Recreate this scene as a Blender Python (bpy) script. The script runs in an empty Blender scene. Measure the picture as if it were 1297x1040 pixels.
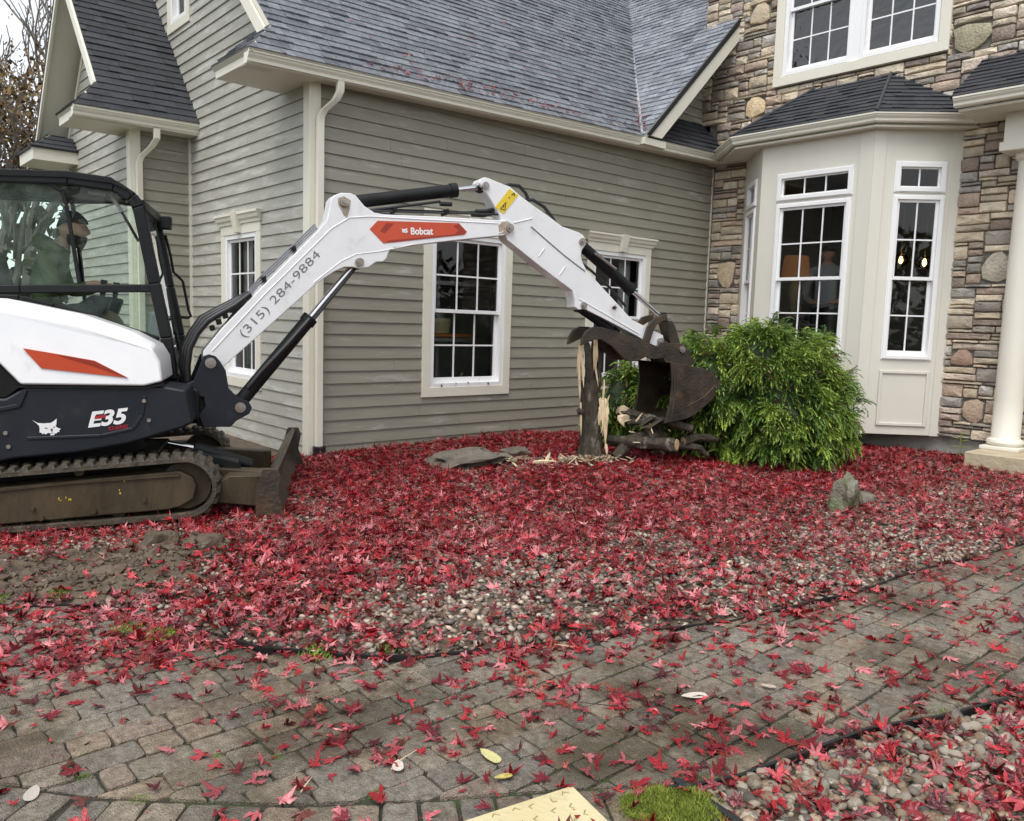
import bpy, math, random
import numpy as np
from mathutils import Vector, Matrix

SC = bpy.context.scene
COL = SC.collection
rnd = random.Random(11)
rng = np.random.default_rng(5)
rad = math.radians

# ------------------------------------------------------------ camera, sky, sun, exposure
CAM_H = 1.5
YAW, PITCH, ROLL, FPX = .7214, .1077, .0307, 1026.6


def cam_basis():
    cy, sy, cp, sp = math.cos(YAW), math.sin(YAW), math.cos(PITCH), math.sin(PITCH)
    f = np.array([sy * cp, cy * cp, -sp])
    r = np.array([cy, -sy, 0.])
    u = np.cross(r, f)
    c, s = math.cos(ROLL), math.sin(ROLL)
    return c * r + s * u, -s * r + c * u, f


CR, CU, CF = cam_basis()
CAMP = np.array([0, 0, CAM_H])
cam = bpy.data.cameras.new('camera')
cam.sensor_width = 36
cam.lens = FPX / 1297 * 36
cam.clip_end = 600
cam.clip_start = .05
camo = bpy.data.objects.new('camera', cam)
COL.objects.link(camo)
camo.matrix_world = Matrix(((CR[0], CU[0], -CF[0], 0), (CR[1], CU[1], -CF[1], 0), (CR[2], CU[2], -CF[2], CAM_H), (0, 0, 0, 1)))
SC.camera = camo

world = bpy.data.worlds.new('World')
SC.world = world
world.use_nodes = True
wn = world.node_tree
wn.nodes.clear()
SUN_EL, SUN_AZ = rad(62), math.atan2(-.85, -.5)
sky = wn.nodes.new('ShaderNodeTexSky')
sky.sky_type = 'NISHITA'
sky.sun_disc = False
sky.sun_elevation = SUN_EL
sky.sun_rotation = SUN_AZ
sky.air_density = 1.0
sky.dust_density = 1.0
hs = wn.nodes.new('ShaderNodeHueSaturation')
hs.inputs['Saturation'].default_value = .22
bg = wn.nodes.new('ShaderNodeBackground')
bg.inputs['Strength'].default_value = .15
wo = wn.nodes.new('ShaderNodeOutputWorld')
wn.links.new(sky.outputs[0], hs.inputs['Color'])
wn.links.new(hs.outputs[0], bg.inputs['Color'])
wn.links.new(bg.outputs[0], wo.inputs['Surface'])

sun = bpy.data.lights.new('sun', 'SUN')
sun.energy = 1.35
sun.angle = rad(35)
sun.color = (1, .97, .92)
suno = bpy.data.objects.new('sun', sun)
COL.objects.link(suno)
sd = Vector((math.sin(SUN_AZ) * math.cos(SUN_EL), math.cos(SUN_AZ) * math.cos(SUN_EL), math.sin(SUN_EL)))
suno.rotation_euler = sd.to_track_quat('Z', 'Y').to_euler()
suno.location = (-6, -6, 14)

SC.view_settings.view_transform = 'Standard'
SC.view_settings.look = 'None'
SC.view_settings.exposure = 0.82
SC.view_settings.gamma = 1
SC.view_settings.use_curve_mapping = False
SC.render.engine = 'CYCLES'
SC.cycles.use_denoising = True
SC.cycles.denoising_input_passes = 'RGB_ALBEDO_NORMAL'
SC.cycles.denoising_prefilter = 'NONE'
SC.cycles.max_bounces = 8
SC.cycles.transparent_max_bounces = 16
SC.cycles.sample_clamp_indirect = 6


def proj(p):
    q = np.asarray(p, float) - CAMP
    z = q @ CF
    zz = np.where(np.abs(z) < 1e-6, 1e-6, z)
    return 648.5 + FPX * (q @ CR) / zz, 520 - FPX * (q @ CU) / zz, z


def px_area(verts):
    x, y, z = proj(np.array(verts))
    if z.min() < .1:
        return 0
    x = np.clip(x, 0, 1297)
    y = np.clip(y, 0, 1040)
    return float((x.max() - x.min()) * (y.max() - y.min()))


# ------------------------------------------------------------ materials
def mat(name, c1, c2=None, rough=.6, scale=6., bump=0., bscale=None, detail=6, metal=0., tint=False, stretch=(1, 1, 1),
        rough2=None, rscale=2., c3=None, c3scale=1.5, c3lo=.55, c3hi=.7, spec=.5, sub=0, trans=0, coat=0):
    m = bpy.data.materials.new(name)
    m.use_nodes = True
    nt = m.node_tree
    b = nt.nodes['Principled BSDF']
    N, L = nt.nodes.new, nt.links.new
    tc = N('ShaderNodeTexCoord')
    mp = N('ShaderNodeMapping')
    mp.inputs['Scale'].default_value = stretch
    L(tc.outputs['Object'], mp.inputs['Vector'])
    col = None
    nz = N('ShaderNodeTexNoise')
    nz.inputs['Scale'].default_value = scale
    nz.inputs['Detail'].default_value = detail
    nz.inputs['Roughness'].default_value = .62
    L(mp.outputs[0], nz.inputs['Vector'])
    if c2 is not None:
        rp = N('ShaderNodeValToRGB')
        rp.color_ramp.elements[0].position = .32
        rp.color_ramp.elements[1].position = .68
        rp.color_ramp.elements[0].color = (*c1, 1)
        rp.color_ramp.elements[1].color = (*c2, 1)
        L(nz.outputs['Fac'], rp.inputs['Fac'])
        col = rp.outputs['Color']
    else:
        rg = N('ShaderNodeRGB')
        rg.outputs[0].default_value = (*c1, 1)
        col = rg.outputs[0]
    if c3 is not None:
        n3 = N('ShaderNodeTexNoise')
        n3.inputs['Scale'].default_value = c3scale
        n3.inputs['Detail'].default_value = 8
        n3.inputs['Roughness'].default_value = .7
        L(mp.outputs[0], n3.inputs['Vector'])
        mr = N('ShaderNodeMapRange')
        mr.inputs['From Min'].default_value = c3lo
        mr.inputs['From Max'].default_value = c3hi
        L(n3.outputs['Fac'], mr.inputs['Value'])
        mx = N('ShaderNodeMixRGB')
        L(mr.outputs[0], mx.inputs['Fac'])
        L(col, mx.inputs['Color1'])
        mx.inputs['Color2'].default_value = (*c3, 1)
        col = mx.outputs[0]
    if tint:
        at = N('ShaderNodeAttribute')
        at.attribute_name = 'tint'
        mx = N('ShaderNodeMixRGB')
        mx.blend_type = 'MULTIPLY'
        mx.inputs['Fac'].default_value = 1
        L(col, mx.inputs['Color1'])
        L(at.outputs['Color'], mx.inputs['Color2'])
        col = mx.outputs[0]
    L(col, b.inputs['Base Color'])
    b.inputs['Roughness'].default_value = rough
    b.inputs['Metallic'].default_value = metal
    b.inputs['Specular IOR Level'].default_value = spec
    if coat:
        b.inputs['Coat Weight'].default_value = coat
        b.inputs['Coat Roughness'].default_value = .12
    if rough2 is not None:
        n2 = N('ShaderNodeTexNoise')
        n2.inputs['Scale'].default_value = rscale
        n2.inputs['Detail'].default_value = 5
        L(tc.outputs['Object'], n2.inputs['Vector'])
        mr = N('ShaderNodeMapRange')
        mr.inputs['From Min'].default_value = .4
        mr.inputs['From Max'].default_value = .62
        mr.inputs['To Min'].default_value = rough
        mr.inputs['To Max'].default_value = rough2
        L(n2.outputs['Fac'], mr.inputs['Value'])
        L(mr.outputs[0], b.inputs['Roughness'])
    if bump:
        nb = N('ShaderNodeTexNoise')
        nb.inputs['Scale'].default_value = bscale or scale * 4
        nb.inputs['Detail'].default_value = 6
        L(mp.outputs[0], nb.inputs['Vector'])
        bp = N('ShaderNodeBump')
        bp.inputs['Strength'].default_value = bump
        bp.inputs['Distance'].default_value = .01
        L(nb.outputs['Fac'], bp.inputs['Height'])
        L(bp.outputs[0], b.inputs['Normal'])
    if trans:
        b.inputs['Subsurface Weight'].default_value = 0
    return m


def glass_mat(name, tint=(.9, .95, .93), ior=1.6, wav=.0, wscale=3., dirt=0., dirtcol=(.5, .55, .5), rough=0.0):
    m = bpy.data.materials.new(name)
    m.use_nodes = True
    nt = m.node_tree
    nt.nodes.clear()
    N, L = nt.nodes.new, nt.links.new
    out = N('ShaderNodeOutputMaterial')
    tr = N('ShaderNodeBsdfTransparent')
    tr.inputs['Color'].default_value = (*tint, 1)
    gl = N('ShaderNodeBsdfGlossy')
    gl.inputs['Roughness'].default_value = rough
    fr = N('ShaderNodeFresnel')
    fr.inputs['IOR'].default_value = ior
    mx = N('ShaderNodeMixShader')
    L(fr.outputs[0], mx.inputs[0])
    L(tr.outputs[0], mx.inputs[1])
    L(gl.outputs[0], mx.inputs[2])
    tc = N('ShaderNodeTexCoord')
    if wav:
        nb = N('ShaderNodeTexNoise')
        nb.inputs['Scale'].default_value = wscale
        nb.inputs['Detail'].default_value = 1
        L(tc.outputs['Object'], nb.inputs['Vector'])
        bp = N('ShaderNodeBump')
        bp.inputs['Strength'].default_value = wav
        bp.inputs['Distance'].default_value = .02
        L(nb.outputs['Fac'], bp.inputs['Height'])
        L(bp.outputs[0], gl.inputs['Normal'])
    res = mx.outputs[0]
    if dirt:
        df = N('ShaderNodeBsdfDiffuse')
        df.inputs['Color'].default_value = (*dirtcol, 1)
        nz = N('ShaderNodeTexNoise')
        nz.inputs['Scale'].default_value = 5
        nz.inputs['Detail'].default_value = 6
        L(tc.outputs['Object'], nz.inputs['Vector'])
        mr = N('ShaderNodeMapRange')
        mr.inputs['From Min'].default_value = .3
        mr.inputs['From Max'].default_value = .75
        mr.inputs['To Max'].default_value = dirt
        L(nz.outputs['Fac'], mr.inputs['Value'])
        m2 = N('ShaderNodeMixShader')
        L(mr.outputs[0], m2.inputs[0])
        L(res, m2.inputs[1])
        L(df.outputs[0], m2.inputs[2])
        res = m2.outputs[0]
    L(res, out.inputs['Surface'])
    return m


def emit_mat(name, c, s):
    m = bpy.data.materials.new(name)
    m.use_nodes = True
    b = m.node_tree.nodes['Principled BSDF']
    b.inputs['Base Color'].default_value = (*c, 1)
    b.inputs['Emission Color'].default_value = (*c, 1)
    b.inputs['Emission Strength'].default_value = s
    return m


M = {}
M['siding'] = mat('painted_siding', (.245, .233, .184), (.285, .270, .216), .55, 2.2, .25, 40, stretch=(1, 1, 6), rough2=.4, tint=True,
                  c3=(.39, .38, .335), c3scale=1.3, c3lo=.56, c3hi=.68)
M['siding_side'] = mat('skylit_stained_siding', (.345, .335, .288), (.405, .393, .343), .55, 2.2, .25, 40, stretch=(1, 1, 6), rough2=.4, tint=True,  # paler base paints sky light onto left-facing walls; the patches are stains
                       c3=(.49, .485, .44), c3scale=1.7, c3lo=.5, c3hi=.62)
M['wall_core'] = mat('wall_core', (.2, .19, .16), rough=.8)
M['trim'] = mat('cream_trim', (.70, .67, .565), (.76, .73, .625), .45, 1.5, .08, 30, c3=(.58, .55, .45), c3scale=2.5, c3lo=.6, c3hi=.85)
M['vinyl'] = mat('white_vinyl', (.82, .82, .82), (.86, .86, .86), .35, 2)
M['bay'] = mat('bay_panel', (.64, .62, .545), (.70, .675, .595), .5, 1.6, .1, 25, stretch=(1, 1, .4))
M['soffit'] = mat('soffit', (.62, .60, .51), (.66, .635, .545), .6, 2)
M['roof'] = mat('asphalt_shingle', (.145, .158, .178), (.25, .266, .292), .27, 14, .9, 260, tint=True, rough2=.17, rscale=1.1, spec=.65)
M['roof_dark'] = mat('dark_shingle', (.028, .031, .038), (.045, .049, .058), .5, 14, .9, 260, tint=True, rough2=.38, rscale=1.1)  # darker tone than the main slope's shingles
M['metal_flash'] = mat('flashing', (.45, .46, .47), (.6, .6, .6), .3, 5, metal=.6)
M['black_edge'] = mat('drip_edge', (.012, .012, .014), rough=.6)
M['stone'] = mat('ledge_stone', (.66, .64, .60), (1.08, 1.05, .99), .6, 12, 1.5, 36, tint=True, rough2=.4, c3=(.40, .38, .37), c3scale=6, c3lo=.5, c3hi=.75)
M['mortar'] = mat('mortar', (.10, .092, .08), (.16, .148, .13), .85, 20, .8, 60)
M['concrete'] = mat('concrete', (.36, .35, .32), (.45, .44, .40), .75, 4, .4, 50, c3=(.26, .25, .23), c3scale=3)
M['step'] = mat('step_stone', (.40, .33, .22), (.52, .44, .31), .7, 5, .9, 24)
M['column'] = mat('column_paint', (.76, .73, .635), (.79, .76, .67), .38, 2)
M['glass'] = glass_mat('window_glass', (.84, .88, .87), 1.5, .05, 3)
M['glass_up'] = glass_mat('upper_glass', (.66, .70, .70), 2.0, .4, 11)
M['room'] = mat('room_wall', (.34, .33, .30), (.40, .385, .35), .8)
M['xwhite'] = mat('machine_white', (.74, .75, .76), (.80, .80, .81), .3, 3, coat=.3, c3=(.40, .37, .31), c3scale=5, c3lo=.56, c3hi=1.0)
M['xnavy'] = mat('machine_navy', (.007, .010, .016), (.010, .014, .022), .34, 3, coat=.08, c3=(.055, .05, .042), c3scale=6, c3lo=.56, c3hi=.95, rough2=.55, spec=.4)
M['xblack'] = mat('machine_black', (.006, .0065, .007), (.011, .012, .013), .45, 8, .1, 60, rough2=.6, spec=.25)
M['xred'] = mat('orange_red_decal', (.50, .060, .022), (.55, .075, .028), .32, 3)
M['xred2'] = mat('dark_red_decal', (.30, .030, .014), rough=.35)
M['xyellow'] = mat('yellow_label', (.75, .55, .03), rough=.4)
M['white_print'] = mat('white_print', (.8, .8, .8), rough=.4)
M['grey_print'] = mat('grey_print', (.16, .165, .185), rough=.5)
M['black_print'] = mat('black_print', (.012, .012, .012), rough=.5)
M['red_print'] = mat('red_print', (.35, .02, .03), rough=.4)
M['chrome'] = mat('cylinder_rod', (.65, .65, .66), rough=.15, metal=1)
M['pin'] = mat('pin_steel', (.42, .40, .38), (.30, .25, .2), .4, 20, metal=.8)
M['rubber'] = mat('track_rubber', (.028, .023, .016), (.085, .068, .046), .65, 10, .8, 40, c3=(.16, .14, .10), c3scale=5, c3lo=.55, c3hi=.75)
M['muddy'] = mat('muddy_steel', (.036, .026, .015), (.080, .059, .034), .6, 5, .6, 40, stretch=(1, 1, .35), rough2=.38, c3=(.12, .105, .08), c3scale=4, c3lo=.58, c3hi=.85, spec=.3)
M['rust'] = mat('rusty_steel', (.030, .024, .018), (.062, .046, .030), .5, 6, .6, 40, rough2=.35, c3=(.13, .060, .020), c3scale=3, c3lo=.52, c3hi=.75)
M['bucket'] = mat('bucket_steel', (.018, .014, .011), (.058, .041, .028), .42, 6, .5, 40, rough2=.3, c3=(.14, .075, .03), c3scale=3.2, c3lo=.55, c3hi=.8)
M['hose'] = mat('hose_rubber', (.012, .012, .013), rough=.4)
M['cabglass'] = glass_mat('cab_glass', (.76, .86, .80), 1.22, .02, 2, .20, (.36, .46, .40))
M['cabclear'] = glass_mat('cab_clear_glass', (.86, .93, .89), 1.35, dirt=.05)
M['seat'] = mat('seat_vinyl', (.02, .02, .022), rough=.6)
M['bark'] = mat('tree_bark', (.022, .017, .011), (.075, .060, .040), .8, 22, 1.5, 55, stretch=(1, 1, .35), c3=(.27, .25, .20), c3scale=9, c3lo=.56, c3hi=.70)
M['far_bark'] = mat('far_bark', (.15, .13, .115), (.22, .20, .18), .9, 3)  # paler than near bark: distance haze put into the colour
M['cut'] = mat('sawn_wood', (.46, .30, .17), (.60, .43, .27), .6, 14, .4, 50)
M['wood'] = mat('split_wood', (.66, .50, .30), (.80, .68, .47), .6, 9, .5, 40, stretch=(1, 1, .3))
M['soil'] = mat('wet_soil', (.058, .040, .026), (.145, .108, .072), .75, 7, 1.2, 50, rough2=.5, c3=(.21, .18, .135), c3scale=1.6, c3lo=.58, c3hi=.85)
M['ground'] = mat('far_ground', (.05, .06, .025), (.10, .09, .05), .9, 3, .5, 30)
M['sand'] = mat('joint_sand', (.018, .017, .011), (.045, .040, .026), .85, 9, .8, 60, c3=(.035, .055, .012), c3scale=3, c3lo=.5, c3hi=.62)
M['paver'] = mat('concrete_paver', (.60, .54, .465), (1.42, 1.33, 1.20), .5, 30, 1.6, 150, tint=True, rough2=.12, rscale=.8, detail=12, c3=(.36, .33, .24), c3scale=.9, c3lo=.47, c3hi=.60)
M['leaf'] = mat('maple_leaf_red', (.74, .62, .62), (1.34, 1.34, 1.34), .34, 45, .6, 90, tint=True, spec=.65, rough2=.20, rscale=7)
M['pebble'] = mat('pebble', (.70, .66, .62), (1.3, 1.25, 1.2), .38, 60, .5, 120, tint=True)
M['rock'] = mat('field_rock', (.085, .075, .052), (.23, .21, .165), .6, 14, 1.4, 45, rough2=.35, c3=(.085, .105, .035), c3scale=5, c3lo=.46, c3hi=.62)
M['slabrock'] = mat('slab_rock', (.10, .085, .065), (.21, .185, .15), .6, 7, 1.0, 30, rough2=.35)
M['needle'] = mat('cypress_foliage', (.85, .92, .9), (1.08, 1.16, 1.05), .5, 20, tint=True)
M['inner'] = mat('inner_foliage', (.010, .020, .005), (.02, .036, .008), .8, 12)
M['grime'] = mat('oily_grime', (.30, .24, .17), (.45, .39, .31), .5, 30)
M['moss'] = mat('moss', (.16, .21, .022), (.26, .31, .04), .8, 14, tint=True)
M['plastic'] = mat('black_plastic', (.014, .014, .015), rough=.38)
M['board'] = mat('yellow_board', (.58, .49, .27), (.66, .57, .35), .5, 4, .3, 60, c3=(.40, .33, .19), c3scale=9, c3lo=.55, c3hi=.8)
M['curtain'] = mat('curtain_cloth', (.50, .50, .48), (.56, .56, .54), .85)
M['board_mark'] = mat('board_marking', (.33, .26, .11), rough=.6)
M['jacket'] = mat('olive_jacket', (.075, .100, .038), (.11, .135, .055), .8, 9, .5, 40)
M['skin'] = mat('skin', (.50, .30, .22), (.56, .34, .25), .5, 9)
M['beanie'] = mat('knit_beanie', (.014, .016, .018), rough=.9, bump=.6, bscale=90)
M['beard'] = mat('dark_beard', (.022, .016, .012), rough=.9, bump=.8, bscale=80)
M['sweat'] = mat('grey_sweatshirt', (.30, .31, .34), (.36, .37, .40), .85, 9, .4, 40)
M['trousers'] = mat('work_trousers', (.22, .16, .10), rough=.85)
M['shade'] = emit_mat('orange_shade', (.42, .17, .06), .10)
M['lamp_base'] = mat('lamp_base', (.4, .3, .16), rough=.4)
M['bulb'] = emit_mat('lit_bulb', (1, .62, .22), 9)
M['globe'] = glass_mat('lamp_globe', (.9, .8, .6), 1.3)
M['brownleaf'] = mat('brown_leaf', (.14, .085, .03), (.22, .14, .05), .7, 3, tint=True)
M['woods'] = mat('woods_foliage', (.028, .036, .016), (.06, .058, .03), .8, .4)
M['chip'] = mat('wood_chip', (.55, .43, .27), (.72, .6, .42), .7, 20, tint=True)
M['orange'] = mat('orange_plastic', (.6, .18, .03), rough=.5)
M['paper'] = mat('pale_tub', (.55, .56, .55), rough=.5)


TINTED = {'siding', 'siding_side', 'roof', 'roof_dark', 'stone', 'paver', 'leaf', 'pebble', 'needle', 'moss', 'brownleaf', 'chip'}


# ------------------------------------------------------------ mesh builder
class MB:
    def __init__(s):
        s.v, s.f, s.t = [], [], []

    def add(s, verts, faces, tint=None):
        b = len(s.v)
        s.v.extend([tuple(map(float, q)) for q in verts])
        s.f.extend([tuple(b + i for i in q) for q in faces])
        if tint is not None or s.t:
            while len(s.t) < b:
                s.t.append((1, 1, 1))
            s.t.extend([tint or (1, 1, 1)] * len(verts))
        return s

    def box(s, a, b, tint=None):
        x0, y0, z0 = a
        x1, y1, z1 = b
        V = [(x0, y0, z0), (x1, y0, z0), (x1, y1, z0), (x0, y1, z0), (x0, y0, z1), (x1, y0, z1), (x1, y1, z1), (x0, y1, z1)]
        return s.add(V, [(3, 2, 1, 0), (4, 5, 6, 7), (0, 1, 5, 4), (1, 2, 6, 5), (2, 3, 7, 6), (3, 0, 4, 7)], tint)

    def fbox(s, F, a0, a1, b0, b1, h0, h1, tint=None):
        V = [F(a0, b0, h0), F(a1, b0, h0), F(a1, b1, h0), F(a0, b1, h0), F(a0, b0, h1), F(a1, b0, h1), F(a1, b1, h1), F(a0, b1, h1)]
        return s.add(V, [(3, 2, 1, 0), (4, 5, 6, 7), (0, 1, 5, 4), (1, 2, 6, 5), (2, 3, 7, 6), (3, 0, 4, 7)], tint)

    def prism(s, F, poly, h0, h1, tint=None, hf=None):
        n = len(poly)
        V = [F(a, b, h0) for a, b in poly] + [F(a, b, hf(a, b) if hf else h1) for a, b in poly]
        fs = [tuple(range(n - 1, -1, -1)), tuple(range(n, 2 * n))]
        fs += [(i, (i + 1) % n, n + (i + 1) % n, n + i) for i in range(n)]
        return s.add(V, fs, tint)

    def tube(s, pts, r, n=8, cap=True, tint=None):
        pts = [Vector(p) for p in pts]
        if not hasattr(r, '__len__'):
            r = [r] * len(pts)
        V, fs = [], []
        prev = None
        for i, p in enumerate(pts):
            d = (pts[min(i + 1, len(pts) - 1)] - pts[max(i - 1, 0)]).normalized()
            if prev is None:
                a = d.cross(Vector((0, 0, 1)))
                if a.length < .05:
                    a = d.cross(Vector((1, 0, 0)))
            else:
                a = prev - d * prev.dot(d)
            a.normalize()
            prev = a
            b = d.cross(a)
            for k in range(n):
                t = 2 * math.pi * k / n
                V.append(p + (a * math.cos(t) + b * math.sin(t)) * r[i])
        for i in range(len(pts) - 1):
            for k in range(n):
                fs.append((i * n + k, i * n + (k + 1) % n, (i + 1) * n + (k + 1) % n, (i + 1) * n + k))
        if cap:
            fs.append(tuple(range(n - 1, -1, -1)))
            fs.append(tuple((len(pts) - 1) * n + k for k in range(n)))
        return s.add(V, fs, tint)

    def lathe(s, c, prof, n=20):
        V, fs = [], []
        for r, z in prof:
            for k in range(n):
                t = 2 * math.pi * k / n
                V.append((c[0] + r * math.cos(t), c[1] + r * math.sin(t), c[2] + z))
        m = len(prof)
        for i in range(m - 1):
            for k in range(n):
                fs.append((i * n + k, i * n + (k + 1) % n, (i + 1) * n + (k + 1) % n, (i + 1) * n + k))
        fs.append(tuple(range(n - 1, -1, -1)))
        fs.append(tuple((m - 1) * n + k for k in range(n)))
        return s.add(V, fs)

    def build(s, name, m, parent=None, smooth=None, bevel=0, seg=2):
        me = bpy.data.meshes.new(name)
        me.from_pydata(s.v, [], s.f)
        if s.t:
            while len(s.t) < len(s.v):
                s.t.append((1, 1, 1))
            set_tint(me, np.array(s.t))
        return finish(name, me, m, parent, smooth, bevel, seg)


def set_tint(me, t):
    a = me.attributes.new('tint', 'FLOAT_COLOR', 'POINT')
    c = np.ones((len(t), 4), np.float32)
    c[:, :3] = t
    a.data.foreach_set('color', c.ravel())


PMAT = {}


def finish(name, me, m, parent=None, smooth=None, bevel=0, seg=2):
    me.materials.append(M[m] if isinstance(m, str) else m)
    if m in TINTED and 'tint' not in me.attributes:
        set_tint(me, np.ones((len(me.vertices), 3)))
    if smooth is not None:
        me.polygons.foreach_set('use_smooth', np.ones(len(me.polygons), bool))
        if smooth < 179:
            me.set_sharp_from_angle(angle=rad(smooth))
    me.update()
    o = bpy.data.objects.new(name, me)
    COL.objects.link(o)
    if parent is not None:
        o.parent = parent
        # vertices of a world-space part: cancel the parent's own placement
        if parent.name in PMAT:
            o.matrix_parent_inverse = PMAT[parent.name]
    if bevel:
        b = o.modifiers.new('bevel', 'BEVEL')
        b.width = bevel
        b.segments = seg
        b.limit_method = 'ANGLE'
        b.angle_limit = rad(35)
        b.harden_normals = True
        me.polygons.foreach_set('use_smooth', np.ones(len(me.polygons), bool))
    return o


def raw(name, V, Fc, m, parent=None, tint=None, smooth=None):
    """big meshes from numpy arrays: V (n,3), Fc (k,3 or 4)"""
    me = bpy.data.meshes.new(name)
    V = np.asarray(V, np.float32)
    Fc = np.asarray(Fc, np.int32)
    k = Fc.shape[1]
    me.vertices.add(len(V))
    me.vertices.foreach_set('co', V.ravel())
    me.loops.add(Fc.size)
    me.loops.foreach_set('vertex_index', Fc.ravel())
    me.polygons.add(len(Fc))
    me.polygons.foreach_set('loop_start', np.arange(0, Fc.size, k, dtype=np.int32))
    me.update(calc_edges=True)
    if tint is not None:
        set_tint(me, tint)
    return finish(name, me, m, parent, smooth)


def tag(o, label=None, cat=None, group=None, kind=None):
    if label:
        o['label'] = label
    if cat:
        o['category'] = cat
    if group:
        o['group'] = group
    if kind:
        o['kind'] = kind
    return o


def thing(name, label, cat, loc=(0, 0, 0), rz=0, group=None, world_parts=True):
    o = bpy.data.objects.new(name, None)
    o.empty_display_size = .2
    COL.objects.link(o)
    o.location = loc
    o.rotation_euler = (0, 0, rz)
    if world_parts:
        PMAT[o.name] = (Matrix.Translation(loc) @ Matrix.Rotation(rz, 4, 'Z')).inverted()
    return tag(o, label, cat, group)


class Fr:
    def __init__(s, O, u, v, n):
        s.O, s.u, s.v, s.n = [np.array(q, float) for q in (O, u, v, n)]

    def __call__(s, a, b, h=0.):
        return s.O + a * s.u + b * s.v + h * s.n


def clip(poly, cv):
    """clip polygon by a convex counter-clockwise polygon"""
    out = list(poly)
    m = len(cv)
    for i in range(m):
        ax, ay = cv[i]
        bx, by = cv[(i + 1) % m]
        inp, out = out, []
        for j in range(len(inp)):
            p, q = inp[j - 1], inp[j]
            sp = (bx - ax) * (p[1] - ay) - (by - ay) * (p[0] - ax)
            sq = (bx - ax) * (q[1] - ay) - (by - ay) * (q[0] - ax)
            if (sp >= 0) != (sq >= 0):
                t = sp / (sp - sq)
                out.append((p[0] + t * (q[0] - p[0]), p[1] + t * (q[1] - p[1])))
            if sq >= 0:
                out.append(q)
        if not out:
            return []
    return out


def area2(p):
    return .5 * sum(p[i - 1][0] * p[i][1] - p[i][0] * p[i - 1][1] for i in range(len(p)))


PIECES = {}


def piece(kind, mb, m, parent):
    PIECES.setdefault(kind, []).append((px_area(mb.v), mb, m, parent))


def flush(kind, rest_name, thing_root, limit=300, smooth=None):
    L = sorted(PIECES.get(kind, []), key=lambda q: -q[0])
    for a, mb, m, p in L[:limit]:
        mb.build(kind, m, p, smooth)
    rest = {}
    for a, mb, m, p in L[limit:]:
        r = rest.setdefault(m, MB())
        b = len(r.v)
        r.v += mb.v
        r.f += [tuple(b + i for i in f) for f in mb.f]
        r.t += mb.t
    # one part: join the materials into one mesh
    if rest:
        me = bpy.data.meshes.new(rest_name)
        V, Fs, T, idx = [], [], [], []
        for k, (m, r) in enumerate(rest.items()):
            b = len(V)
            V += r.v
            Fs += [tuple(b + i for i in f) for f in r.f]
            T += r.t if r.t else [(1, 1, 1)] * len(r.v)
            idx += [k] * len(r.f)
        me.from_pydata(V, [], Fs)
        set_tint(me, np.array(T))
        ms = list(rest)
        o = finish(rest_name, me, ms[0], thing_root, smooth)
        for m in ms[1:]:
            me.materials.append(M[m])
        me.polygons.foreach_set('material_index', np.array(idx, np.int32))
        o['kind'] = 'stuff'


# ============================================================ HOUSE
YW, XC, X3 = 7.70, 3.96, 10.767
house = thing('house', 'grey sided house with dark shingle roofs, stone wall and cream bay window', 'house', (XC, YW, 0))
EX, Z0 = .1315, .014


def eave(x):
    """gutter bottom height along the long wall"""
    return 3.80 + (x - 3.2) * .0255


FW1 = Fr((0, YW, 0), (1, 0, 0), (0, 0, 1), (0, -1, 0))
FW2 = Fr((XC, 0, 0), (0, -1, 0), (0, 0, 1), (-1, 0, 0))
FW3 = Fr((X3, 0, 0), (0, -1, 0), (0, 0, 1), (-1, 0, 0))
s2 = math.sqrt(.5)
BX = X3 - .75
FBA = Fr((BX, 0, 0), (0, -1, 0), (0, 0, 1), (-1, 0, 0))
FBB = Fr((BX, 4.81, 0), (s2, -s2, 0), (0, 0, 1), (-s2, -s2, 0))
FBC = Fr((X3, 7.11, 0), (-s2, -s2, 0), (0, 0, 1), (-s2, s2, 0))
WX, WY = 3.22, 11.0
FW5 = Fr((0, WY, 0), (1, 0, 0), (0, 0, 1), (0, -1, 0))
FW6 = Fr((WX, 0, 0), (0, -1, 0), (0, 0, 1), (-1, 0, 0))


def wall_core(name, F, poly, holes, m, depth=.12, parent=house):
    us = sorted(set([min(p[0] for p in poly), max(p[0] for p in poly)] + [h[i] for h in holes for i in (0, 1)]))
    zs = sorted(set([min(p[1] for p in poly), max(p[1] for p in poly)] + [h[i] for h in holes for i in (2, 3)]))
    mb = MB()
    for a0, a1 in zip(us, us[1:]):
        for b0, b1 in zip(zs, zs[1:]):
            if any(h[0] - 1e-6 <= a0 and a1 <= h[1] + 1e-6 and h[2] - 1e-6 <= b0 and b1 <= h[3] + 1e-6 for h in holes):
                continue
            q = clip([(a0, b0), (a1, b0), (a1, b1), (a0, b1)], poly)
            if len(q) > 2 and abs(area2(q)) > 1e-4:
                mb.prism(F, q, -depth, 0)
    return mb.build(name, m, parent)


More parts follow.
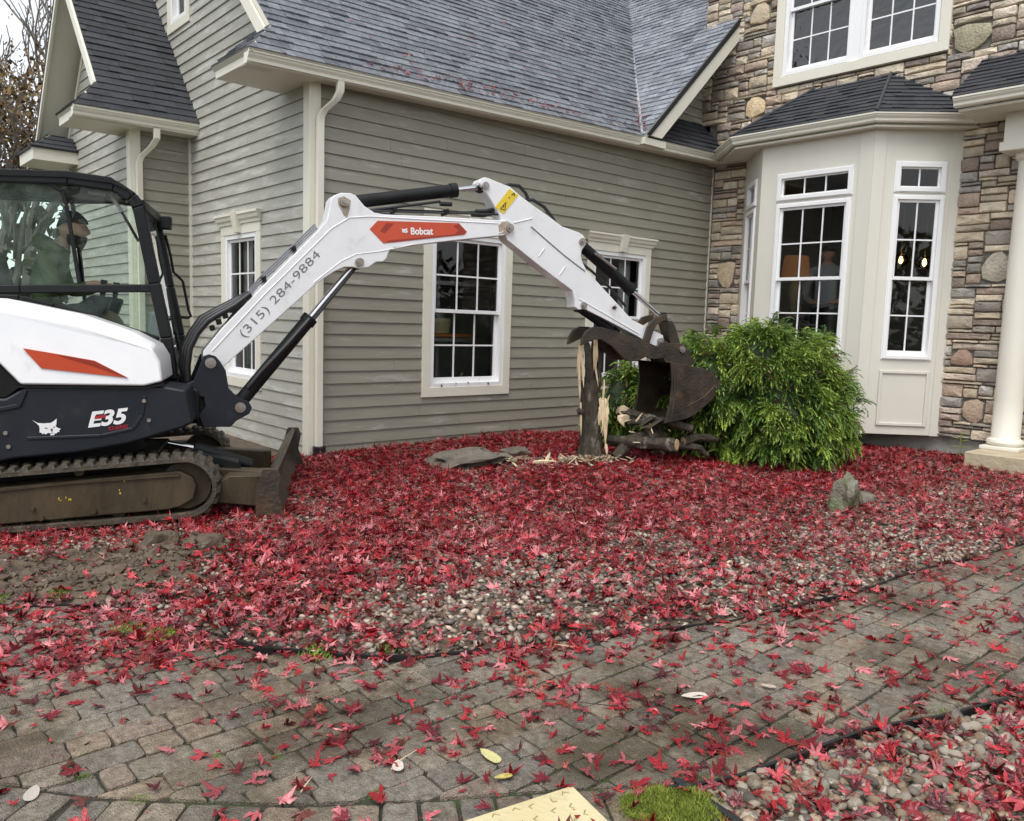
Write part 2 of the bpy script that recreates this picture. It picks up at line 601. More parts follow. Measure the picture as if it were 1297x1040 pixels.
def siding(F, poly, holes, m, zmax=99, joints=3.2, seed=1, gap=.0):
    core = wall_core('siding_wall', F, poly, holes, 'wall_core')
    R = random.Random(seed)
    u0, u1 = min(p[0] for p in poly), max(p[0] for p in poly)
    z1 = min(zmax, max(p[1] for p in poly))
    zlo = min(p[1] for p in poly)
    k = int((zlo - Z0) / EX) - 1
    while Z0 + k * EX < z1:
        a, b = Z0 + k * EX, Z0 + (k + 1) * EX
        cuts = [u0]
        x = u0 + R.uniform(.6, joints)
        while x < u1 - .4:
            cuts.append(x)
            x += R.uniform(joints * .7, joints * 1.2)
        cuts.append(u1)
        rects = []
        for c0, c1 in zip(cuts, cuts[1:]):
            segs = [(c0 + .0015, c1 - .0015, a, b)]
            for h in holes:
                nxt = []
                for (p0, p1, q0, q1) in segs:
                    if h[1] <= p0 or h[0] >= p1 or h[3] <= q0 + .002 or h[2] >= q1 - .002:
                        nxt.append((p0, p1, q0, q1))
                        continue
                    if p0 < h[0]:
                        nxt.append((p0, h[0], q0, q1))
                    if p1 > h[1]:
                        nxt.append((h[1], p1, q0, q1))
                    m0, m1 = max(p0, h[0]), min(p1, h[1])
                    if q0 < h[2]:
                        nxt.append((m0, m1, q0, h[2]))
                    if q1 > h[3]:
                        nxt.append((m0, m1, h[3], q1))
                segs = nxt
            rects += segs
        for (p0, p1, q0, q1) in rects:
            q = clip([(p0, q0), (p1, q0), (p1, q1), (p0, q1)], poly)
            if len(q) < 3 or abs(area2(q)) < .0008:
                continue
            t = R.uniform(.955, 1.035)
            mb = MB()
            mb.prism(F, q, .0, 0, (t, t, t), hf=lambda u, z, a=a: .021 - .016 * (z - a) / EX)
            piece('siding_board', mb, m, core)
        k += 1
    return core


# openings: (u0,u1,z0,z1) in each wall's frame
H1 = (5.355, 6.683, .613, 2.62)
H2 = (8.03, 9.34, .62, 2.63)
H3 = (-9.95, -8.83, .64, 2.55)
H4 = (-11.75, -10.94, 5.21, 6.6)
HU = (-6.71, -4.32, 4.97, 6.8)
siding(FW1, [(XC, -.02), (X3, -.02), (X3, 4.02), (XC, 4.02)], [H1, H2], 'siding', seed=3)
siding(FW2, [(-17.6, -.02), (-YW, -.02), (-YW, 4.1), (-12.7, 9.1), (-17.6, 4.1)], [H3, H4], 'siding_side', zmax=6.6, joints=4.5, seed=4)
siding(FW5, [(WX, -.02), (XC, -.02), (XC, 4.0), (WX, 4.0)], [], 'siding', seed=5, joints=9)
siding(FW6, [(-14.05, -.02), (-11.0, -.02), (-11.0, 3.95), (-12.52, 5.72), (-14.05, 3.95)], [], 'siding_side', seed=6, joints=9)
# small triangle of siding beside the stone block, set back under the little gable
siding(Fr((0, 7.95, 0), (1, 0, 0), (0, 0, 1), (0, -1, 0)), [(9.0, 4.3), (10.76, 4.3), (10.76, 6.1)], [], 'siding', seed=8, joints=9)

# corner boards
mb = MB()
mb.box((XC - .03, YW - .032, 0), (XC - .001, YW + .10, 3.83))
mb.box((XC - .001, YW - .032, 0), (XC + .10, YW - .003, 3.83))
mb.build('corner_board', 'trim', house, bevel=.004)
mb = MB()
mb.box((WX - .03, WY - .032, 0), (WX - .001, WY + .11, 3.76))
mb.box((WX - .001, WY - .032, 0), (WX + .10, WY - .003, 3.76))
mb.build('corner_board', 'trim', house, bevel=.004)
mb = MB()
mb.box((XC - .045, WY - .04, 0), (XC - .003, WY - .002, 4.0))
mb.build('corner_board', 'soffit', house)
mb = MB()
mb.box((X3 - .03, YW - .03, 0.1), (X3 - .008, YW - .004, 3.95))
mb.build('corner_board', 'trim', house)
mb = MB().box((XC + .12, YW, -.06), (X3 - .1, YW + .1, .0))
mb.build('foundation', 'concrete', house)


# ---- windows
def window(F, u0, u1, z0, z1, cols=3, rows=2, casing=.112, crown=False, kind='hung', parent=house, glassm='glass', frame=.052, deep=0.):
    w = MB()
    c = casing
    if c:
        w.fbox(F, u0, u0 + c, z0 + c, z1 - c, 0, .034)
        w.fbox(F, u1 - c, u1, z0 + c, z1 - c, 0, .034)
        w.fbox(F, u0, u1, z0, z0 + c, 0, .036)
        w.fbox(F, u0 - (.0 if not crown else .0), u1, z1 - c, z1, 0, .036)
    a0, a1, b0, b1 = u0 + c, u1 - c, z0 + c, z1 - c
    if c:
        W = w.build('window', 'trim', parent, bevel=.004)
    else:
        w.fbox(F, a0 - .012, a0, b0 - .012, b1 + .012, 0, .014)
        w.fbox(F, a1, a1 + .012, b0 - .012, b1 + .012, 0, .014)
        w.fbox(F, a0, a1, b1, b1 + .012, 0, .014)
        w.fbox(F, a0, a1, b0 - .012, b0, 0, .014)
        W = w.build('window', 'vinyl', parent)
    if crown:
        m = MB()
        prof = [(0, .0), (.05, .0), (.055, .03), (.075, .05), (.085, .085), (.10, .10), (.10, .125), (0, .125)]
        zc = z1
        n = len(prof)
        e = .06
        V = [F(u0 - e * (h / .1), zc + z, h + .001) for h, z in prof] + [F(u1 + e * (h / .1), zc + z, h + .001) for h, z in prof]
        fs = [(i, (i + 1) % n, n + (i + 1) % n, n + i) for i in range(n)] + [tuple(range(n - 1, -1, -1)), tuple(range(n, 2 * n))]
        m.add(V, fs)
        m.build('crown_molding', 'trim', W)
        m = MB()
        um = (u0 + u1) / 2
        V = [F(um - .05, z1 - c + .01, .036), F(um + .05, z1 - c + .01, .036), F(um + .075, zc + .13, .036), F(um - .075, zc + .13, .036),
             F(um - .05, z1 - c + .01, .085), F(um + .05, z1 - c + .01, .085), F(um + .075, zc + .13, .125), F(um - .075, zc + .13, .125)]
        m.add(V, [(3, 2, 1, 0), (4, 5, 6, 7), (0, 1, 5, 4), (1, 2, 6, 5), (2, 3, 7, 6), (3, 0, 4, 7)])
        m.build('keystone', 'trim', W, bevel=.004)
    # white vinyl frame, set back into the wall
    f = frame
    fr = MB()
    fr.fbox(F, a0, a0 + f, b0, b1, -.10, .024)
    fr.fbox(F, a1 - f, a1, b0, b1, -.10, .024)
    fr.fbox(F, a0 + f, a1 - f, b1 - f, b1, -.10, .024)
    fr.fbox(F, a0 + f, a1 - f, b0, b0 + f * .9, -.10, .03)
    fr.build('window_frame', 'vinyl', W, bevel=.003)
    a0, a1, b0, b1 = a0 + f, a1 - f, b0 + f * .9, b1 - f

    def sash(p0, p1, q0, q1, h, st, rail_lo, rail_hi, cols, rows):
        s = MB()
        s.fbox(F, p0, p0 + st, q0, q1, h - .03, h)
        s.fbox(F, p1 - st, p1, q0, q1, h - .03, h)
        s.fbox(F, p0 + st, p1 - st, q0, q0 + rail_lo, h - .03, h + .001)
        s.fbox(F, p0 + st, p1 - st, q1 - rail_hi, q1, h - .03, h + .001)
        s.build('sash', 'vinyl', W, bevel=.002)
        p0, p1, q0, q1 = p0 + st, p1 - st, q0 + rail_lo, q1 - rail_hi
        for i in range(1, cols):
            u = p0 + (p1 - p0) * i / cols
            MB().fbox(F, u - .009, u + .009, q0, q1, h - .022, h - .008).build('muntin', 'vinyl', W)
        for j in range(1, rows):
            z = q0 + (q1 - q0) * j / rows
            MB().fbox(F, p0, p1, z - .009, z + .009, h - .0215, h - .0085).build('muntin', 'vinyl', W)
        for i in range(cols):
            for j in range(rows):
                g0, g1 = p0 + (p1 - p0) * i / cols, p0 + (p1 - p0) * (i + 1) / cols
                k0, k1 = q0 + (q1 - q0) * j / rows, q0 + (q1 - q0) * (j + 1) / rows
                MB().add([F(g0, k0, h - .017), F(g1, k0, h - .017), F(g1, k1, h - .017), F(g0, k1, h - .017)], [(0, 1, 2, 3)]).build('pane', glassm, W)

    if kind == 'hung':
        zm = (b0 + b1) / 2
        sash(a0, a1, zm - .02, b1, -.008, .036, .042, .034, cols, rows)
        sash(a0, a1, b0, zm + .02, -.048, .04, .06, .04, cols, rows)
    else:
        sash(a0, a1, b0, b1, -.015, .02, .02, .02, cols, rows)
    return W


window(FW1, *H1, crown=True)
window(FW1, *H2, crown=True)
window(FW2, *H3, crown=True)
window(FW2, *H4, cols=2)
# double upper window in the stone wall
um = (HU[0] + HU[1]) / 2
mb = MB()
c = .125
mb.fbox(FW3, HU[0], HU[0] + c, HU[2] + c, HU[3], 0, .075)
mb.fbox(FW3, HU[1] - c, HU[1], HU[2] + c, HU[3], 0, .075)
mb.fbox(FW3, HU[0], HU[1], HU[2], HU[2] + c, 0, .078)
mb.build('window_casing', 'trim', house, bevel=.005)
mb = MB().fbox(FW3, um - .05, um + .05, HU[2] + c, HU[3], -.08, .05)
mb.build('window_mullion', 'vinyl', house, bevel=.004)
FW3o = Fr((X3 - .03, 0, 0), (0, -1, 0), (0, 0, 1), (-1, 0, 0))
window(FW3o, HU[0] + c + .012, um - .062, HU[2] + c + .012, HU[3] + .1, casing=0, glassm='glass_up')
window(FW3o, um + .062, HU[1] - c - .012, HU[2] + c + .012, HU[3] + .1, casing=0, glassm='glass_up')
# bay windows
window(FBA, -6.09, -5.07, 1.215, 3.185, casing=0, frame=.045)
window(FBA, -6.10, -5.06, 3.24, 3.58, casing=0, frame=.055, kind='fixed', rows=1)
LB = .75 / s2
window(FBB, LB - .79, LB - .198, 1.20, 3.20, cols=2, casing=0, frame=.045)
window(FBB, LB - .79, LB - .198, 3.25, 3.60, cols=2, casing=0, frame=.055, kind='fixed', rows=1)
window(FBC, .25, .81, 1.20, 3.20, cols=2, casing=0, frame=.045)
window(FBC, .25, .81, 3.25, 3.60, cols=2, casing=0, frame=.055, kind='fixed', rows=1)

# ---- bay walls
ZB, ZT = .245, 3.99
wall_core('bay_wall', FBA, [(-6.36, ZB), (-4.81, ZB), (-4.81, ZT), (-6.36, ZT)],
          [(-6.09, -5.07, 1.215, 3.185), (-6.09, -5.07, 3.24, 3.58)], 'bay', .1)
wall_core('bay_wall', FBB, [(0, ZB), (LB, ZB), (LB, ZT), (0, ZT)],
          [(LB - .79, LB - .198, 1.20, 3.20), (LB - .79, LB - .198, 3.25, 3.60)], 'bay', .1)
wall_core('bay_wall', FBC, [(0, ZB), (LB, ZB), (LB, ZT), (0, ZT)],
          [(.25, .81, 1.20, 3.20), (.25, .81, 3.25, 3.60)], 'bay', .1)
FZ = lambda z: Fr((0, 0, z), (1, 0, 0), (0, 1, 0), (0, 0, 1))
bayplan = [(X3, 4.06), (X3, 7.11), (BX, 6.36), (BX, 4.81)]
MB().prism(FZ(0), [(X3 - .01, 4.08), (X3 - .01, 7.09), (BX + .02, 6.35), (BX + .02, 4.82)], ZB + .004, ZB + .10).build('bay_floor', 'concrete', house)
# corner battens and the recessed panel under the right-hand bay window
MB().fbox(FBA, -4.99, -4.803, ZB - .004, ZT, .001, .014).build('bay_trim', 'bay', house, bevel=.003)
MB().fbox(FBB, -.012, .13, ZB - .006, ZT, .001, .016).build('bay_trim', 'bay', house, bevel=.003)
MB().fbox(FBB, LB - .13, LB - .01, ZB - .006, ZT, .001, .012).build('bay_trim', 'bay', house, bevel=.003)
pn = MB()
p0, p1, q0, q1 = LB - .80, LB - .19, .355, 1.05
for (a, b, c_, d) in ((p0, p0 + .035, q0, q1), (p1 - .035, p1, q0, q1), (p0 + .035, p1 - .035, q0, q0 + .035), (p0 + .035, p1 - .035, q1 - .035, q1)):
    pn.fbox(FBB, a, b, c_, d, .001, .022)
pn.build('panel_molding', 'bay', house, bevel=.005)

# ---- stone wall
SH = [(-7.12, -4.05, .2, 4.3), HU]
stone_poly = [(-7.95, .25), (-1.5, .25), (-1.5, 8.2), (-7.95, 8.2)]
stonew = wall_core('stone_wall', FW3, stone_poly, SH, 'mortar', .15)
mb = MB()
mb.box((X3 + .0, 7.8, 4.2), (X3 + 2, 7.95, 8.2))
mb.build('stone_return', 'mortar', house)
wall_core('foundation', Fr((X3 + .05, 0, 0), (0, -1, 0), (0, 0, 1), (-1, 0, 0)), [(-7.6, -.1), (-1.5, -.1), (-1.5, .255), (-7.6, .255)], [], 'concrete', .15)
STC = [(.62, .55, .44), (.58, .50, .43), (.46, .44, .41), (.50, .43, .33), (.42, .37, .30), (.33, .30, .27), (.26, .24, .22), (.55, .47, .36), (.46, .36, .29), (.38, .36, .34), (.30, .24, .20), (.60, .53, .42), (.36, .29, .25)]
cw, ch = .043, .042
nu, nz = int(6.45 / cw), int((6.95 - .25) / ch)
occ = np.zeros((nu, nz), bool)


def cell_u(i):
    return -7.95 + i * cw


for i in range(nu):
    for j in range(nz):
        u, z = cell_u(i) + cw / 2, .25 + (j + .5) * ch
        if (-7.10 < u < -4.07 and z < 3.98) or (HU[0] - .0 < u < HU[1] and HU[2] - .0 < z):
            occ[i, j] = True
        if u > -4.0 and u < -1.5 and 4.05 < z < 4.16:
            pass
        if u < -YW + .03 and z < 4.6:
            occ[i, j] = True
        # bay roof triangle hides the stones there
        if 4.0 < z < 4.80 and -6.05 < u < -5.05:
            occ[i, j] = True
SR = random.Random(21)


def stone_piece(u0, u1, z0, z1, boulder=False, colr=None):
    cx, cz = (u0 + u1) / 2, (z0 + z1) / 2
    hw, hh = (u1 - u0) / 2 - .0035, (z1 - z0) / 2 - .0035
    ring = []
    if boulder:
        hw, hh = hw * 1.06, hh * 1.06
        n = 10
        ph = SR.uniform(0, 6)
        for k in range(n):
            t = 2 * math.pi * k / n
            ct, st = math.cos(t), math.sin(t)
            e = 3.4
            rr = (abs(ct) ** e + abs(st) ** e) ** (-1 / e) * (.97 + .12 * math.sin(3 * t + ph) + SR.uniform(-.12, .03))
            ring.append((cx + hw * ct * rr, cz + hh * st * rr))
    else:
        k = min(hh, hw) * SR.uniform(.06, .28)
        j = lambda: SR.uniform(-.007, .003)
        ring = [(cx - hw + k, cz - hh + j()), (cx + SR.uniform(-.3, .3) * hw, cz - hh + j()), (cx + hw - k, cz - hh + j()), (cx + hw + j(), cz - hh + k), (cx + hw + j(), cz + hh - k),
                (cx + hw - k, cz + hh + j()), (cx + SR.uniform(-.3, .3) * hw, cz + hh + j()), (cx - hw + k, cz + hh + j()), (cx - hw + j(), cz + hh - k), (cx - hw + j(), cz - hh + k)]
    n = len(ring)
    h = SR.uniform(.028, .055)
    sc = lambda s, dh: [FW3(cx + (a - cx) * s, cz + (b - cz) * s, dh) for a, b in ring]
    V = [FW3(a, b, 0) for a, b in ring]
    V += [FW3(cx + (a - cx) * (1 - .006 / hw), cz + (b - cz) * (1 - .006 / hh), h * .8) for a, b in ring]
    V += [FW3(cx + (a - cx) * .72, cz + (b - cz) * .66, h + SR.uniform(-.004, .009)) for a, b in ring]
    V += [FW3(cx, cz, h + .006)]
    fs = []
    for r in (0, n):
        fs += [(r + i, r + (i + 1) % n, r + n + (i + 1) % n, r + n + i) for i in range(n)]
    fs += [(2 * n + i, 2 * n + (i + 1) % n, 3 * n) for i in range(n)]
    c_ = colr or SR.choice(STC)
    t = SR.uniform(.95, 1.5) * (1.12 if boulder else 1)
    mb = MB().add(V, fs, tuple(q * t for q in c_))
    piece('stone', mb, 'stone', stonew)


for (yc, zc, w, h, cc) in ((4.057, 5.118, .40, .34, (.40, .37, .26)), (7.0, 4.80, .34, .30, (.60, .48, .32)), (3.837, 1.255, .26, .20, (.34, .23, .18)), (3.56, 2.348, .32, .36, (.40, .37, .31)),
                           (3.675, .617, .26, .28, (.46, .36, .28)), (7.32, 2.383, .30, .42, (.40, .33, .24)), (6.965, 6.10, .34, .28, (.45, .38, .28)), (3.3, 4.9, .3, .2, (.36, .27, .24)), (3.45, 6.0, .36, .3, (.36, .30, .26))):
    i0, i1 = int((-yc - w / 2 + 7.95) / cw), int((-yc + w / 2 + 7.95) / cw)
    j0, j1 = int((zc - h / 2 - .25) / ch), int((zc + h / 2 - .25) / ch)
    if occ[i0:i1, max(j0, 0):j1].any():
        continue
    occ[i0:i1, j0:j1] = True
    stone_piece(cell_u(i0), cell_u(i1), .25 + j0 * ch, .25 + j1 * ch, True, cc)
for j in range(nz):
    for i in range(nu):
        if occ[i, j]:
            continue
        hmax = SR.choice((1, 1, 2, 2, 2, 2, 3, 3, 4))
        w = SR.randint(4, 8) if hmax > 2 else SR.randint(4, 12)
        k = 1
        while k < w and i + k < nu and not occ[i + k, j]:
            k += 1
        if i + k < nu:
            rest = 0
            while i + k + rest < nu and not occ[i + k + rest, j] and rest < 3:
                rest += 1
            if rest < 3:
                k += rest
        h = 1
        while h < hmax and j + h < nz and not occ[i:i + k, j + h].any():
            h += 1
        occ[i:i + k, j:j + h] = True
        stone_piece(cell_u(i), cell_u(i + k), .25 + j * ch, .25 + (j + h) * ch)

# ---- rooms behind the glass
def room(a, b, open_face):
    x0, y0, z0 = a
    x1, y1, z1 = b
    V = [(x0, y0, z0), (x1, y0, z0), (x1, y1, z0), (x0, y1, z0), (x0, y0, z1), (x1, y0, z1), (x1, y1, z1), (x0, y1, z1)]
    fc = {'bottom': (0, 1, 2, 3), 'top': (7, 6, 5, 4), '-y': (4, 5, 1, 0), '+x': (5, 6, 2, 1), '+y': (6, 7, 3, 2), '-x': (7, 4, 0, 3)}
    mb = MB().add(V, [f for k, f in fc.items() if k not in open_face])
    return mb.build('room', 'room', house)


room((XC + .13, YW + .13, .0), (10.6, 10.9, 3.6), ('-y', '-x'))
room((X3 + .01, 3.6, .95), (X3 + 3.6, 7.6, 4.0), ('-x',))
room((X3 + .16, 4.2, 4.7), (X3 + 3, 6.9, 7), ('-x',))
room((XC + .13, 10.8, 5.0), (XC + 2, 12, 6.9), ('-x',))

def curtain(F, u0, u1, z0, z1, h):
    n = 36
    V, fs = [], []
    for i in range(n + 1):
        u = u0 + (u1 - u0) * i / n
        d = h + .018 * math.sin(i * 1.25) + .006 * math.sin(i * 2.9)
        V += [F(u, z0, d), F(u, z1, d)]
    fs = [(2 * i, 2 * i + 2, 2 * i + 3, 2 * i + 1) for i in range(n)]
    o = MB().add(V, fs).build('curtain', 'curtain', house, smooth=60)
    sm = o.modifiers.new('thick', 'SOLIDIFY')
    sm.thickness = .004


curtain(FW2, H3[0] + .16, H3[0] + .42, H3[2] + .15, H3[3] - .15, -.20)
curtain(FW2, H3[1] - .42, H3[1] - .16, H3[2] + .15, H3[3] - .15, -.20)
curtain(FW1, H2[1] - .42, H2[1] - .17, H2[2] + .15, H2[3] - .15, -.22)
curtain(FW1, H2[0] + .17, H2[0] + .36, H2[2] + .15, H2[3] - .15, -.22)

# ---- roofs
RT = [(1, 1, 1), (.76, .77, .79), (1.2, 1.2, 1.2), (.88, .88, .9), (1.08, 1.08, 1.08), (.64, .65, .67), (.95, .95, .97)]


def roof_facet(O, u, v, poly, m, seed, exposure=.125, slab=.05, under='soffit', bright=1.):
    u, v = np.array(u, float), np.array(v, float)
    u /= np.linalg.norm(u)
    v /= np.linalg.norm(v)
    n = np.cross(u, v)
    F = Fr(O, u, v, n)
    if area2(poly) < 0:
        poly = poly[::-1]
    base = MB().prism(F, poly, -slab, 0).build('roof', under, house)
    R = random.Random(seed)
    a0, a1 = min(p[0] for p in poly), max(p[0] for p in poly)
    b0, b1 = min(p[1] for p in poly), max(p[1] for p in poly)
    k = 0
    b = b0 - .02
    while b < b1:
        x = a0 - R.uniform(0, .3)
        while x < a1:
            w = R.choice((.14, .19, .24, .3))
            q = clip([(x + .001, b), (x + w - .001, b), (x + w - .001, b + exposure), (x + .001, b + exposure)], poly)
            if len(q) > 2 and abs(area2(q)) > .0006:
                t = R.choice(RT)
                th = R.choice((.010, .011, .019))
                mb = MB().prism(F, q, .0005, 0, tuple(z * bright for z in t), hf=lambda a_, b_, b=b, th=th: .003 + th * (1 - (b_ - b) / exposure))
                piece('shingle', mb, m, base)
            x += w
        b += exposure
    return base


S2 = math.sqrt(2)
EO = .12
# main slope, eave at y=7.42; follows the slight fall of the gutter
e0, e1 = np.array((3.2, 7.40, eave(3.2) + EO)), np.array((8.72, 7.40, eave(8.72) + EO))
ud = e1 - e0
ud /= np.linalg.norm(ud)
vd = np.array((0, 1., 1.)) / S2
Lm = 8.72 - 3.2
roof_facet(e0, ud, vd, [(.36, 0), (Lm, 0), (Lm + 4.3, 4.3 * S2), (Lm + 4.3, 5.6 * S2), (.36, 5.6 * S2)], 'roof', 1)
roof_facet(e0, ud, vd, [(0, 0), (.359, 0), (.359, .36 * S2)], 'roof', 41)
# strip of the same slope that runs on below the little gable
roof_facet(np.array((8.72, 7.40, eave(8.72) + EO)), ud, vd, [(0, 0), (2.04, 0), (2.04, .55 * S2), (0.55, .55 * S2)], 'roof_dark', 2)  # dark shingle colour paints the overhang's shade on this strip
# rear slope of the main block closes it behind
MB().add([(3.55, 13.0, 9.52), (14, 13.0, 9.6), (14, 18.2, 4.2), (3.55, 18.2, 4.1)], [(0, 1, 2, 3)]).build('roof', 'roof_dark', house)
# gable slope facing left, with the valley against the main slope
gz0 = eave(8.72) + EO + .02
roof_facet((8.72, 7.36, gz0), (0, -1, 0), (1, 0, 1), [(0, 0), (0, 2.047 * S2), (-2.15, 2.047 * S2), (-.06, 0)], 'roof', 3, bright=1.5)  # brighter tint paints wet sky sheen into these shingles
roof_facet((8.72, 7.36, gz0), (0, -1, 0), (1, 0, 1), [(-.62, 2.047 * S2), (-.62, 4.3 * S2), (-4.4, 4.3 * S2), (-2.15, 2.047 * S2)], 'roof', 4, bright=1.5)  # same painted sheen, carried on behind the stone corner
MB().tube([(8.72, 7.42, gz0 + .012), (13, 11.7, gz0 + 4.3 + .012)], .03, 6).build('valley_flashing', 'metal_flash', house)
# left wing
we = lambda x: 3.76 + (x - 2.5) * .02
WS = 1.16
vw = np.array((0, 1, WS)) / math.hypot(1, WS)
HW = math.hypot(1, WS)
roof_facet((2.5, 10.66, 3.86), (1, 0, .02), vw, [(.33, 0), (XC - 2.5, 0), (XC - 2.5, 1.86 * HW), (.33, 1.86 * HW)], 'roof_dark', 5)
roof_facet((2.5, 10.66, 3.86), (1, 0, .02), vw, [(0, 0), (.329, 0), (.329, .33 * HW)], 'roof_dark', 42)
MB().prism(Fr((2.83, 0, 0), (0, 1, 0), (0, 0, 1), (1, 0, 0)), [(12.53, 5.98), (14.4, 3.83), (14.4, 3.77), (12.53, 5.92)], 0, 1.1).build('roof', 'soffit', house)
MB().prism(Fr((2.80, 0, 0), (0, 1, 0), (0, 0, 1), (1, 0, 0)), [(12.53, 6.04), (14.45, 3.84), (14.45, 3.80), (12.53, 5.99)], 0, 1.15).build('roof_edge', 'black_edge', house)
# eave returns: small hipped roofs over the boxed ends of the gutters
def eave_return(x0, x1, y0, y1, z, m, seed, tilt=1.0):
    d = (x1 - x0) * .5
    roof_facet((x0, y1, z), (0, -1, 0), (1, 0, tilt), [(0, 0), (y1 - y0, 0), (y1 - y0 - d * .95, d * math.hypot(1, tilt)), (0, d * math.hypot(1, tilt))], m, seed)


eave_return(3.2, 3.92, 7.40, 8.32, 3.925, 'roof', 6)
eave_return(2.5, 3.2, 10.66, 11.5, 3.865, 'roof_dark', 7)
# box of each return
for (x0, x1, y0, y1, z0, z1) in ((3.235, XC - .002, 7.52, 8.30, 3.82, 3.93), (2.53, WX - .002, 10.78, 11.5, 3.74, 3.86), (2.62, WX - .002, 13.5, 14.4, 3.62, 3.78)):
    MB().box((x0, y0, z0), (x1, y1, z1)).build('eave_return', 'trim', house, bevel=.004)
    MB().box((x0 - .03, y0 - .03, z1 + .001), (x1, y1 + .03, z1 + .022)).build('roof_edge', 'black_edge', house)
roof_facet((2.6, 14.4, 3.80), (0, -1, 0), (1, 0, .8), [(0, 0), (.93, 0), (.65, .36), (0, .36)], 'roof_dark', 9)
roof_facet((2.6, 13.47, 3.80), (1, 0, 0), (0, 1, .8), [(0, 0), (.6, 0), (.6, .36), (.3, .36)], 'roof_dark', 10)

# rake boards
def rake(F, pts, h, t, m='trim'):
    (a0, b0), (a1, b1) = pts
    MB().prism(F, [(a0, b0 - h), (a1, b1 - h), (a1, b1), (a0, b0)] if a1 > a0 else [(a1, b1 - h), (a0, b0 - h), (a0, b0), (a1, b1)], 0, t).build('rake_board', m, house)


rake(Fr((3.565, 0, 0), (0, -1, 0), (0, 0, 1), (-1, 0, 0)), [(-7.82, 4.265), (-12.9, 9.345)], .17, .035)
rake(Fr((2.84, 0, 0), (0, -1, 0), (0, 0, 1), (-1, 0, 0)), [(-11.02, 4.255), (-12.53, 6.01)], .16, .035)
rake(Fr((2.84, 0, 0), (0, -1, 0), (0, 0, 1), (-1, 0, 0)), [(-14.4, 3.82), (-12.53, 5.98)], .10, .035)
rake(Fr((WX, 0, 0), (0, -1, 0), (0, 0, 1), (-1, 0, 0)), [(-14.1, 3.95), (-12.53, 5.75)], .12, .03)
MB().prism(Fr((0, 7.375, 0), (1, 0, 0), (0, 0, 1), (0, -1, 0)), [(8.83, gz0 + .0), (9.05, gz0 + .0), (10.767, gz0 + 1.73), (10.767, gz0 + 1.945)], 0, .035).build('rake_board', 'trim', house)
MB().prism(Fr((0, 7.345, 0), (1, 0, 0), (0, 0, 1), (0, -1, 0)), [(8.72, gz0 - .0), (8.80, gz0 - .0), (10.767, gz0 + 1.965), (10.767, gz0 + 2.06)], 0, .02).build('roof_edge', 'black_edge', house)
MB().box((8.70, 7.36, gz0 - .12), (9.17, 7.45, gz0 - .03)).build('rake_return', 'trim', house, bevel=.004)
# soffits
MB().prism(FZ(0), [(3.24, 7.44), (10.6, 7.44), (10.6, YW), (3.24, YW)], 0, .02).build('soffit', 'soffit', house)
so = bpy.data.objects['soffit']
for v in so.data.vertices:
    v.co.z += eave(v.co.x) + .012
MB().prism(FZ(3.75), [(2.52, 10.72), (XC, 10.72), (XC, WY), (2.52, WY)], 0, .02).build('soffit', 'soffit', house)
MB().prism(FZ(3.985), [(10.6, YW), (10.60, 7.46), (9.87, 6.72), (9.87, 4.75), (10.6, 4.02), (X3, 3.86), (X3, YW)], 0, .02).build('soffit', 'soffit', house)


# ---- gutters: one K profile swept along the eaves
def gutter(path, m='trim', size=.115, caps=True):
    prof = [(0, 0), (.06, 0), (.075, .015), (.078, .04), (.098, .065), (.102, .082), (.112, .085), (.112, .102), (.10, .108), (.093, .095), (.088, .09), (0, .09)]
    prof = [(a * size / .112, b * size / .108) for a, b in prof]
    pts = [Vector(p) for p in path]
    n = len(prof)
    V, fs = [], []
    for i, p in enumerate(pts):
        d0 = (pts[i] - pts[i - 1]).normalized() if i else None
        d1 = (pts[i + 1] - pts[i]).normalized() if i < len(pts) - 1 else None
        d0 = d0 or d1
        d1 = d1 or d0
        o0, o1 = Vector((d0.y, -d0.x, 0)).normalized(), Vector((d1.y, -d1.x, 0)).normalized()
        o = (o0 + o1).normalized()
        o = o / max(.4, o.dot(o0))
        for a, b in prof:
            V.append(p + o * a + Vector((0, 0, b)))
    for i in range(len(pts) - 1):
        for k in range(n):
            fs.append((i * n + k, i * n + (k + 1) % n, (i + 1) * n + (k + 1) % n, (i + 1) * n + k))
    fs.append(tuple(range(n - 1, -1, -1)))
    fs.append(tuple((len(pts) - 1) * n + k for k in range(n)))
    return MB().add(V, fs).build('gutter', m, house)


gutter([(3.2, 7.53, eave(3.2)), (10.63, 7.53, eave(10.63))])
gutter([(10.63, 7.54, 4.03), (9.90, 6.70, 4.03), (9.90, 4.765, 4.03), (10.62, 4.03, 4.03), (X3 + .02, 3.72, 4.03)])
gutter([(2.5, 10.78, 3.745), (XC - .01, 10.78, 3.765)])
MB().box((3.24, 7.5315, 3.83), (10.6, 7.56, 3.93)).build('fascia', 'trim', house)
fa = bpy.data.objects['fascia']
for v in fa.data.vertices:
    v.co.z += (v.co.x - 3.2) * .0255

# ---- bay roof
MB().prism(FZ(0), [(10.6, 7.60), (10.63, 7.52), (9.91, 6.70), (9.91, 4.77), (10.62, 4.04), (X3 - .02, 3.88), (X3 - .02, 7.6)], 4.007, 4.125).build('fascia', 'trim', house)
zE = 4.135
E0, E1, E2, E3 = [np.array(p) for p in ((X3, 7.68, zE), (9.79, 6.74, zE), (9.79, 4.715, zE), (X3, 3.72, zE))]
R0, R1 = np.array((X3, 6.05, 4.86)), np.array((X3, 5.03, 4.86))


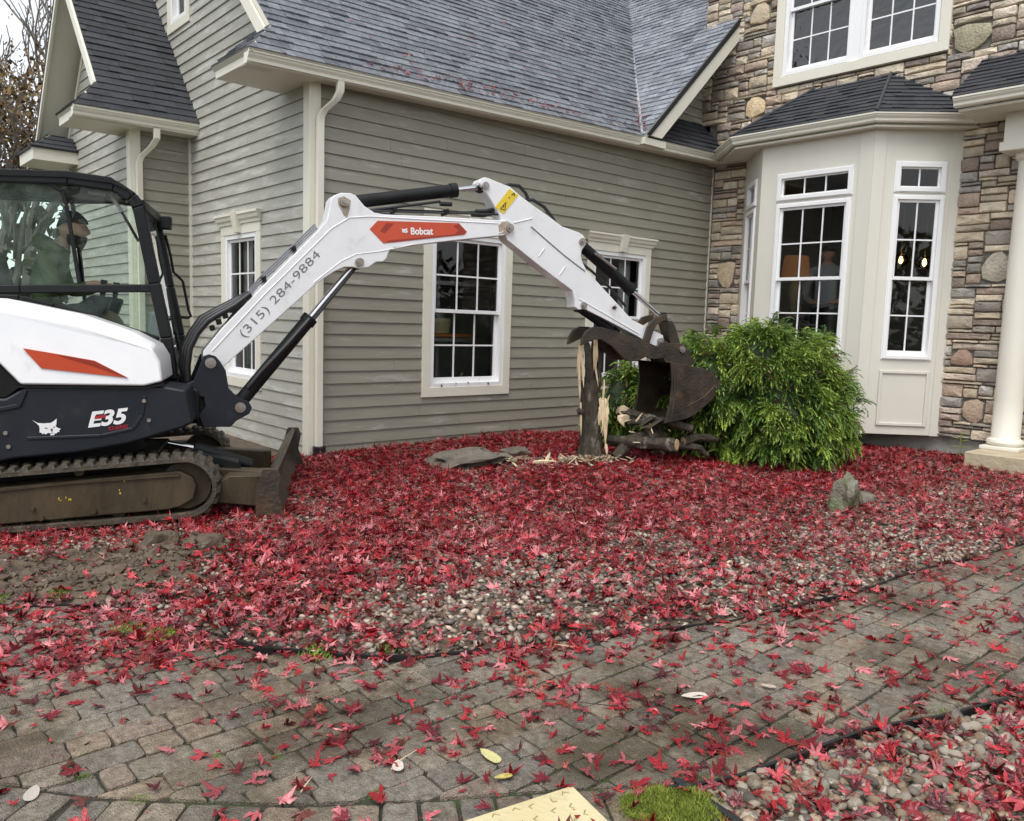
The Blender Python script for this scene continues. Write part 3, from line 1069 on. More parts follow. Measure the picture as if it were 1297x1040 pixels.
def facet3(pts, m, seed):
    pts = [np.array(p) for p in pts]
    u = pts[1] - pts[0]
    u /= np.linalg.norm(u)
    n = np.cross(u, pts[-1] - pts[0])
    n /= np.linalg.norm(n)
    if n[2] < 0:
        n = -n
    v = np.cross(n, u)
    q = [((p - pts[0]) @ u, (p - pts[0]) @ v) for p in pts]
    roof_facet(pts[0], u, v, q, m, seed, exposure=.11, slab=.03, under='black_edge')


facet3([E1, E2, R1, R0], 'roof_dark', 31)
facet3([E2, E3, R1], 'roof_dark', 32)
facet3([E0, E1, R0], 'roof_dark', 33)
MB().tube([E2 + (0, 0, .015), R1 + (0, 0, .015)], .022, 6).build('hip_cap', 'roof_dark', house)
MB().tube([E1 + (0, 0, .015), R0 + (0, 0, .015)], .022, 6).build('hip_cap', 'roof_dark', house)

# ---- porch
gutter([(9.97, 3.89, 4.06), (9.97, .6, 4.06)])
facet3([(9.86, 3.92, 4.17), (9.86, .6, 4.17), (X3, .6, 4.80), (X3, 3.92, 4.80)], 'roof_dark', 35)
MB().box((9.97, .6, 4.02), (X3 - .09, 3.86, 4.05)).build('soffit', 'soffit', house)
MB().box((10.36, .6, 3.62), (10.84, 3.50, 4.02)).build('porch_beam', 'column', house, bevel=.006)
MB().box((10.33, 3.0, 3.60), (10.87, 3.53, 3.70)).build('column_capital', 'column', house, bevel=.006)
MB().lathe((10.604, 3.267, .2), [(.195, .0), (.195, .045), (.17, .046), (.19, .06), (.20, .085), (.19, .115), (.165, .125), (.153, .14), (.150, .6), (.148, 1.3), (.142, 2.2), (.13, 3.2), (.13, 3.3), (.165, 3.33), (.17, 3.4)], 32).build('porch_column', 'column', house, smooth=40)
MB().box((10.40, 3.06, .201), (10.81, 3.475, .238)).build('column_plinth', 'column', house, bevel=.006)
st = MB()
for k in range(10):
    pass
st.box((9.93, .4, -.03), (10.70, 3.46, .20))
st.build('porch_step', 'step', house, bevel=.012)

# ---- downspouts
def downspout(path, w=.075, d=.055):
    pts = [Vector(p) for p in path]
    mb = MB()
    V, fs = [], []
    for p in pts:
        V += [p + Vector((-w / 2, -d / 2, 0)), p + Vector((w / 2, -d / 2, 0)), p + Vector((w / 2, d / 2, 0)), p + Vector((-w / 2, d / 2, 0))]
    for i in range(len(pts) - 1):
        fs += [(4 * i + k, 4 * i + 4 + k, 4 * i + 4 + (k + 1) % 4, 4 * i + (k + 1) % 4) for k in range(4)]
    mb.add(V, fs)
    return mb.build('downspout', 'trim', house, bevel=.008)


downspout([(4.165, 7.47, 3.86), (4.165, 7.475, 3.74), (4.14, 7.51, 3.66), (4.06, 7.60, 3.56), (4.035, 7.63, 3.50), (4.03, 7.63, 3.40), (4.03, 7.63, .12)])
downspout([(3.44, 10.72, 3.75), (3.44, 10.725, 3.63), (3.41, 10.80, 3.55), (3.31, 10.9, 3.42), (3.29, 10.93, 3.36), (3.29, 10.93, .05)])
mb = MB()
prof = []
for k in range(12):
    prof.append((.062 if k % 2 else .07, k * .016))
mb.lathe((4.035, 7.625, -.02), prof, 16)
mb.build('drain_boot', 'plastic', house, smooth=60)

flush('siding_board', 'siding_boards', house, 300)
flush('shingle', 'shingles', house, 300)
flush('stone', 'stones', house, 300, smooth=32)
# things inside the rooms
def lamp(name, label, p, r):
    t = thing(name, label, 'lamp', p)
    MB().lathe(p, [(.02, 0), (.09, .005), (.10, .03), (.03, .06), (.05, .2), (.10, .36), (.08, .44), (.02, .60)], 16).build('lamp_base', 'lamp_base', t, smooth=50)
    MB().lathe((p[0], p[1], p[2] + .58), [(r, 0), (r * 1.02, .04), (r * .95, .2), (r * .85, .33)], 20).build('lamp_shade', 'shade', t, smooth=50)
    return t


# ============================================================ GROUND
def gnoise(x, y, s, seed=0):
    """cheap smooth value noise"""
    x, y = np.asarray(x) * s + seed * 17.3, np.asarray(y) * s + seed * 9.1
    xi, yi = np.floor(x).astype(int), np.floor(y).astype(int)
    fx, fy = x - xi, y - yi
    fx, fy = fx * fx * (3 - 2 * fx), fy * fy * (3 - 2 * fy)

    def h(a, b):
        n = (a * 374761393 + b * 668265263 + seed * 1442695) & 0x7fffffff
        n = ((n ^ (n >> 13)) * 1274126177) & 0x7fffffff
        return ((n ^ (n >> 16)) & 0xffff) / 65535.
    return (h(xi, yi) * (1 - fx) + h(xi + 1, yi) * fx) * (1 - fy) + (h(xi, yi + 1) * (1 - fx) + h(xi + 1, yi + 1) * fx) * fy


EDGE = [(-3.0, 7.3), (.69, 4.65), (1.1, 4.36), (1.27, 4.12), (1.36, 3.75), (1.49, 3.36), (1.71, 3.11), (1.97, 2.88), (2.39, 2.70), (2.85, 2.55), (3.55, 2.27), (4.38, 2.12), (5.41, 2.05), (6.67, 1.87), (9.0, 1.6), (9.9, 1.4)]
BEDPOLY = EDGE + [(14, 1.0), (14, 20), (-10, 20), (-10, 9)]
EDGE2 = [(2.03, 1.50), (2.12, 1.454), (2.3, 1.395), (2.48, 1.355), (2.75, 1.30), (2.91, 1.275), (3.24, 1.14), (3.75, .99), (5, .5)]
BEDPOLY2 = EDGE2 + [(5, -2), (1.95, -2), (2.0, 1.2)]


def seg_dist(x, y, path):
    d = np.full(np.shape(x), 1e9)
    for (ax, ay), (bx, by) in zip(path, path[1:]):
        dx, dy = bx - ax, by - ay
        t = np.clip(((x - ax) * dx + (y - ay) * dy) / (dx * dx + dy * dy), 0, 1)
        d = np.minimum(d, np.hypot(x - ax - t * dx, y - ay - t * dy))
    return d


def inside(x, y, poly):
    r = np.zeros(np.shape(x), bool)
    for (ax, ay), (bx, by) in zip(poly, poly[1:] + poly[:1]):
        c = ((ay > y) != (by > y)) & (x < (bx - ax) * (y - ay) / ((by - ay) or 1e-9) + ax)
        r ^= c
    return r


def bed_d(x, y):
    d1 = seg_dist(x, y, EDGE) * np.where(inside(x, y, BEDPOLY), 1, -1)
    d2 = seg_dist(x, y, EDGE2) * np.where(inside(x, y, BEDPOLY2), 1, -1)
    return np.maximum(d1, d2)


def gauss(x, y, cx, cy, sx, sy=None):
    sy = sy or sx
    return np.exp(-((x - cx) ** 2 / (2 * sx * sx) + (y - cy) ** 2 / (2 * sy * sy)))


def terrain(x, y):
    x, y = np.asarray(x, float), np.asarray(y, float)
    d = bed_d(x, y)
    z = np.clip((d + .02) / .05, 0, 1) * .055 - .045
    inn = np.clip(d / .4, 0, 1)
    z += inn * (.085 * gauss(x, y, 5.9, 5.6, 1.0, .8) + .012 * (gnoise(x, y, 4, 1) - .4) + .01 * (gnoise(x, y, 11, 2) - .5))
    z += np.clip(d / .12, 0, 1) * (.11 * gauss(x, y, 1.72, 4.98, .20, .16) + .05 * gauss(x, y, 1.35, 4.75, .3, .1) - .03 * gauss(x, y, 1.2, 5.2, .35, .15)) * (.6 + .8 * gnoise(x, y, 9, 3))
    mud = np.clip(d / .12, 0, 1) * np.clip(1.5 * gauss(x, y, 1.15, 4.95, .6, .45), 0, 1)
    z += mud * (.05 * (gnoise(x, y, 6.5, 21) - .45) + .03 * (gnoise(x, y, 15, 22) - .5))
    z += .05 * np.clip((d - .1) / .3, 0, 1) * gauss(x, y, 3.0, 2.9, .8, .35)
    z = z - inn * (.055 * gauss(x, y, 1.3, 6.05, .9, .45) + .085 * gauss(x, y, .3, 6.5, .8, .6))
    return z


MB().box((-90, -90, -.30), (160, 160, -.075)).build('ground', 'ground')
tag(bpy.data.objects['ground'], kind='structure')
# planting bed as one height field
gx, gy = np.arange(-1.2, 12.6, .04), np.arange(-.6, 12, .04)
X_, Y_ = np.meshgrid(gx, gy, indexing='ij')
Z_ = terrain(X_, Y_)
V = np.stack([X_, Y_, Z_], -1).reshape(-1, 3)
nx, ny = len(gx), len(gy)
ii, jj = np.meshgrid(np.arange(nx - 1), np.arange(ny - 1), indexing='ij')
q = (ii * ny + jj).ravel()
tag(raw('garden_bed', V, np.stack([q, q + ny, q + ny + 1, q + 1], 1), 'soil', smooth=180), kind='structure')

# patio: joint sand with pavers laid in it
_pp = [(-3.0, -2.5), (12, -2.5), (12, 1.1)] + EDGE[::-1]
patio = MB().prism(FZ(0), _pp, -.07, -.014).build('patio', 'sand')
tag(patio, kind='structure')
PR = random.Random(4)
BORD = [(-.6, 4.05), (.05, 3.3), (.41, 2.88), (.62, 2.62), (.77, 2.48), (1.08, 2.2), (1.44, 1.95), (1.73, 1.78), (2.0, 1.60)]
BORDPOLY = BORD + [(2.3, 0), (-2, 0), (-2, 4)]
PT = [(.31, .275, .225), (.29, .26, .22), (.27, .25, .22), (.255, .235, .205), (.29, .268, .23), (.24, .23, .21), (.32, .27, .215), (.27, .225, .195), (.225, .215, .20), (.26, .245, .22)]


def paver(cx, cy, L, W, ang, tintc=None, cut=None):
    hl, hw = L / 2, W / 2
    c = .09 * W
    base = [(-hl + c, -hw), (0, -hw), (hl - c, -hw), (hl, -hw + c), (hl, 0), (hl, hw - c), (hl - c, hw), (0, hw), (-hl + c, hw), (-hl, hw - c), (-hl, 0), (-hl, -hw + c)]
    base = [(a + PR.uniform(-.004, .004), b + PR.uniform(-.004, .004)) for a, b in base]
    ca, sa = math.cos(ang), math.sin(ang)
    base = [(cx + a * ca - b * sa, cy + a * sa + b * ca) for a, b in base]
    if cut:
        # sawn along the border line: keep what lies behind it
        (ax, ay), (bx, by) = cut
        out = []
        for k in range(len(base)):
            p, q = base[k - 1], base[k]
            sp = (bx - ax) * (p[1] - ay) - (by - ay) * (p[0] - ax)
            sq = (bx - ax) * (q[1] - ay) - (by - ay) * (q[0] - ax)
            if (sp > 0) != (sq > 0):
                t = sp / (sp - sq)
                out.append((p[0] + t * (q[0] - p[0]), p[1] + t * (q[1] - p[1])))
            if sq > 0:
                out.append(q)
        base = out
        if len(base) < 3 or abs(area2(base)) < .0012:
            return
    n = len(base)
    gx_, gy_ = sum(p[0] for p in base) / n, sum(p[1] for p in base) / n
    tx, ty, z0 = PR.gauss(0, .012), PR.gauss(0, .012), PR.gauss(0, .0018)
    lift = lambda x, y: (x - gx_) * tx + (y - gy_) * ty + z0
    V = [(x, y, -.03) for x, y in base]
    V += [(x, y, -.005 + lift(x, y)) for x, y in base]
    inn = []
    for x, y in base:
        d = math.hypot(x - gx_, y - gy_) or 1
        f = max(.5, 1 - .011 / d)
        inn.append((gx_ + (x - gx_) * f, gy_ + (y - gy_) * f))
    V += [(x, y, lift(x, y) + PR.uniform(-.0012, .0012)) for x, y in inn]
    fs = []
    for r in (0, n):
        fs += [(r + i, r + (i + 1) % n, r + n + (i + 1) % n, r + n + i) for i in range(n)]
    fs.append(tuple(range(2 * n, 3 * n)))
    t = tintc or PR.choice(PT)
    k = PR.uniform(.8, 1.12)
    piece('paver', MB().add(V, fs, tuple(q * k for q in t)), 'paver', patio)


def border_cut(cx, cy):
    best = min(zip(BORD, BORD[1:]), key=lambda s: float(seg_dist(np.array(cx), np.array(cy), list(s))))
    (ax, ay), (bx, by) = best
    L = math.hypot(bx - ax, by - ay)
    nx_, ny_ = -(by - ay) / L * .004, (bx - ax) / L * .004
    return ((ax + nx_, ay + ny_), (bx + nx_, by + ny_))


RW = .134
y = .348
row = 0
while y < 5.6:
    x = -2.0 + PR.uniform(0, .2)
    while x < 11.4:
        L = PR.choice((.205, .205, .205, .16, .134, .095))
        cx, cy = x + L / 2, y + RW / 2 + .006 * math.sin(x * 1.7 + row)
        px, py, pz = proj((cx, cy, 0))
        if pz > .2 and -480 < px < 1780 and py < 1500 and py > 0:
            d = float(bed_d(np.array(cx), np.array(cy)))
            bd = float(seg_dist(np.array(cx), np.array(cy), BORD))
            if d < .03 and (bd < .14 or not inside(np.array(cx), np.array(cy), BORDPOLY)):
                paver(cx, cy, L - .007, RW - .007, PR.gauss(0, .016), None, border_cut(cx, cy) if bd < .16 else None)
        x += L
    y += RW
    row += 1
# border course follows the curve
for rowk in range(3):
    off = -.112 - rowk * .2
    acc = 0
    for (ax, ay), (bx, by) in zip(BORD, BORD[1:]):
        Ls = math.hypot(bx - ax, by - ay)
        dx, dy = (bx - ax) / Ls, (by - ay) / Ls
        while acc < Ls:
            cx, cy = ax + dx * acc - dy * off, ay + dy * acc + dx * off
            w = .118
            d = float(bed_d(np.array(cx), np.array(cy)))
            if d < .0:
                paver(cx, cy, .190, w - .010, math.atan2(dy, dx) + math.pi / 2)
            acc += w
        acc -= Ls
flush('paver', 'pavers', patio, 300, smooth=24)


def ribbon_edge(path, name, label, rise=0):
    P = []
    for (ax, ay), (bx, by) in zip(path, path[1:]):
        k = max(2, int(math.hypot(bx - ax, by - ay) / .09))
        P += [(ax + (bx - ax) * i / k, ay + (by - ay) * i / k) for i in range(k)]
    P = [(x + .012 * (gnoise(x, y, 5, 8) - .5), y + .012 * (gnoise(x, y, 5, 9) - .5)) for x, y in P]
    V, fs = [], []
    for i, (x, y) in enumerate(P):
        a, b = P[max(i - 1, 0)], P[min(i + 1, len(P) - 1)]
        d = Vector((b[0] - a[0], b[1] - a[1], 0)).normalized()
        o = Vector((d.y, -d.x, 0)) * .007
        top = rise + .026 * float(gnoise(x, y, 2.2, 6))
        for s, z in ((-1, -.05), (1, -.05), (1.6, top), (-1.6, top)):
            V.append((x + o.x * s * .6, y + o.y * s * .6, z))
    for i in range(len(P) - 1):
        fs += [(4 * i + k, 4 * i + 4 + k, 4 * i + 4 + (k + 1) % 4, 4 * i + (k + 1) % 4) for k in range(4)]
    return tag(MB().add(V, fs).build(name, 'plastic', None, smooth=40), label, 'edging')


ribbon_edge(EDGE[1:-1], 'lawn_edging', 'long black plastic edging strip between the leafy gravel bed and the pavers')
ribbon_edge(EDGE2[:-1], 'lawn_edging', 'short black edging strip beside the pale river stones at the front corner', .022)

# ------------------------------------------------------------ excavator
TH = rad(-25)
du = np.array([math.cos(TH), math.sin(TH), 0])
nl = np.array([-du[1], du[0], 0])
P0 = np.array([2.03, 5.87, 0])
FE = Fr(P0, du, (0, 0, 1), -nl)
EC = P0 + du * -.85 + nl * .875
exc = thing('mini_excavator', 'white and dark navy tracked mini excavator with orange decals and raised arm', 'excavator', tuple(EC), TH)


def W(u, v, z):
    return P0 + du * u + nl * v + np.array([0, 0, z])


def ep(poly, v0, v1, mb=None):
    if area2(poly) < 0:
        poly = poly[::-1]
    return (mb or MB()).prism(FE, poly, -v1, -v0)


def bars(path, w, v0, v1, mb=None, closed=False):
    """flat frame bars: a strip of width w along a (u, z) path, between depths v0 and v1"""
    mb = mb or MB()
    n = len(path)
    L, Rr = [], []
    for i in range(n):
        a = np.array(path[i - 1]) if (i or closed) else None
        b = np.array(path[i])
        c = np.array(path[(i + 1) % n]) if (i < n - 1 or closed) else None
        d0 = (b - a) / np.linalg.norm(b - a) if a is not None else None
        d1 = (c - b) / np.linalg.norm(c - b) if c is not None else None
        d0 = d1 if d0 is None else d0
        d1 = d0 if d1 is None else d1
        o0, o1 = np.array([-d0[1], d0[0]]), np.array([-d1[1], d1[0]])
        o = o0 + o1
        o /= np.linalg.norm(o)
        o /= max(.5, o @ o0)
        L.append(b + o * w / 2)
        Rr.append(b - o * w / 2)
    for i in range(n if closed else n - 1):
        j = (i + 1) % n
        ep([tuple(Rr[i]), tuple(Rr[j]), tuple(L[j]), tuple(L[i])], v0, v1, mb)
    return mb


# tracks
def stadium(r0, r1, c0, c1, step=.03):
    """closed (u,z) path, front circle c0/r0, rear circle c1/r1"""
    pts = []
    for k in range(-10, 11):
        t = math.pi / 2 * k / 10
        pts.append((c0[0] + r0 * math.cos(t), c0[1] + r0 * math.sin(t)))
    for k in range(-10, 11):
        t = math.pi / 2 * k / 10
        pts.append((c1[0] - r1 * math.cos(t), c1[1] + r1 * math.sin(-t) * -1 * -1))
    return pts


def loop_points(r, n):
    c0, c1 = (.005, .240), (-1.62, .140)
    P = []
    for k in range(13):
        t = -math.pi / 2 + math.pi * k / 12
        P.append((c0[0] + r * math.cos(t), c0[1] + r * math.sin(t)))
    for k in range(13):
        t = math.pi / 2 + math.pi * k / 12
        P.append((c1[0] + (r - .02) * math.cos(t), c1[1] + (r - .02) * math.sin(t)))
    P = np.array(P + [P[0]])
    s = np.concatenate([[0], np.cumsum(np.hypot(*np.diff(P, axis=0).T))])
    t = np.linspace(0, s[-1], n, endpoint=False)
    return np.stack([np.interp(t, s, P[:, 0]), np.interp(t, s, P[:, 1])], 1), s[-1]


lugmesh = None
for (v0, v1) in ((0, .32), (1.43, 1.75)):
    o_, L_ = loop_points(.222, 110)
    i_, _ = loop_points(.192, 110)
    V, fs = [], []
    n = len(o_)
    for k in range(n):
        V += [W(o_[k, 0], v0, o_[k, 1]), W(o_[k, 0], v1, o_[k, 1]), W(i_[k, 0], v1, i_[k, 1]), W(i_[k, 0], v0, i_[k, 1])]
    for k in range(n):
        m = (k + 1) % n
        fs += [(4 * k + a, 4 * k + (a + 1) % 4, 4 * m + (a + 1) % 4, 4 * m + a) for a in range(4)]
    track = MB().add(V, fs).build('track', 'rubber', exc, smooth=50)
    NL = 56
    c_, _ = loop_points(.222, NL)
    if lugmesh is None:
        mb = MB()
        for s, o in ((0, 0), (1, .032)):
            a, b = .004 + s * .16, .15 + s * .16
            Vv = [(-.026 + o, a, -.004), (.026 + o, a, -.004), (.032 + o, b, -.004), (-.02 + o, b, -.004), (-.017 + o, a + .01, .026), (.017 + o, a + .01, .026), (.023 + o, b - .01, .026), (-.011 + o, b - .01, .026)]
            mb.add(Vv, [(3, 2, 1, 0), (4, 5, 6, 7), (0, 1, 5, 4), (1, 2, 6, 5), (2, 3, 7, 6), (3, 0, 4, 7)])
        first = mb.build('track_lug', 'rubber', track)
        lugmesh = first.data
    else:
        first = None
    for k in range(NL):
        a, b = c_[k], c_[(k + 1) % NL]
        t = (b - a) / np.linalg.norm(b - a)
        tv = du * t[0] + np.array([0, 0, 1]) * t[1]
        nv = du * t[1] - np.array([0, 0, 1]) * t[0]
        p = W(a[0], v0, a[1])
        mt = Matrix(((tv[0], nl[0], nv[0], p[0]), (tv[1], nl[1], nv[1], p[1]), (tv[2], nl[2], nv[2], p[2]), (0, 0, 0, 1)))
        if first is not None:
            o = first
            first = None
        else:
            o = bpy.data.objects.new('track_lug', lugmesh)
            COL.objects.link(o)
            o.parent = track
        o.matrix_basis = mt
    # side frame, idler, sprocket and rollers
    fp = [(-1.72, .07), (-.12, .085), (-.03, .10), (.06, .15), (.085, .24), (.06, .31), (-.03, .365), (-1.2, .335), (-1.72, .30)]
    fp = [(u, z - .004 + .053 * u) for u, z in fp]
    ep(fp, v0 + .045, v1 - .045).build('track_frame', 'muddy', exc, bevel=.012)
    rl = MB()
    rl = bars([(-1.65, .21), (-.75, .292), (-.03, .330)], .014, v0 + .03, v0 + .05, rl)
    rl.build('frame_rib', 'muddy', exc)
    for (u, z, r) in ((.005, .245, .175), (-1.62, .225, .165), (-.45, .105, .06), (-.85, .1, .06), (-1.25, .1, .06), (-.7, .40, .035)):
        z += .053 * u
        MB().tube([W(u, v0 + .10, z), W(u, v1 - .10, z)], r, 20).build('track_wheel', 'muddy', exc, smooth=40)
    if v0 == 0:
        for (u, z, r) in ((-.98, .17, .014), (-.60, .12, .022), (-.27, .17, .016), (-.93, .10, .02)):
            z += .053 * u
            MB().tube([W(u, .02, z), W(u, .05, z)], r, 10).build('frame_bolt', 'muddy', exc, smooth=40)
        mk = MB()
        for (u, z, w, h) in ((-.82, .215, .006, .022), (-.812, .208, .012, .006), (-.775, .22, .005, .018), (-.755, .212, .016, .005), (-.757, .204, .005, .02), (-.745, .203, .006, .022), (-.43, .225, .012, .014), (-.432, .246, .005, .018), (-.40, .31, .007, .035)):
            z += .053 * u
            mk.fbox(FE, u, u + w * .8, z, z + h * .8, -.0445, -.0425)
        mk.build('paint_mark', 'xyellow', exc)
mb = ep([(-1.35, .22), (-.3, .22), (-.25, .40), (-1.4, .40)], .3, 1.45)
mb.build('undercarriage', 'xblack', exc, bevel=.02)
mb = MB().tube([W(-.85, .875, .36), W(-.85, .875, .52)], .46, 28)
mb.build('slew_ring', 'xblack', exc, smooth=40)

# dozer blade
bm_ = MB()
prof = [(.60, .0), (.66, .03), (.585, .12), (.555, .2), (.575, .3), (.63, .37), (.60, .385), (.535, .31), (.51, .2), (.54, .1)]
n = len(prof)
V = []
SK = .085
for v, dz in ((-.06, .0), (.9, .01), (1.90, .035)):
    V += [W(u + .03 + SK * v, v, z + dz) for u, z in prof]
fs = []
for i in range(2):
    fs += [(i * n + k, i * n + (k + 1) % n, (i + 1) * n + (k + 1) % n, (i + 1) * n + k) for k in range(n)]
fs += [tuple(range(n - 1, -1, -1)), tuple(2 * n + k for k in range(n))]
blade = bm_.add(V, fs).build('dozer_blade', 'rust', exc, smooth=35)
ep([(.50, .02), (.66, -.02), (.70, .04), (.66, .20), (.675, .33), (.65, .385), (.55, .385), (.505, .26), (.495, .15)], -.085, -.06).build('end_plate', 'rust', blade, bevel=.004)
ep([(u + .15, z) for u, z in [(.57, .04), (.73, .01), (.755, .06), (.70, .22), (.725, .36), (.70, .425), (.60, .425), (.555, .28), (.545, .17)]], 1.90, 1.925).build('end_plate', 'rust', blade, bevel=.004)
for v in (.33, 1.30):
    ep([(-.15, .20), (.10, .215), (.52, .10), (.60, .10), (.60, .30), (.50, .30), (.1, .33), (-.15, .33)], v, v + .12).build('blade_arm', 'muddy', exc, bevel=.012)
ep([(.05, .12), (.60, .05), (.60, .30), (.30, .30)], .12, .30).build('blade_gusset', 'muddy', exc, bevel=.01)
MB().tube([W(.02, .52, .455), W(.44, .62, .29)], .052, 12).build('blade_cylinder', 'xblack', exc, smooth=40)
MB().tube([W(-.16, .50, .50), W(.02, .52, .455)], .022, 10).build('blade_rod', 'chrome', exc, smooth=40)
ep([(.0, .41), (.02, .46), (.36, .36), (.38, .30), (.30, .30)], .38, .66).build('cylinder_guard', 'xblack', exc, bevel=.01)

# upper body
ep([(-1.95, .50), (-1.19, .440), (-1.10, .458), (-.70, .495), (-.37, .556), (-.02, .664), (.055, .70), (.01, .944), (-.13, .968), (-1.02, .958), (-1.14, .88), (-1.95, .84)], .10, .62).build('side_skirt', 'xnavy', exc, bevel=.02, seg=3)
ep([(-1.95, .5), (-.30, .52), (.06, .66), (.06, .90), (-.1, .94), (-1.95, .94)], .622, 1.66).build('platform', 'xblack', exc, bevel=.02)
# crease strip low on the skirt
mb = bars([(-1.02, .60), (-.55, .615), (-.34, .665), (-.28, .76), (-.26, .90)], .024, .092, .11)
mb.build('skirt_crease', 'xnavy', exc, bevel=.006)
mb = bars([(-1.015, .94), (-1.06, .83), (-1.19, .80)], .03, .088, .11)
mb.build('skirt_crease', 'xnavy', exc, bevel=.006)
# white cowl with a slanted shoulder
cow = [(-1.95, 1.53), (-1.15, 1.527), (-.682, 1.435), (-.373, 1.328), (-.205, 1.237), (-.154, 1.148), (-.138, 1.005), (-.262, .972), (-1.04, .976), (-1.165, 1.12), (-1.34, 1.26), (-1.95, 1.34)]
ci = [(u, z + .035 if i < 6 else z) for i, (u, z) in enumerate(cow)]
n = len(cow)
V = [W(u, .24, z) for u, z in ci] + [W(u + (.0 if i > 6 else -.0), .07 if 6 <= i <= 8 or z < 1.3 else .12, z - (.05 if i < 4 else 0)) for i, (u, z) in enumerate(cow)] + [W(u, .69, z + (.02 if i < 6 else 0)) for i, (u, z) in enumerate(cow)]
fs = [tuple(range(n, 2 * n))] + [(n + (i + 1) % n, n + i, i, (i + 1) % n) for i in range(n)] + [((i + 1) % n, i, 2 * n + i, 2 * n + (i + 1) % n) for i in range(n)] + [tuple(range(3 * n - 1, 2 * n - 1, -1))]
cowl = MB().add(V, fs).build('engine_cowl', 'xwhite', exc, bevel=.018, seg=3)
import bmesh
bmm = bmesh.new()
bmm.from_mesh(cowl.data)
bmesh.ops.recalc_face_normals(bmm, faces=bmm.faces)
bmm.to_mesh(cowl.data)
bmm.free()
ep([(-1.014, 1.226), (-.80, 1.190), (-.574, 1.149), (-.364, 1.032), (-.907, 1.092)], .062, .075).build('red_decal', 'xred', cowl)
ep([(-.80, 1.186), (-.574, 1.147), (-.372, 1.036), (-.60, 1.12)], .058, .0615).build('red_decal', 'xred2', cowl)
ep([(-1.30, 1.31), (-1.28, 1.32), (-1.22, 1.255), (-1.235, 1.245)], .055, .072).build('cowl_slot', 'xblack', cowl)
vent = ep([(-1.95, .86), (-1.14, .88), (-1.03, .97), (-1.17, 1.11), (-1.35, 1.24), (-1.95, 1.32)], .11, .5).build('vent_panel', 'xblack', exc, bevel=.01)
for k in range(5):
    z = .90 + k * .06
    ep([(-1.95, z), (-1.25 - .01 * k, z), (-1.25 - .01 * k, z + .02), (-1.95, z + .02)], .095, .112).build('vent_louver', 'xblack', vent)
ep([(-1.06, .972), (-.26, .966), (-.13, .995), (-.13, .975), (-.26, .950), (-1.06, .955)], .085, .11).build('cowl_seal', 'xblack', exc)
for (u, z) in ((-.265, .865), (-.235, .725), (-1.145, .64), (-1.13, .545)):
    MB().tube([W(u, .085, z), W(u, .105, z)], .014, 10).build('skirt_bolt', 'pin', exc, smooth=40)

# bobcat-head emblem traced as a flat badge
HEAD = [(230, 545), (262, 568), (300, 574), (350, 574), (375, 560), (394, 543), (388, 585), (382, 602), (392, 614), (414, 625), (400, 636), (404, 646), (388, 648), (380, 658), (366, 655), (352, 648), (340, 652), (325, 648), (308, 660), (300, 650), (285, 655), (282, 645), (268, 640), (272, 615), (270, 590), (255, 570)]


def emblem(F, cx, cz, s, ang, h, parent, m='white_print', eye='xnavy'):
    ca, sa = math.cos(ang), math.sin(ang)
    T = lambda x, y: (cx + ((x - 325) * ca + (600 - y) * -sa) * s, cz + ((x - 325) * sa + (600 - y) * ca) * s)
    b = MB().prism(F, [T(*p) for p in HEAD][::-1], h, h + .003).build('emblem', m, parent)
    e = MB()
    for tri in ([(305, 605), (330, 612), (312, 616)], [(362, 610), (378, 602), (372, 613)], [(345, 618), (360, 618), (356, 640), (350, 640)]):
        e.prism(F, [T(*p) for p in tri][::-1], h + .0031, h + .0045)
    e.build('emblem_eye', eye, b)
    b2 = MB().prism(F, [T(338, 668), T(368, 668), T(366, 655), T(342, 655)], h, h + .003)
    b2.build('emblem_chin', m, b)


emblem(FE, -.888, .683, .00092, rad(4), -.0995 + .002, exc)


def text(s, name, m, parent, F, a, b, width, height, ang=0, h=0., bold=0., shear=0., space=1.):
    cu = bpy.data.curves.new('lettering', 'FONT')
    cu.body = s
    cu.offset = bold
    cu.shear = shear
    cu.space_character = space
    cu.extrude = .01
    o = bpy.data.objects.new('lettering', cu)
    COL.objects.link(o)
    dg = bpy.context.evaluated_depsgraph_get()
    me = bpy.data.meshes.new_from_object(o.evaluated_get(dg))
    bpy.data.objects.remove(o)
    bpy.data.curves.remove(cu)
    co = np.zeros(len(me.vertices) * 3)
    me.vertices.foreach_get('co', co)
    co = co.reshape(-1, 3)
    lo, hi = co.min(0), co.max(0)
    x = (co[:, 0] - lo[0]) / (hi[0] - lo[0]) * width
    y_ = (co[:, 1] - lo[1]) / (hi[1] - lo[1]) * height
    zz = (co[:, 2] - lo[2]) / (hi[2] - lo[2]) * .002
    ca, sa = math.cos(ang), math.sin(ang)
    aa, bb = a + x * ca - y_ * sa, b + x * sa + y_ * ca
    P = F.O + aa[:, None] * F.u + bb[:, None] * F.v + (h + zz)[:, None] * F.n
    me.vertices.foreach_set('co', P.ravel())
    me.materials.clear()
    return finish(name, me, m, parent)


text('E35', 'model_lettering', 'white_print', exc, FE, -.632, .672, .275, .112, rad(7), -.098, bold=.035, shear=.35)
ep([(-.585, .757), (-.515, .766), (-.52, .743), (-.59, .735)], .094, .0965).build('red_decal', 'red_print', exc)
text('R2-SERIES', 'series_lettering', 'red_print', exc, FE, -.50, .652, .13, .026, rad(8), -.098, bold=.02, shear=.2)

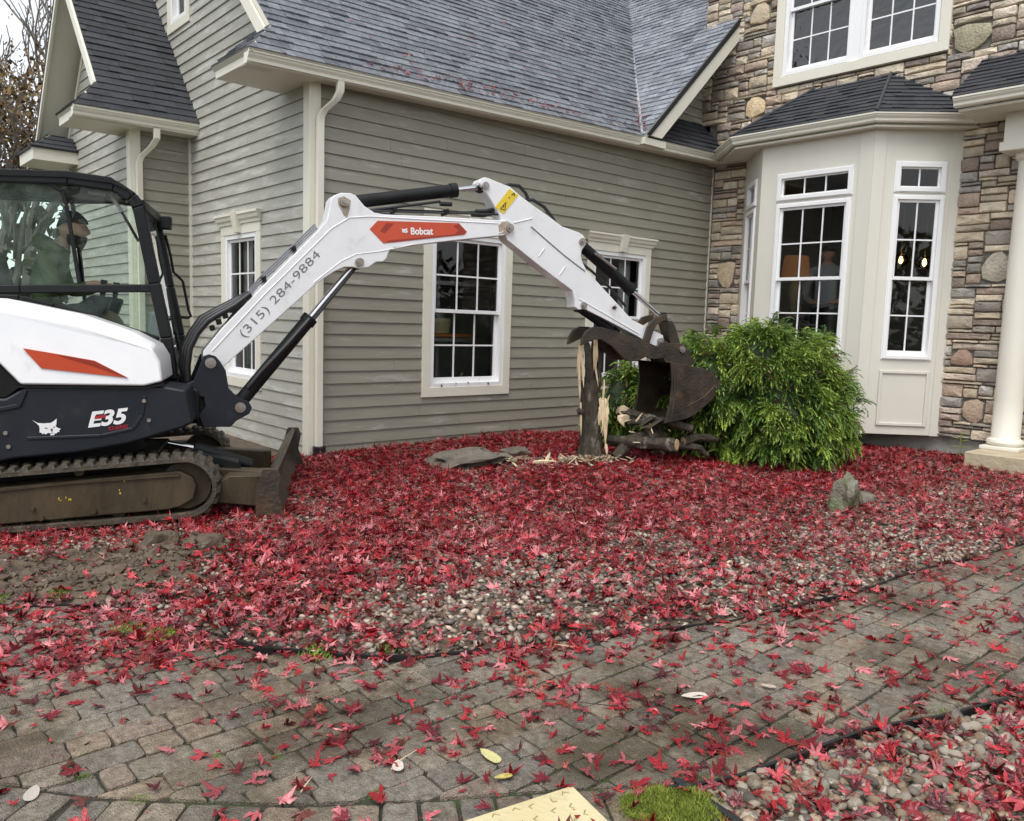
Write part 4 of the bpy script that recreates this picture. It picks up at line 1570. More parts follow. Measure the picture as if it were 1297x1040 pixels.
# cab
vr, vl = .75, 1.70
cab = ep([(-1.95, 2.425), (-.86, 2.475), (-.56, 2.455), (-.45, 2.41), (-.38, 2.33), (-.44, 2.43), (-.56, 2.505), (-.86, 2.53), (-1.95, 2.48)], vr - .03, vl + .03)
cab = cab.build('cab', 'xblack', exc, bevel=.02, seg=3)
roofrail = [(-1.95, 2.43), (-.86, 2.475), (-.54, 2.448), (-.42, 2.37), (-.375, 2.30), (-.27, 1.72), (-.19, 1.30), (-.155, .97)]
bars(roofrail, .085, vr - .02, vr + .07).build('door_frame', 'xblack', cab, bevel=.012)
bars(roofrail, .085, vl - .07, vl + .02).build('door_frame', 'xblack', cab, bevel=.012)
bars([(-1.95, 1.605), (-1.2, 1.640), (-.30, 1.682)], .062, vr - .015, vr + .05).build('belt_rail', 'xblack', cab, bevel=.01)
bars([(-1.95, 1.57), (-1.21, 1.565), (-.98, 1.51), (-.62, 1.40), (-.25, 1.275)], .06, vr - .02, vr + .05).build('belt_rail', 'xblack', cab, bevel=.01)
bars([(-1.32, 2.425), (-.99, 2.435), (-.90, 2.38), (-.875, 2.28), (-.85, 2.10), (-.80, 1.70)], .028, vr - .005, vr + .02).build('window_seal', 'xblack', cab, bevel=.006)
bars([(-1.9, 1.25), (-.25, 1.25)], .06, vl - .05, vl).build('belt_rail', 'xblack', cab)
# far side: door with its own window frame, header and lower panel
ep([(-1.95, 2.47), (-.5, 2.46), (-.55, 2.43), (-1.0, 2.40), (-1.10, 2.40), (-1.95, 2.385)], vl - .045, vl - .005).build('far_header', 'xblack', cab)
bars([(-1.03, 2.41), (-1.0, 2.2), (-.93, 1.3)], .025, vl - .05, vl).build('far_pillar', 'xblack', cab)
ep([(-1.95, .95), (-.2, .95), (-.25, 1.25), (-1.95, 1.25)], vl - .05, vl - .01).build('door_panel', 'xblack', cab)
bars([(-1.9, .95), (-1.9, 2.45)], .12, vl - .06, vl).build('rear_pillar', 'xblack', cab)
bars([(-1.9, .95), (-1.9, 2.45)], .12, vr, vr + .06).build('rear_pillar', 'xblack', cab)
ep([(-1.95, .945), (-.10, .945), (-.10, .975), (-1.95, .975)], vr, vl).build('cab_floor', 'xblack', cab)
ep([(-1.9, 2.43), (-.6, 2.43), (-.6, 2.445), (-1.9, 2.445)], vr + .06, vl - .06).build('headliner', 'xblack', cab)
for (u, v) in ((-.70, .95), (-.52, 1.05), (-.50, 1.35)):
    MB().tube([W(u - .06, v, 2.412), W(u + .06, v + .02, 2.405)], .016, 8).build('cab_light', 'white_print', cab, smooth=40)


def pane(poly, v, m, name='window_pane'):
    if area2(poly) < 0:
        poly = poly[::-1]
    return MB().add([FE(a, b, -v) for a, b in poly], [tuple(range(len(poly)))]).build(name, m, cab)


pane([(-1.95, 1.62), (-.80, 1.655), (-.86, 2.08), (-.885, 2.30), (-.92, 2.40), (-1.0, 2.44), (-1.95, 2.42)], vr + .008, 'cabglass')
pane([(-.745, 1.66), (-.30, 1.68), (-.40, 2.30), (-.55, 2.42), (-.95, 2.42), (-.87, 2.30)], vr + .03, 'cabclear')
pane([(-1.2, 1.57), (-.33, 1.65), (-.25, 1.31)], vr + .02, 'cabglass')
pane([(-1.9, 1.27), (-.27, 1.27), (-.36, 2.38), (-1.0, 2.40), (-1.9, 2.38)], vl - .03, 'cabclear')
MB().add([W(-.36, vr + .07, 2.32), W(-.36, vl - .07, 2.32), W(-.14, vl - .07, .98), W(-.14, vr + .07, .98)], [(0, 1, 2, 3)]).build('windshield', 'cabglass', cab)
bars([(-.385, 2.34), (-.36, 2.26)], .10, vr, vl).build('windshield_header', 'xblack', cab)
bars([(-.17, 1.0), (-.14, .95)], .10, vr, vl).build('windshield_sill', 'xblack', cab)
MB().tube([W(-.60, .95, 2.40), W(-.52, .93, 2.27)], .014, 8).build('wiper_arm', 'white_print', cab, smooth=40)
MB().tube([W(-.52, .93, 2.27), W(-.40, .90, 2.05)], .012, 8).build('wiper_arm', 'xblack', cab, smooth=40)
MB().tube([W(-.16, 1.05, 1.35), W(-.10, 1.1, 1.05)], .01, 8).build('wiper_arm', 'xblack', cab, smooth=40)
wl = MB()
wl.prism(FE, [(-.34, 2.22), (-.24, 2.22), (-.235, 2.33), (-.34, 2.33)], -1.68, -1.55)
wl.build('work_light', 'xblack', cab, bevel=.012)
MB().tube([W(-.30, vl + .01, 2.18), W(-.26, vl + .02, 2.0), W(-.24, vl + .03, 1.86), W(-.20, vl + .05, 1.82), W(-.165, vl + .06, 1.78), W(-.12, vl + .06, 1.52), W(-.10, vl + .06, 1.47), W(-.13, vl + .05, 1.455), W(-.20, vl + .01, 1.46)], .012, 8).build('grab_handle', 'xblack', cab, smooth=40)
# seat and consoles
seat = ep([(-1.45, .98), (-.85, .98), (-.82, 1.30), (-.90, 1.36), (-1.35, 1.33), (-1.50, 1.95), (-1.60, 1.95), (-1.52, 1.2)], 1.0, 1.5)
seat.build('seat', 'seat', cab, bevel=.03, seg=3)
for v in (.93, 1.45):
    ep([(-1.2, 1.30), (-.82, 1.30), (-.66, 1.48), (-.62, 1.60), (-.75, 1.62), (-.85, 1.55), (-1.2, 1.50)], v, v + .13).build('console', 'seat', cab, bevel=.02)
    MB().tube([W(-.69, v + .065, 1.58), W(-.67, v + .065, 1.74)], [.018, .026], 10).build('joystick', 'seat', cab, smooth=40)
ep([(-.45, 1.0), (-.25, 1.0), (-.28, 1.5), (-.40, 1.5)], 1.3, 1.6).build('console', 'paper', cab, bevel=.03)

# boom
TB = rad(-16)
db = np.array([math.cos(TB), math.sin(TB), 0])
nb_ = np.array([-db[1], db[0], 0])
PB = np.array([2.488, 6.583, 0])
FB = Fr(PB, db, (0, 0, 1), -nb_)


def B(a, w, z):
    return PB + db * a + nb_ * w + np.array([0, 0, z])


def bp(poly, w0, w1, mb=None):
    if area2(poly) < 0:
        poly = poly[::-1]
    return (mb or MB()).prism(FB, poly, -w1, -w0)


def pin(a, z, w, r=.035, parent=None):
    MB().tube([B(a, -w, z), B(a, w, z)], r, 18).build('pin', 'pin', parent or exc, smooth=40)
    MB().tube([B(a, -w - .012, z), B(a, -w + .001, z)], r * .55, 6).build('pin_bolt', 'pin', parent or exc)


br = [(-.05, 1.165), (-.01, 1.18), (.04, 1.165), (.075, 1.12), (.115, 1.05), (.136, .91), (.206, .832), (.29, .80), (.315, .75), (.295, .70), (.19, .642), (.15, .596), (-.06, .60), (-.09, .70), (-.04, .76), (-.05, .84), (-.21, .873), (-.21, .93), (-.126, .97)]
for w in (-.19, .15):
    bp(br, w, w + .04).build('swing_bracket', 'xnavy', exc, bevel=.006)
bp([(-.10, .60), (.14, .60), (.18, .65), (.24, .72), (.10, .86), (-.02, .80), (-.12, .84)], -.15, .15).build('swing_bracket', 'xblack', exc, bevel=.01)
bp([(-.5, .62), (-.05, .62), (-.05, .84), (-.5, .90)], -.14, .14).build('swing_post', 'xblack', exc, bevel=.02)
pin(0, 1.112, .2, .042)
pin(.224, .753, .2, .042)
boom_poly = [(-.048, 1.131), (-.045, 1.20), (.10, 1.39), (.40, 1.72), (.731, 2.077), (.86, 2.215), (.934, 2.308), (.955, 2.42), (.966, 2.48), (.995, 2.515), (1.05, 2.54), (1.13, 2.545), (1.175, 2.53), (1.25, 2.45), (1.34, 2.40), (1.42, 2.392), (1.9, 2.415), (2.55, 2.432), (2.62, 2.42), (2.657, 2.373), (2.62, 2.32), (2.554, 2.297), (2.0, 2.205), (1.52, 2.118), (1.473, 2.085), (1.45, 2.02), (1.418, 1.99), (1.36, 1.985), (1.29, 1.935), (1.22, 1.918), (1.15, 1.93), (1.08, 1.925), (1.0, 1.885), (.86, 1.785), (.732, 1.664), (.40, 1.35), (.097, 1.067), (.03, 1.045), (-.03, 1.07)]
boom = bp(boom_poly, -.10, .10).build('boom', 'xwhite', exc, bevel=.008, seg=2)
# raised weld line that follows the box section
bars_b = [(.02, 1.20), (.42, 1.66), (.80, 2.06), (.97, 2.24), (1.12, 2.34), (1.30, 2.365), (2.5, 2.40)]
mb = MB()
for (a, b) in zip(bars_b, bars_b[1:]):
    mb.tube([B(a[0], -.101, a[1]), B(b[0], -.101, b[1])], .005, 6)
mb.build('weld_seam', 'xwhite', boom)
mb = MB()
for (a, b) in zip([(.82, 1.78), (1.05, 1.97), (1.18, 2.04), (1.40, 2.08), (2.5, 2.31)], [(1.05, 1.97), (1.18, 2.04), (1.40, 2.08), (1.7, 2.16), (2.55, 2.33)]):
    mb.tube([B(a[0], -.101, a[1]), B(b[0], -.101, b[1])], .004, 6)
mb.build('weld_seam', 'xwhite', boom)
badge = [(1.297, 2.259), (1.365, 2.335), (2.112, 2.373), (2.191, 2.303), (2.168, 2.275), (1.42, 2.147)]
bd = bp(badge, -.104, -.1005).build('red_badge', 'xred', boom)
bp([(1.39, 2.25), (1.44, 2.32), (1.51, 2.324), (1.43, 2.235)], -.1055, -.1042).build('badge_shade', 'xred2', bd)
bp([(2.06, 2.345), (2.112, 2.368), (2.18, 2.305), (2.16, 2.28), (2.07, 2.27), (2.11, 2.31)], -.1055, -.1042).build('badge_shade', 'xred2', bd)
bp([(1.44, 2.157), (2.14, 2.272), (2.08, 2.272), (1.46, 2.175)], -.1055, -.1042).build('badge_shade', 'xred2', bd)
emblem(FB, 1.605, 2.272, .00038, rad(4), .1045, bd, eye='xred2')
text('Bobcat', 'brand_lettering', 'white_print', bd, FB, 1.665, 2.238, .205, .062, rad(4), .1045, bold=.03)
text('(315) 284-9884', 'phone_lettering', 'grey_print', boom, FB, .285, 1.30, .93, .088, rad(48.6), .1005, bold=-.004, space=1.04)
for (a, z, w) in ((1.074, 2.464, .13), (1.208, 1.974, .14), (2.616, 2.369, .12)):
    pin(a, z, w, .036, boom)
for (a, z, pts) in ((1.074, 2.464, [(-.05, -.02), (.0, -.11), (.03, -.13), (.05, -.05), (.06, .02), (.0, .05), (-.05, .03)]), (2.56, 2.36, [(-.02, .06), (-.06, .02), (-.05, -.05), (.03, -.05), (.08, -.02), (.09, .04), (.03, .07)])):
    bp([(a + p, z + q) for p, q in pts], -.1008, -.1002).build('grime_patch', 'grime', boom)
# cylinders
def cylinder(p, q, f, r, rr, off=0., name='boom_cylinder'):
    p, q = np.array(p), np.array(q)
    m = p + (q - p) * f
    d = (q - p) / np.linalg.norm(q - p)
    mb = MB().tube([B(p[0], off, p[1]), B(m[0], off, m[1])], r, 18)
    e = m - d * .05
    mb.tube([B(e[0], off, e[1]), B(m[0] + d[0] * .012, off, m[1] + d[1] * .012)], r * 1.16, 18)
    mb.tube([B(p[0], off - r * 1.1, p[1]), B(p[0], off + r * 1.1, p[1])], r * 1.05, 16)
    o = mb.build(name, 'xblack', exc, smooth=40)
    MB().tube([B(m[0], off, m[1]), B(q[0], off, q[1])], rr, 14).build('cylinder_rod', 'chrome', o, smooth=40)
    MB().tube([B(q[0], off - rr * 1.8, q[1]), B(q[0], off + rr * 1.8, q[1])], rr * 2, 14).build('rod_eye', 'xblack', o, smooth=40)
    return o


lift = cylinder((.224, .753), (1.208, 1.974), .60, .058, .030)
MB().tube([B(.30, -.06, .90), B(.40, -.075, 1.03), B(.62, -.08, 1.27), B(.80, -.06, 1.48)], .022, 8).build('cylinder_hose', 'hose', lift, smooth=40)
MB().tube([B(.70, -.04, 1.30), B(1.20, -.03, 1.93)], .012, 8).build('cylinder_hose', 'hose', lift, smooth=40)
cylinder((1.074, 2.464), (2.366, 2.727), .80, .056, .026, name='arm_cylinder')
for (a, b, w, r) in (((1.25, 2.49), (1.95, 2.615), -.045, .012), ((1.95, 2.615), (2.06, 2.60), -.045, .02)):
    MB().tube([B(a[0], w, a[1] - .08), B(b[0], w, b[1] - .06)], r, 8).build('hydraulic_tube', 'hose', boom, smooth=40)
for k, w in enumerate((-.05, -.01, .03)):
    MB().tube([B(.05, w, 1.30), B(.40, w, 1.76 + .02 * k), B(.62, w, 1.99 + .02 * k), B(.86, w, 2.24 + .02 * k)], .008, 6).build('hydraulic_tube', 'grey_print', boom, smooth=40)
    MB().tube([B(1.32, w, 2.42), B(1.6, w, 2.435 + .012 * k), B(2.2, w, 2.47 + .01 * k), B(2.55, w, 2.49 + .02 * k)], .010, 6).build('hydraulic_tube', 'hose', boom, smooth=40)
for (a, z) in ((.42, 1.79), (.66, 2.05), (2.0, 2.465), (1.52, 2.44)):
    bp([(a, z - .03), (a + .03, z - .01), (a + .02, z + .035), (a - .01, z + .015)], -.08, .06).build('tube_clamp', 'xblack', boom, bevel=.004)
for k in range(6):
    w = -.08 + k * .032
    q = (k % 3) * .018
    MB().tube([B(-.16, w, .90), B(-.165 - q, w, 1.08), B(-.145 - q, w, 1.22), B(-.09 - q, w, 1.34), B(-.01 - q, w, 1.44 + q * .6), B(.08, w, 1.50 + q), B(.20, w, 1.57 + q), B(.32, w, 1.67)], .026, 10).build('hydraulic_hose', 'hose', exc, smooth=60)
for k in range(6):
    a = .02 + k * .05
    bp([(a, 1.36 + k * .05), (a + .03, 1.37 + k * .05), (a + .02, 1.41 + k * .05), (a - .01, 1.40 + k * .05)], -.09, .05).build('hose_fitting', 'xblack', exc)
for k, (pp, w) in enumerate((([(2.55, 2.74), (2.63, 2.77), (2.73, 2.77), (2.80, 2.71), (2.84, 2.64)], -.03), ([(2.76, 2.64), (2.88, 2.655), (3.0, 2.60), (3.10, 2.50), (3.17, 2.40)], -.03), ([(2.80, 2.60), (2.92, 2.59), (3.02, 2.52), (3.10, 2.43)], .03), ([(2.30, 2.50), (2.40, 2.51), (2.50, 2.54), (2.56, 2.56)], -.03), ([(2.28, 2.47), (2.40, 2.475), (2.55, 2.52)], .02))):
    MB().tube([B(a, w, z) for a, z in pp], .017, 8).build('hydraulic_hose', 'hose', exc, smooth=60)

# arm
arm_poly = [(2.303, 2.749), (2.32, 2.785), (2.36, 2.803), (2.403, 2.797), (2.50, 2.77), (2.612, 2.744), (2.728, 2.668), (2.88, 2.585), (3.026, 2.511), (3.175, 2.427), (3.36, 2.385), (3.404, 2.365), (3.44, 2.325), (3.445, 2.28), (3.40, 2.22), (3.39, 2.17), (3.41, 2.11), (3.455, 2.037), (4.013, 1.567), (4.40, 1.42), (4.42, 1.34), (4.36, 1.29), (4.20, 1.345), (4.07, 1.409), (3.70, 1.56), (3.455, 1.655), (3.39, 1.645), (3.345, 1.67), (3.34, 1.74), (3.313, 1.825), (2.95, 2.04), (2.604, 2.26), (2.55, 2.36), (2.516, 2.484), (2.40, 2.64)]
arm = bp(arm_poly, -.085, .085).build('arm', 'xwhite', exc, bevel=.007)
for path in ([(2.66, 2.42), (2.85, 2.475)], [(2.84, 2.40), (3.20, 2.16), (3.44, 2.02)], [(2.99, 2.21), (2.93, 2.13)], [(3.22, 2.05), (3.16, 1.97)], [(3.39, 1.75), (4.1, 1.43)]):
    MB().tube([B(path[k][0], -.086, path[k][1]) for k in range(len(path))], .006, 6).build('weld_seam', 'grey_print' if len(path) == 3 else 'xwhite', arm)
for (a, z, w) in ((2.366, 2.727, .105), (3.395, 2.30, .11), (4.36, 1.36, .12), (3.44, 1.69, .10)):
    pin(a, z, w, .034, arm)
lab = bp([(2.605, 2.722), (2.70, 2.676), (2.556, 2.492), (2.467, 2.545)], -.0885, -.0868).build('warning_label', 'xyellow', arm)
for tri in ([(2.52, 2.535), (2.568, 2.527), (2.575, 2.60)],):
    mb = MB()
    for a, b in zip(tri, tri[1:] + tri[:1]):
        mb.tube([B(a[0], -.0895, a[1]), B(b[0], -.0895, b[1])], .0035, 5)
    mb.tube([B(2.553, -.0895, 2.548), B(2.556, -.0895, 2.575)], .004, 5)
    mb.build('label_print', 'black_print', lab)
mb = MB()
mb.tube([B(2.63, -.0895, 2.67), B(2.655, -.0895, 2.69), B(2.66, -.0895, 2.665)], .006, 5)
mb.tube([B(2.60, -.0895, 2.64), B(2.615, -.0895, 2.65)], .004, 5)
mb.build('label_print', 'black_print', lab)
cylinder((3.395, 2.30), (4.429, 1.604), .62, .056, .024, name='bucket_cylinder')
MB().tube([B(3.42, -.05, 2.10), B(3.55, -.05, 2.02), B(3.75, -.05, 1.88), B(3.95, -.05, 1.70)], .014, 8).build('hydraulic_hose', 'hose', exc, smooth=60)
MB().tube([B(3.55, -.075, 2.20), B(3.8, -.08, 2.06)], .013, 8).build('hydraulic_tube', 'pin', exc, smooth=40)
cylinder((3.44, 1.67), (4.05, 1.33), .72, .045, .022, name='thumb_cylinder')
# linkage
for w in (-.13, .10):
    bp([(4.13, 1.36), (4.17, 1.50), (4.26, 1.60), (4.38, 1.635), (4.45, 1.62), (4.45, 1.57), (4.36, 1.565), (4.28, 1.52), (4.24, 1.44), (4.21, 1.34)], w, w + .03).build('bucket_link', 'rust', exc, bevel=.006)
bp([(4.40, 1.63), (4.47, 1.63), (4.56, 1.52), (4.66, 1.29), (4.60, 1.25), (4.52, 1.29), (4.46, 1.48)], -.07, .07).build('bucket_link', 'bucket', exc, bevel=.01)
pin(4.43, 1.60, .15, .034)
pin(4.61, 1.28, .15, .034)
# bucket: two side plates, rolled shell, ears and teeth
side = [(4.36, 1.15), (4.55, 1.125), (4.787, 1.092), (4.90, 1.045), (4.986, .968), (5.005, .91), (4.982, .853), (4.90, .765), (4.792, .684), (4.70, .62), (4.589, .573), (4.318, .533), (4.35, .65), (4.372, .747), (4.385, .95)]
bucket = bp(side, -.30, -.28).build('bucket', 'bucket', exc, bevel=.004)
bp(side, .28, .30).build('side_plate', 'bucket', bucket, bevel=.004)
sh = [(4.36, 1.15), (4.55, 1.125), (4.787, 1.092), (4.90, 1.045), (4.986, .968), (5.005, .91), (4.982, .853), (4.90, .765), (4.792, .684), (4.70, .62), (4.589, .573), (4.318, .533)]
V, fs = [], []
cxs, czs = 4.6, .85
for a, z in sh:
    for w in (-.279, .279):
        V.append(B(a, w, z - .003))
        V.append(B(a + (cxs - a) * .05, w, z + (czs - z) * .05))
for k in range(len(sh) - 1):
    i = 4 * k
    fs += [(i, i + 4, i + 6, i + 2), (i + 1, i + 3, i + 7, i + 5), (i, i + 1, i + 5, i + 4), (i + 2, i + 6, i + 7, i + 3)]
MB().add(V, fs).build('bucket_shell', 'bucket', bucket, smooth=40)
for k in range(4):
    w = -.25 + k * .155
    bp([(4.42, .555), (4.30, .54), (4.17, .475), (4.22, .515), (4.32, .575)], w, w + .06).build('bucket_tooth', 'rust', bucket, bevel=.006)
ep_ = [(4.42, 1.13), (4.30, 1.30), (4.36, 1.38), (4.46, 1.34), (4.60, 1.34), (4.68, 1.30), (4.78, 1.15), (4.72, 1.08)]
for w in (-.13, .10):
    bp(ep_, w, w + .03).build('bucket_ear', 'bucket', bucket, bevel=.006)
mb = bars_ = MB()
mb.tube([B(4.40, -.302, 1.10), B(4.42, -.303, .80), B(4.40, -.302, .60)], .008, 6)
mb.tube([B(4.58, -.302, .70), B(4.80, -.302, .80), B(4.93, -.302, .92)], .006, 6)
mb.build('wear_ridge', 'rust', bucket)
# thumb
th = [(3.397, 1.30), (3.41, 1.38), (3.45, 1.445), (3.53, 1.485), (3.62, 1.485), (3.72, 1.462), (3.80, 1.445), (3.95, 1.41), (4.084, 1.375), (4.335, 1.29), (4.40, 1.25), (4.37, 1.19), (4.25, 1.175), (4.16, 1.20), (4.05, 1.15), (3.92, 1.155), (3.85, 1.215), (3.742, 1.305), (3.62, 1.365), (3.53, 1.36), (3.46, 1.325)]
thumb = bp(th, -.15, -.115).build('thumb', 'bucket', exc, bevel=.004)
bp(th, .115, .15).build('thumb_plate', 'bucket', thumb, bevel=.004)
bp([(3.85, 1.40), (4.15, 1.33), (4.15, 1.30), (3.85, 1.37)], -.115, .115).build('thumb_web', 'bucket', thumb)

# ------------------------------------------------------------ people
def skin_mesh(joints, edges, root, sub=2):
    """joints: name -> ((x,y,z), rx, ry); returns verts, faces of the grown surface"""
    names = list(joints)
    me = bpy.data.meshes.new('body_skeleton')
    me.from_pydata([tuple(joints[k][0]) for k in names], [(names.index(a), names.index(b)) for a, b in edges], [])
    o = bpy.data.objects.new('body_skeleton', me)
    COL.objects.link(o)
    o.modifiers.new('skin', 'SKIN')
    sv = me.skin_vertices[0].data
    for i, k in enumerate(names):
        sv[i].radius = joints[k][1:]
        sv[i].use_root = (k == root)
    s = o.modifiers.new('sub', 'SUBSURF')
    s.levels = s.render_levels = sub
    dg = bpy.context.evaluated_depsgraph_get()
    m2 = bpy.data.meshes.new_from_object(o.evaluated_get(dg))
    V = [tuple(v.co) for v in m2.vertices]
    Fs = [tuple(p.vertices) for p in m2.polygons]
    bpy.data.objects.remove(o)
    bpy.data.meshes.remove(me)
    bpy.data.meshes.remove(m2)
    return V, Fs


def head_geo(T, s=1.0):
    """T maps head space (x forward, y left, z up) to the scene"""
    V, fs = [], []
    nu_, nv_ = 32, 24
    for j in range(nv_ + 1):
        ph = math.pi * j / nv_
        for i in range(nu_):
            t = 2 * math.pi * i / nu_
            x, y, z = math.sin(ph) * math.cos(t), math.sin(ph) * math.sin(t), math.cos(ph)
            X, Yh, Z = x * .098, y * .077, z * .122
            if Z < 0:
                k = 1 + Z * 2.6
                Yh *= max(.62, k + .12)
                X *= (1.0 if x > 0 else max(.55, k))
            if x > 0.2:
                g = lambda cy, cz, sy, sz: math.exp(-((Yh - cy) / sy) ** 2 - ((Z - cz) / sz) ** 2)
                X += .030 * g(0, -.012, .012, .022) + .010 * g(0, .012, .010, .025) + .006 * g(0, .035, .05, .012)
                X += .012 * g(0, -.098, .025, .018) + .006 * g(0, -.055, .024, .008) - .004 * g(0, -.063, .022, .004)
                X -= .011 * (g(.031, .020, .014, .012) + g(-.031, .020, .014, .012))
            for sgn in (1, -1):
                e = math.exp(-((X + .008) / .018) ** 2 - ((Z - .0) / .028) ** 2)
                if y * sgn > .5:
                    Yh += sgn * .016 * e
            V.append(T(X * s, Yh * s, Z * s))
    for j in range(nv_):
        for i in range(nu_):
            a, b = j * nu_ + i, j * nu_ + (i + 1) % nu_
            fs.append((a, b, b + nu_, a + nu_))
    return V, fs


def hat_geo(T, zlo, grow, s=1.0, ztop=1.0):
    V, fs = [], []
    n, m = 24, 9
    for j in range(m + 1):
        f = j / m
        ph = math.acos(max(-1, min(1, zlo / .122))) * (1 - f)
        for i in range(n):
            t = 2 * math.pi * i / n
            g = grow + (.006 if j <= 2 else 0)
            V.append(T((math.sin(ph) * math.cos(t) * (.098 + g)) * s, math.sin(ph) * math.sin(t) * (.077 + g) * s, (math.cos(ph) * (.122 * ztop + g)) * s))
    for j in range(m):
        fs += [(j * n + i, j * n + (i + 1) % n, (j + 1) * n + (i + 1) % n, (j + 1) * n + i) for i in range(n)]
    return V, fs


def finger_joints(J, E, wrist, base, dirn, up, side, scale, tag_, curl=.9):
    """four fingers of unequal length plus a thumb, curled round a grip"""
    d, u, s = [np.array(q, float) / np.linalg.norm(q) for q in (dirn, up, side)]
    for k, (off, L) in enumerate(((-.03, .07), (-.01, .08), (.012, .075), (.032, .06))):
        p = np.array(base) + s * off * scale
        prev = tag_ + 'palm'
        ang = 0
        for q in range(3):
            ang += curl * (.35 if q == 0 else .8)
            p = p + (d * math.cos(ang) - u * math.sin(ang)) * L * scale * (.45, .32, .23)[q]
            nm = '%sf%d%d' % (tag_, k, q)
            J[nm] = (tuple(p), .0095, .0095)
            E.append((prev, nm))
            prev = nm
    p1 = np.array(wrist) + d * .03 - s * .04
    J[tag_ + 't0'] = (tuple(p1), .013, .013)
    J[tag_ + 't1'] = (tuple(p1 + d * .035 - s * .012 - u * .015), .011, .011)
    J[tag_ + 't2'] = (tuple(p1 + d * .055 - u * .035), .009, .009)
    E += [(tag_ + 'palm', tag_ + 't0'), (tag_ + 't0', tag_ + 't1'), (tag_ + 't1', tag_ + 't2')]


def build_person(label, J, E, root, head_T, skin_of, loc, mats, head_s=1.0, rz=0):
    t = None
    V, Fs = skin_mesh(J, E, root)
    hv, hf = head_geo(head_T, head_s)
    b = len(V)
    V2 = V + [tuple(q) for q in hv]
    F2 = Fs + [tuple(b + i for i in f) for f in hf]
    me = bpy.data.meshes.new('person')
    L = Vector(loc)
    me.from_pydata([tuple(Vector(q) - L) for q in V2], [], F2)
    o = finish('person', me, mats[0], None, 180)
    o.location = loc
    for m in mats[1:]:
        me.materials.append(M[m])
    idx = []
    for f in F2:
        if f[0] >= b:
            idx.append(0)
        else:
            c = np.mean([V2[i] for i in f], 0)
            idx.append(skin_of(c))
    me.polygons.foreach_set('material_index', np.array(idx, np.int32))
    tag(o, label, 'person')
    PMAT[o.name] = Matrix.Translation(L).inverted()
    return o


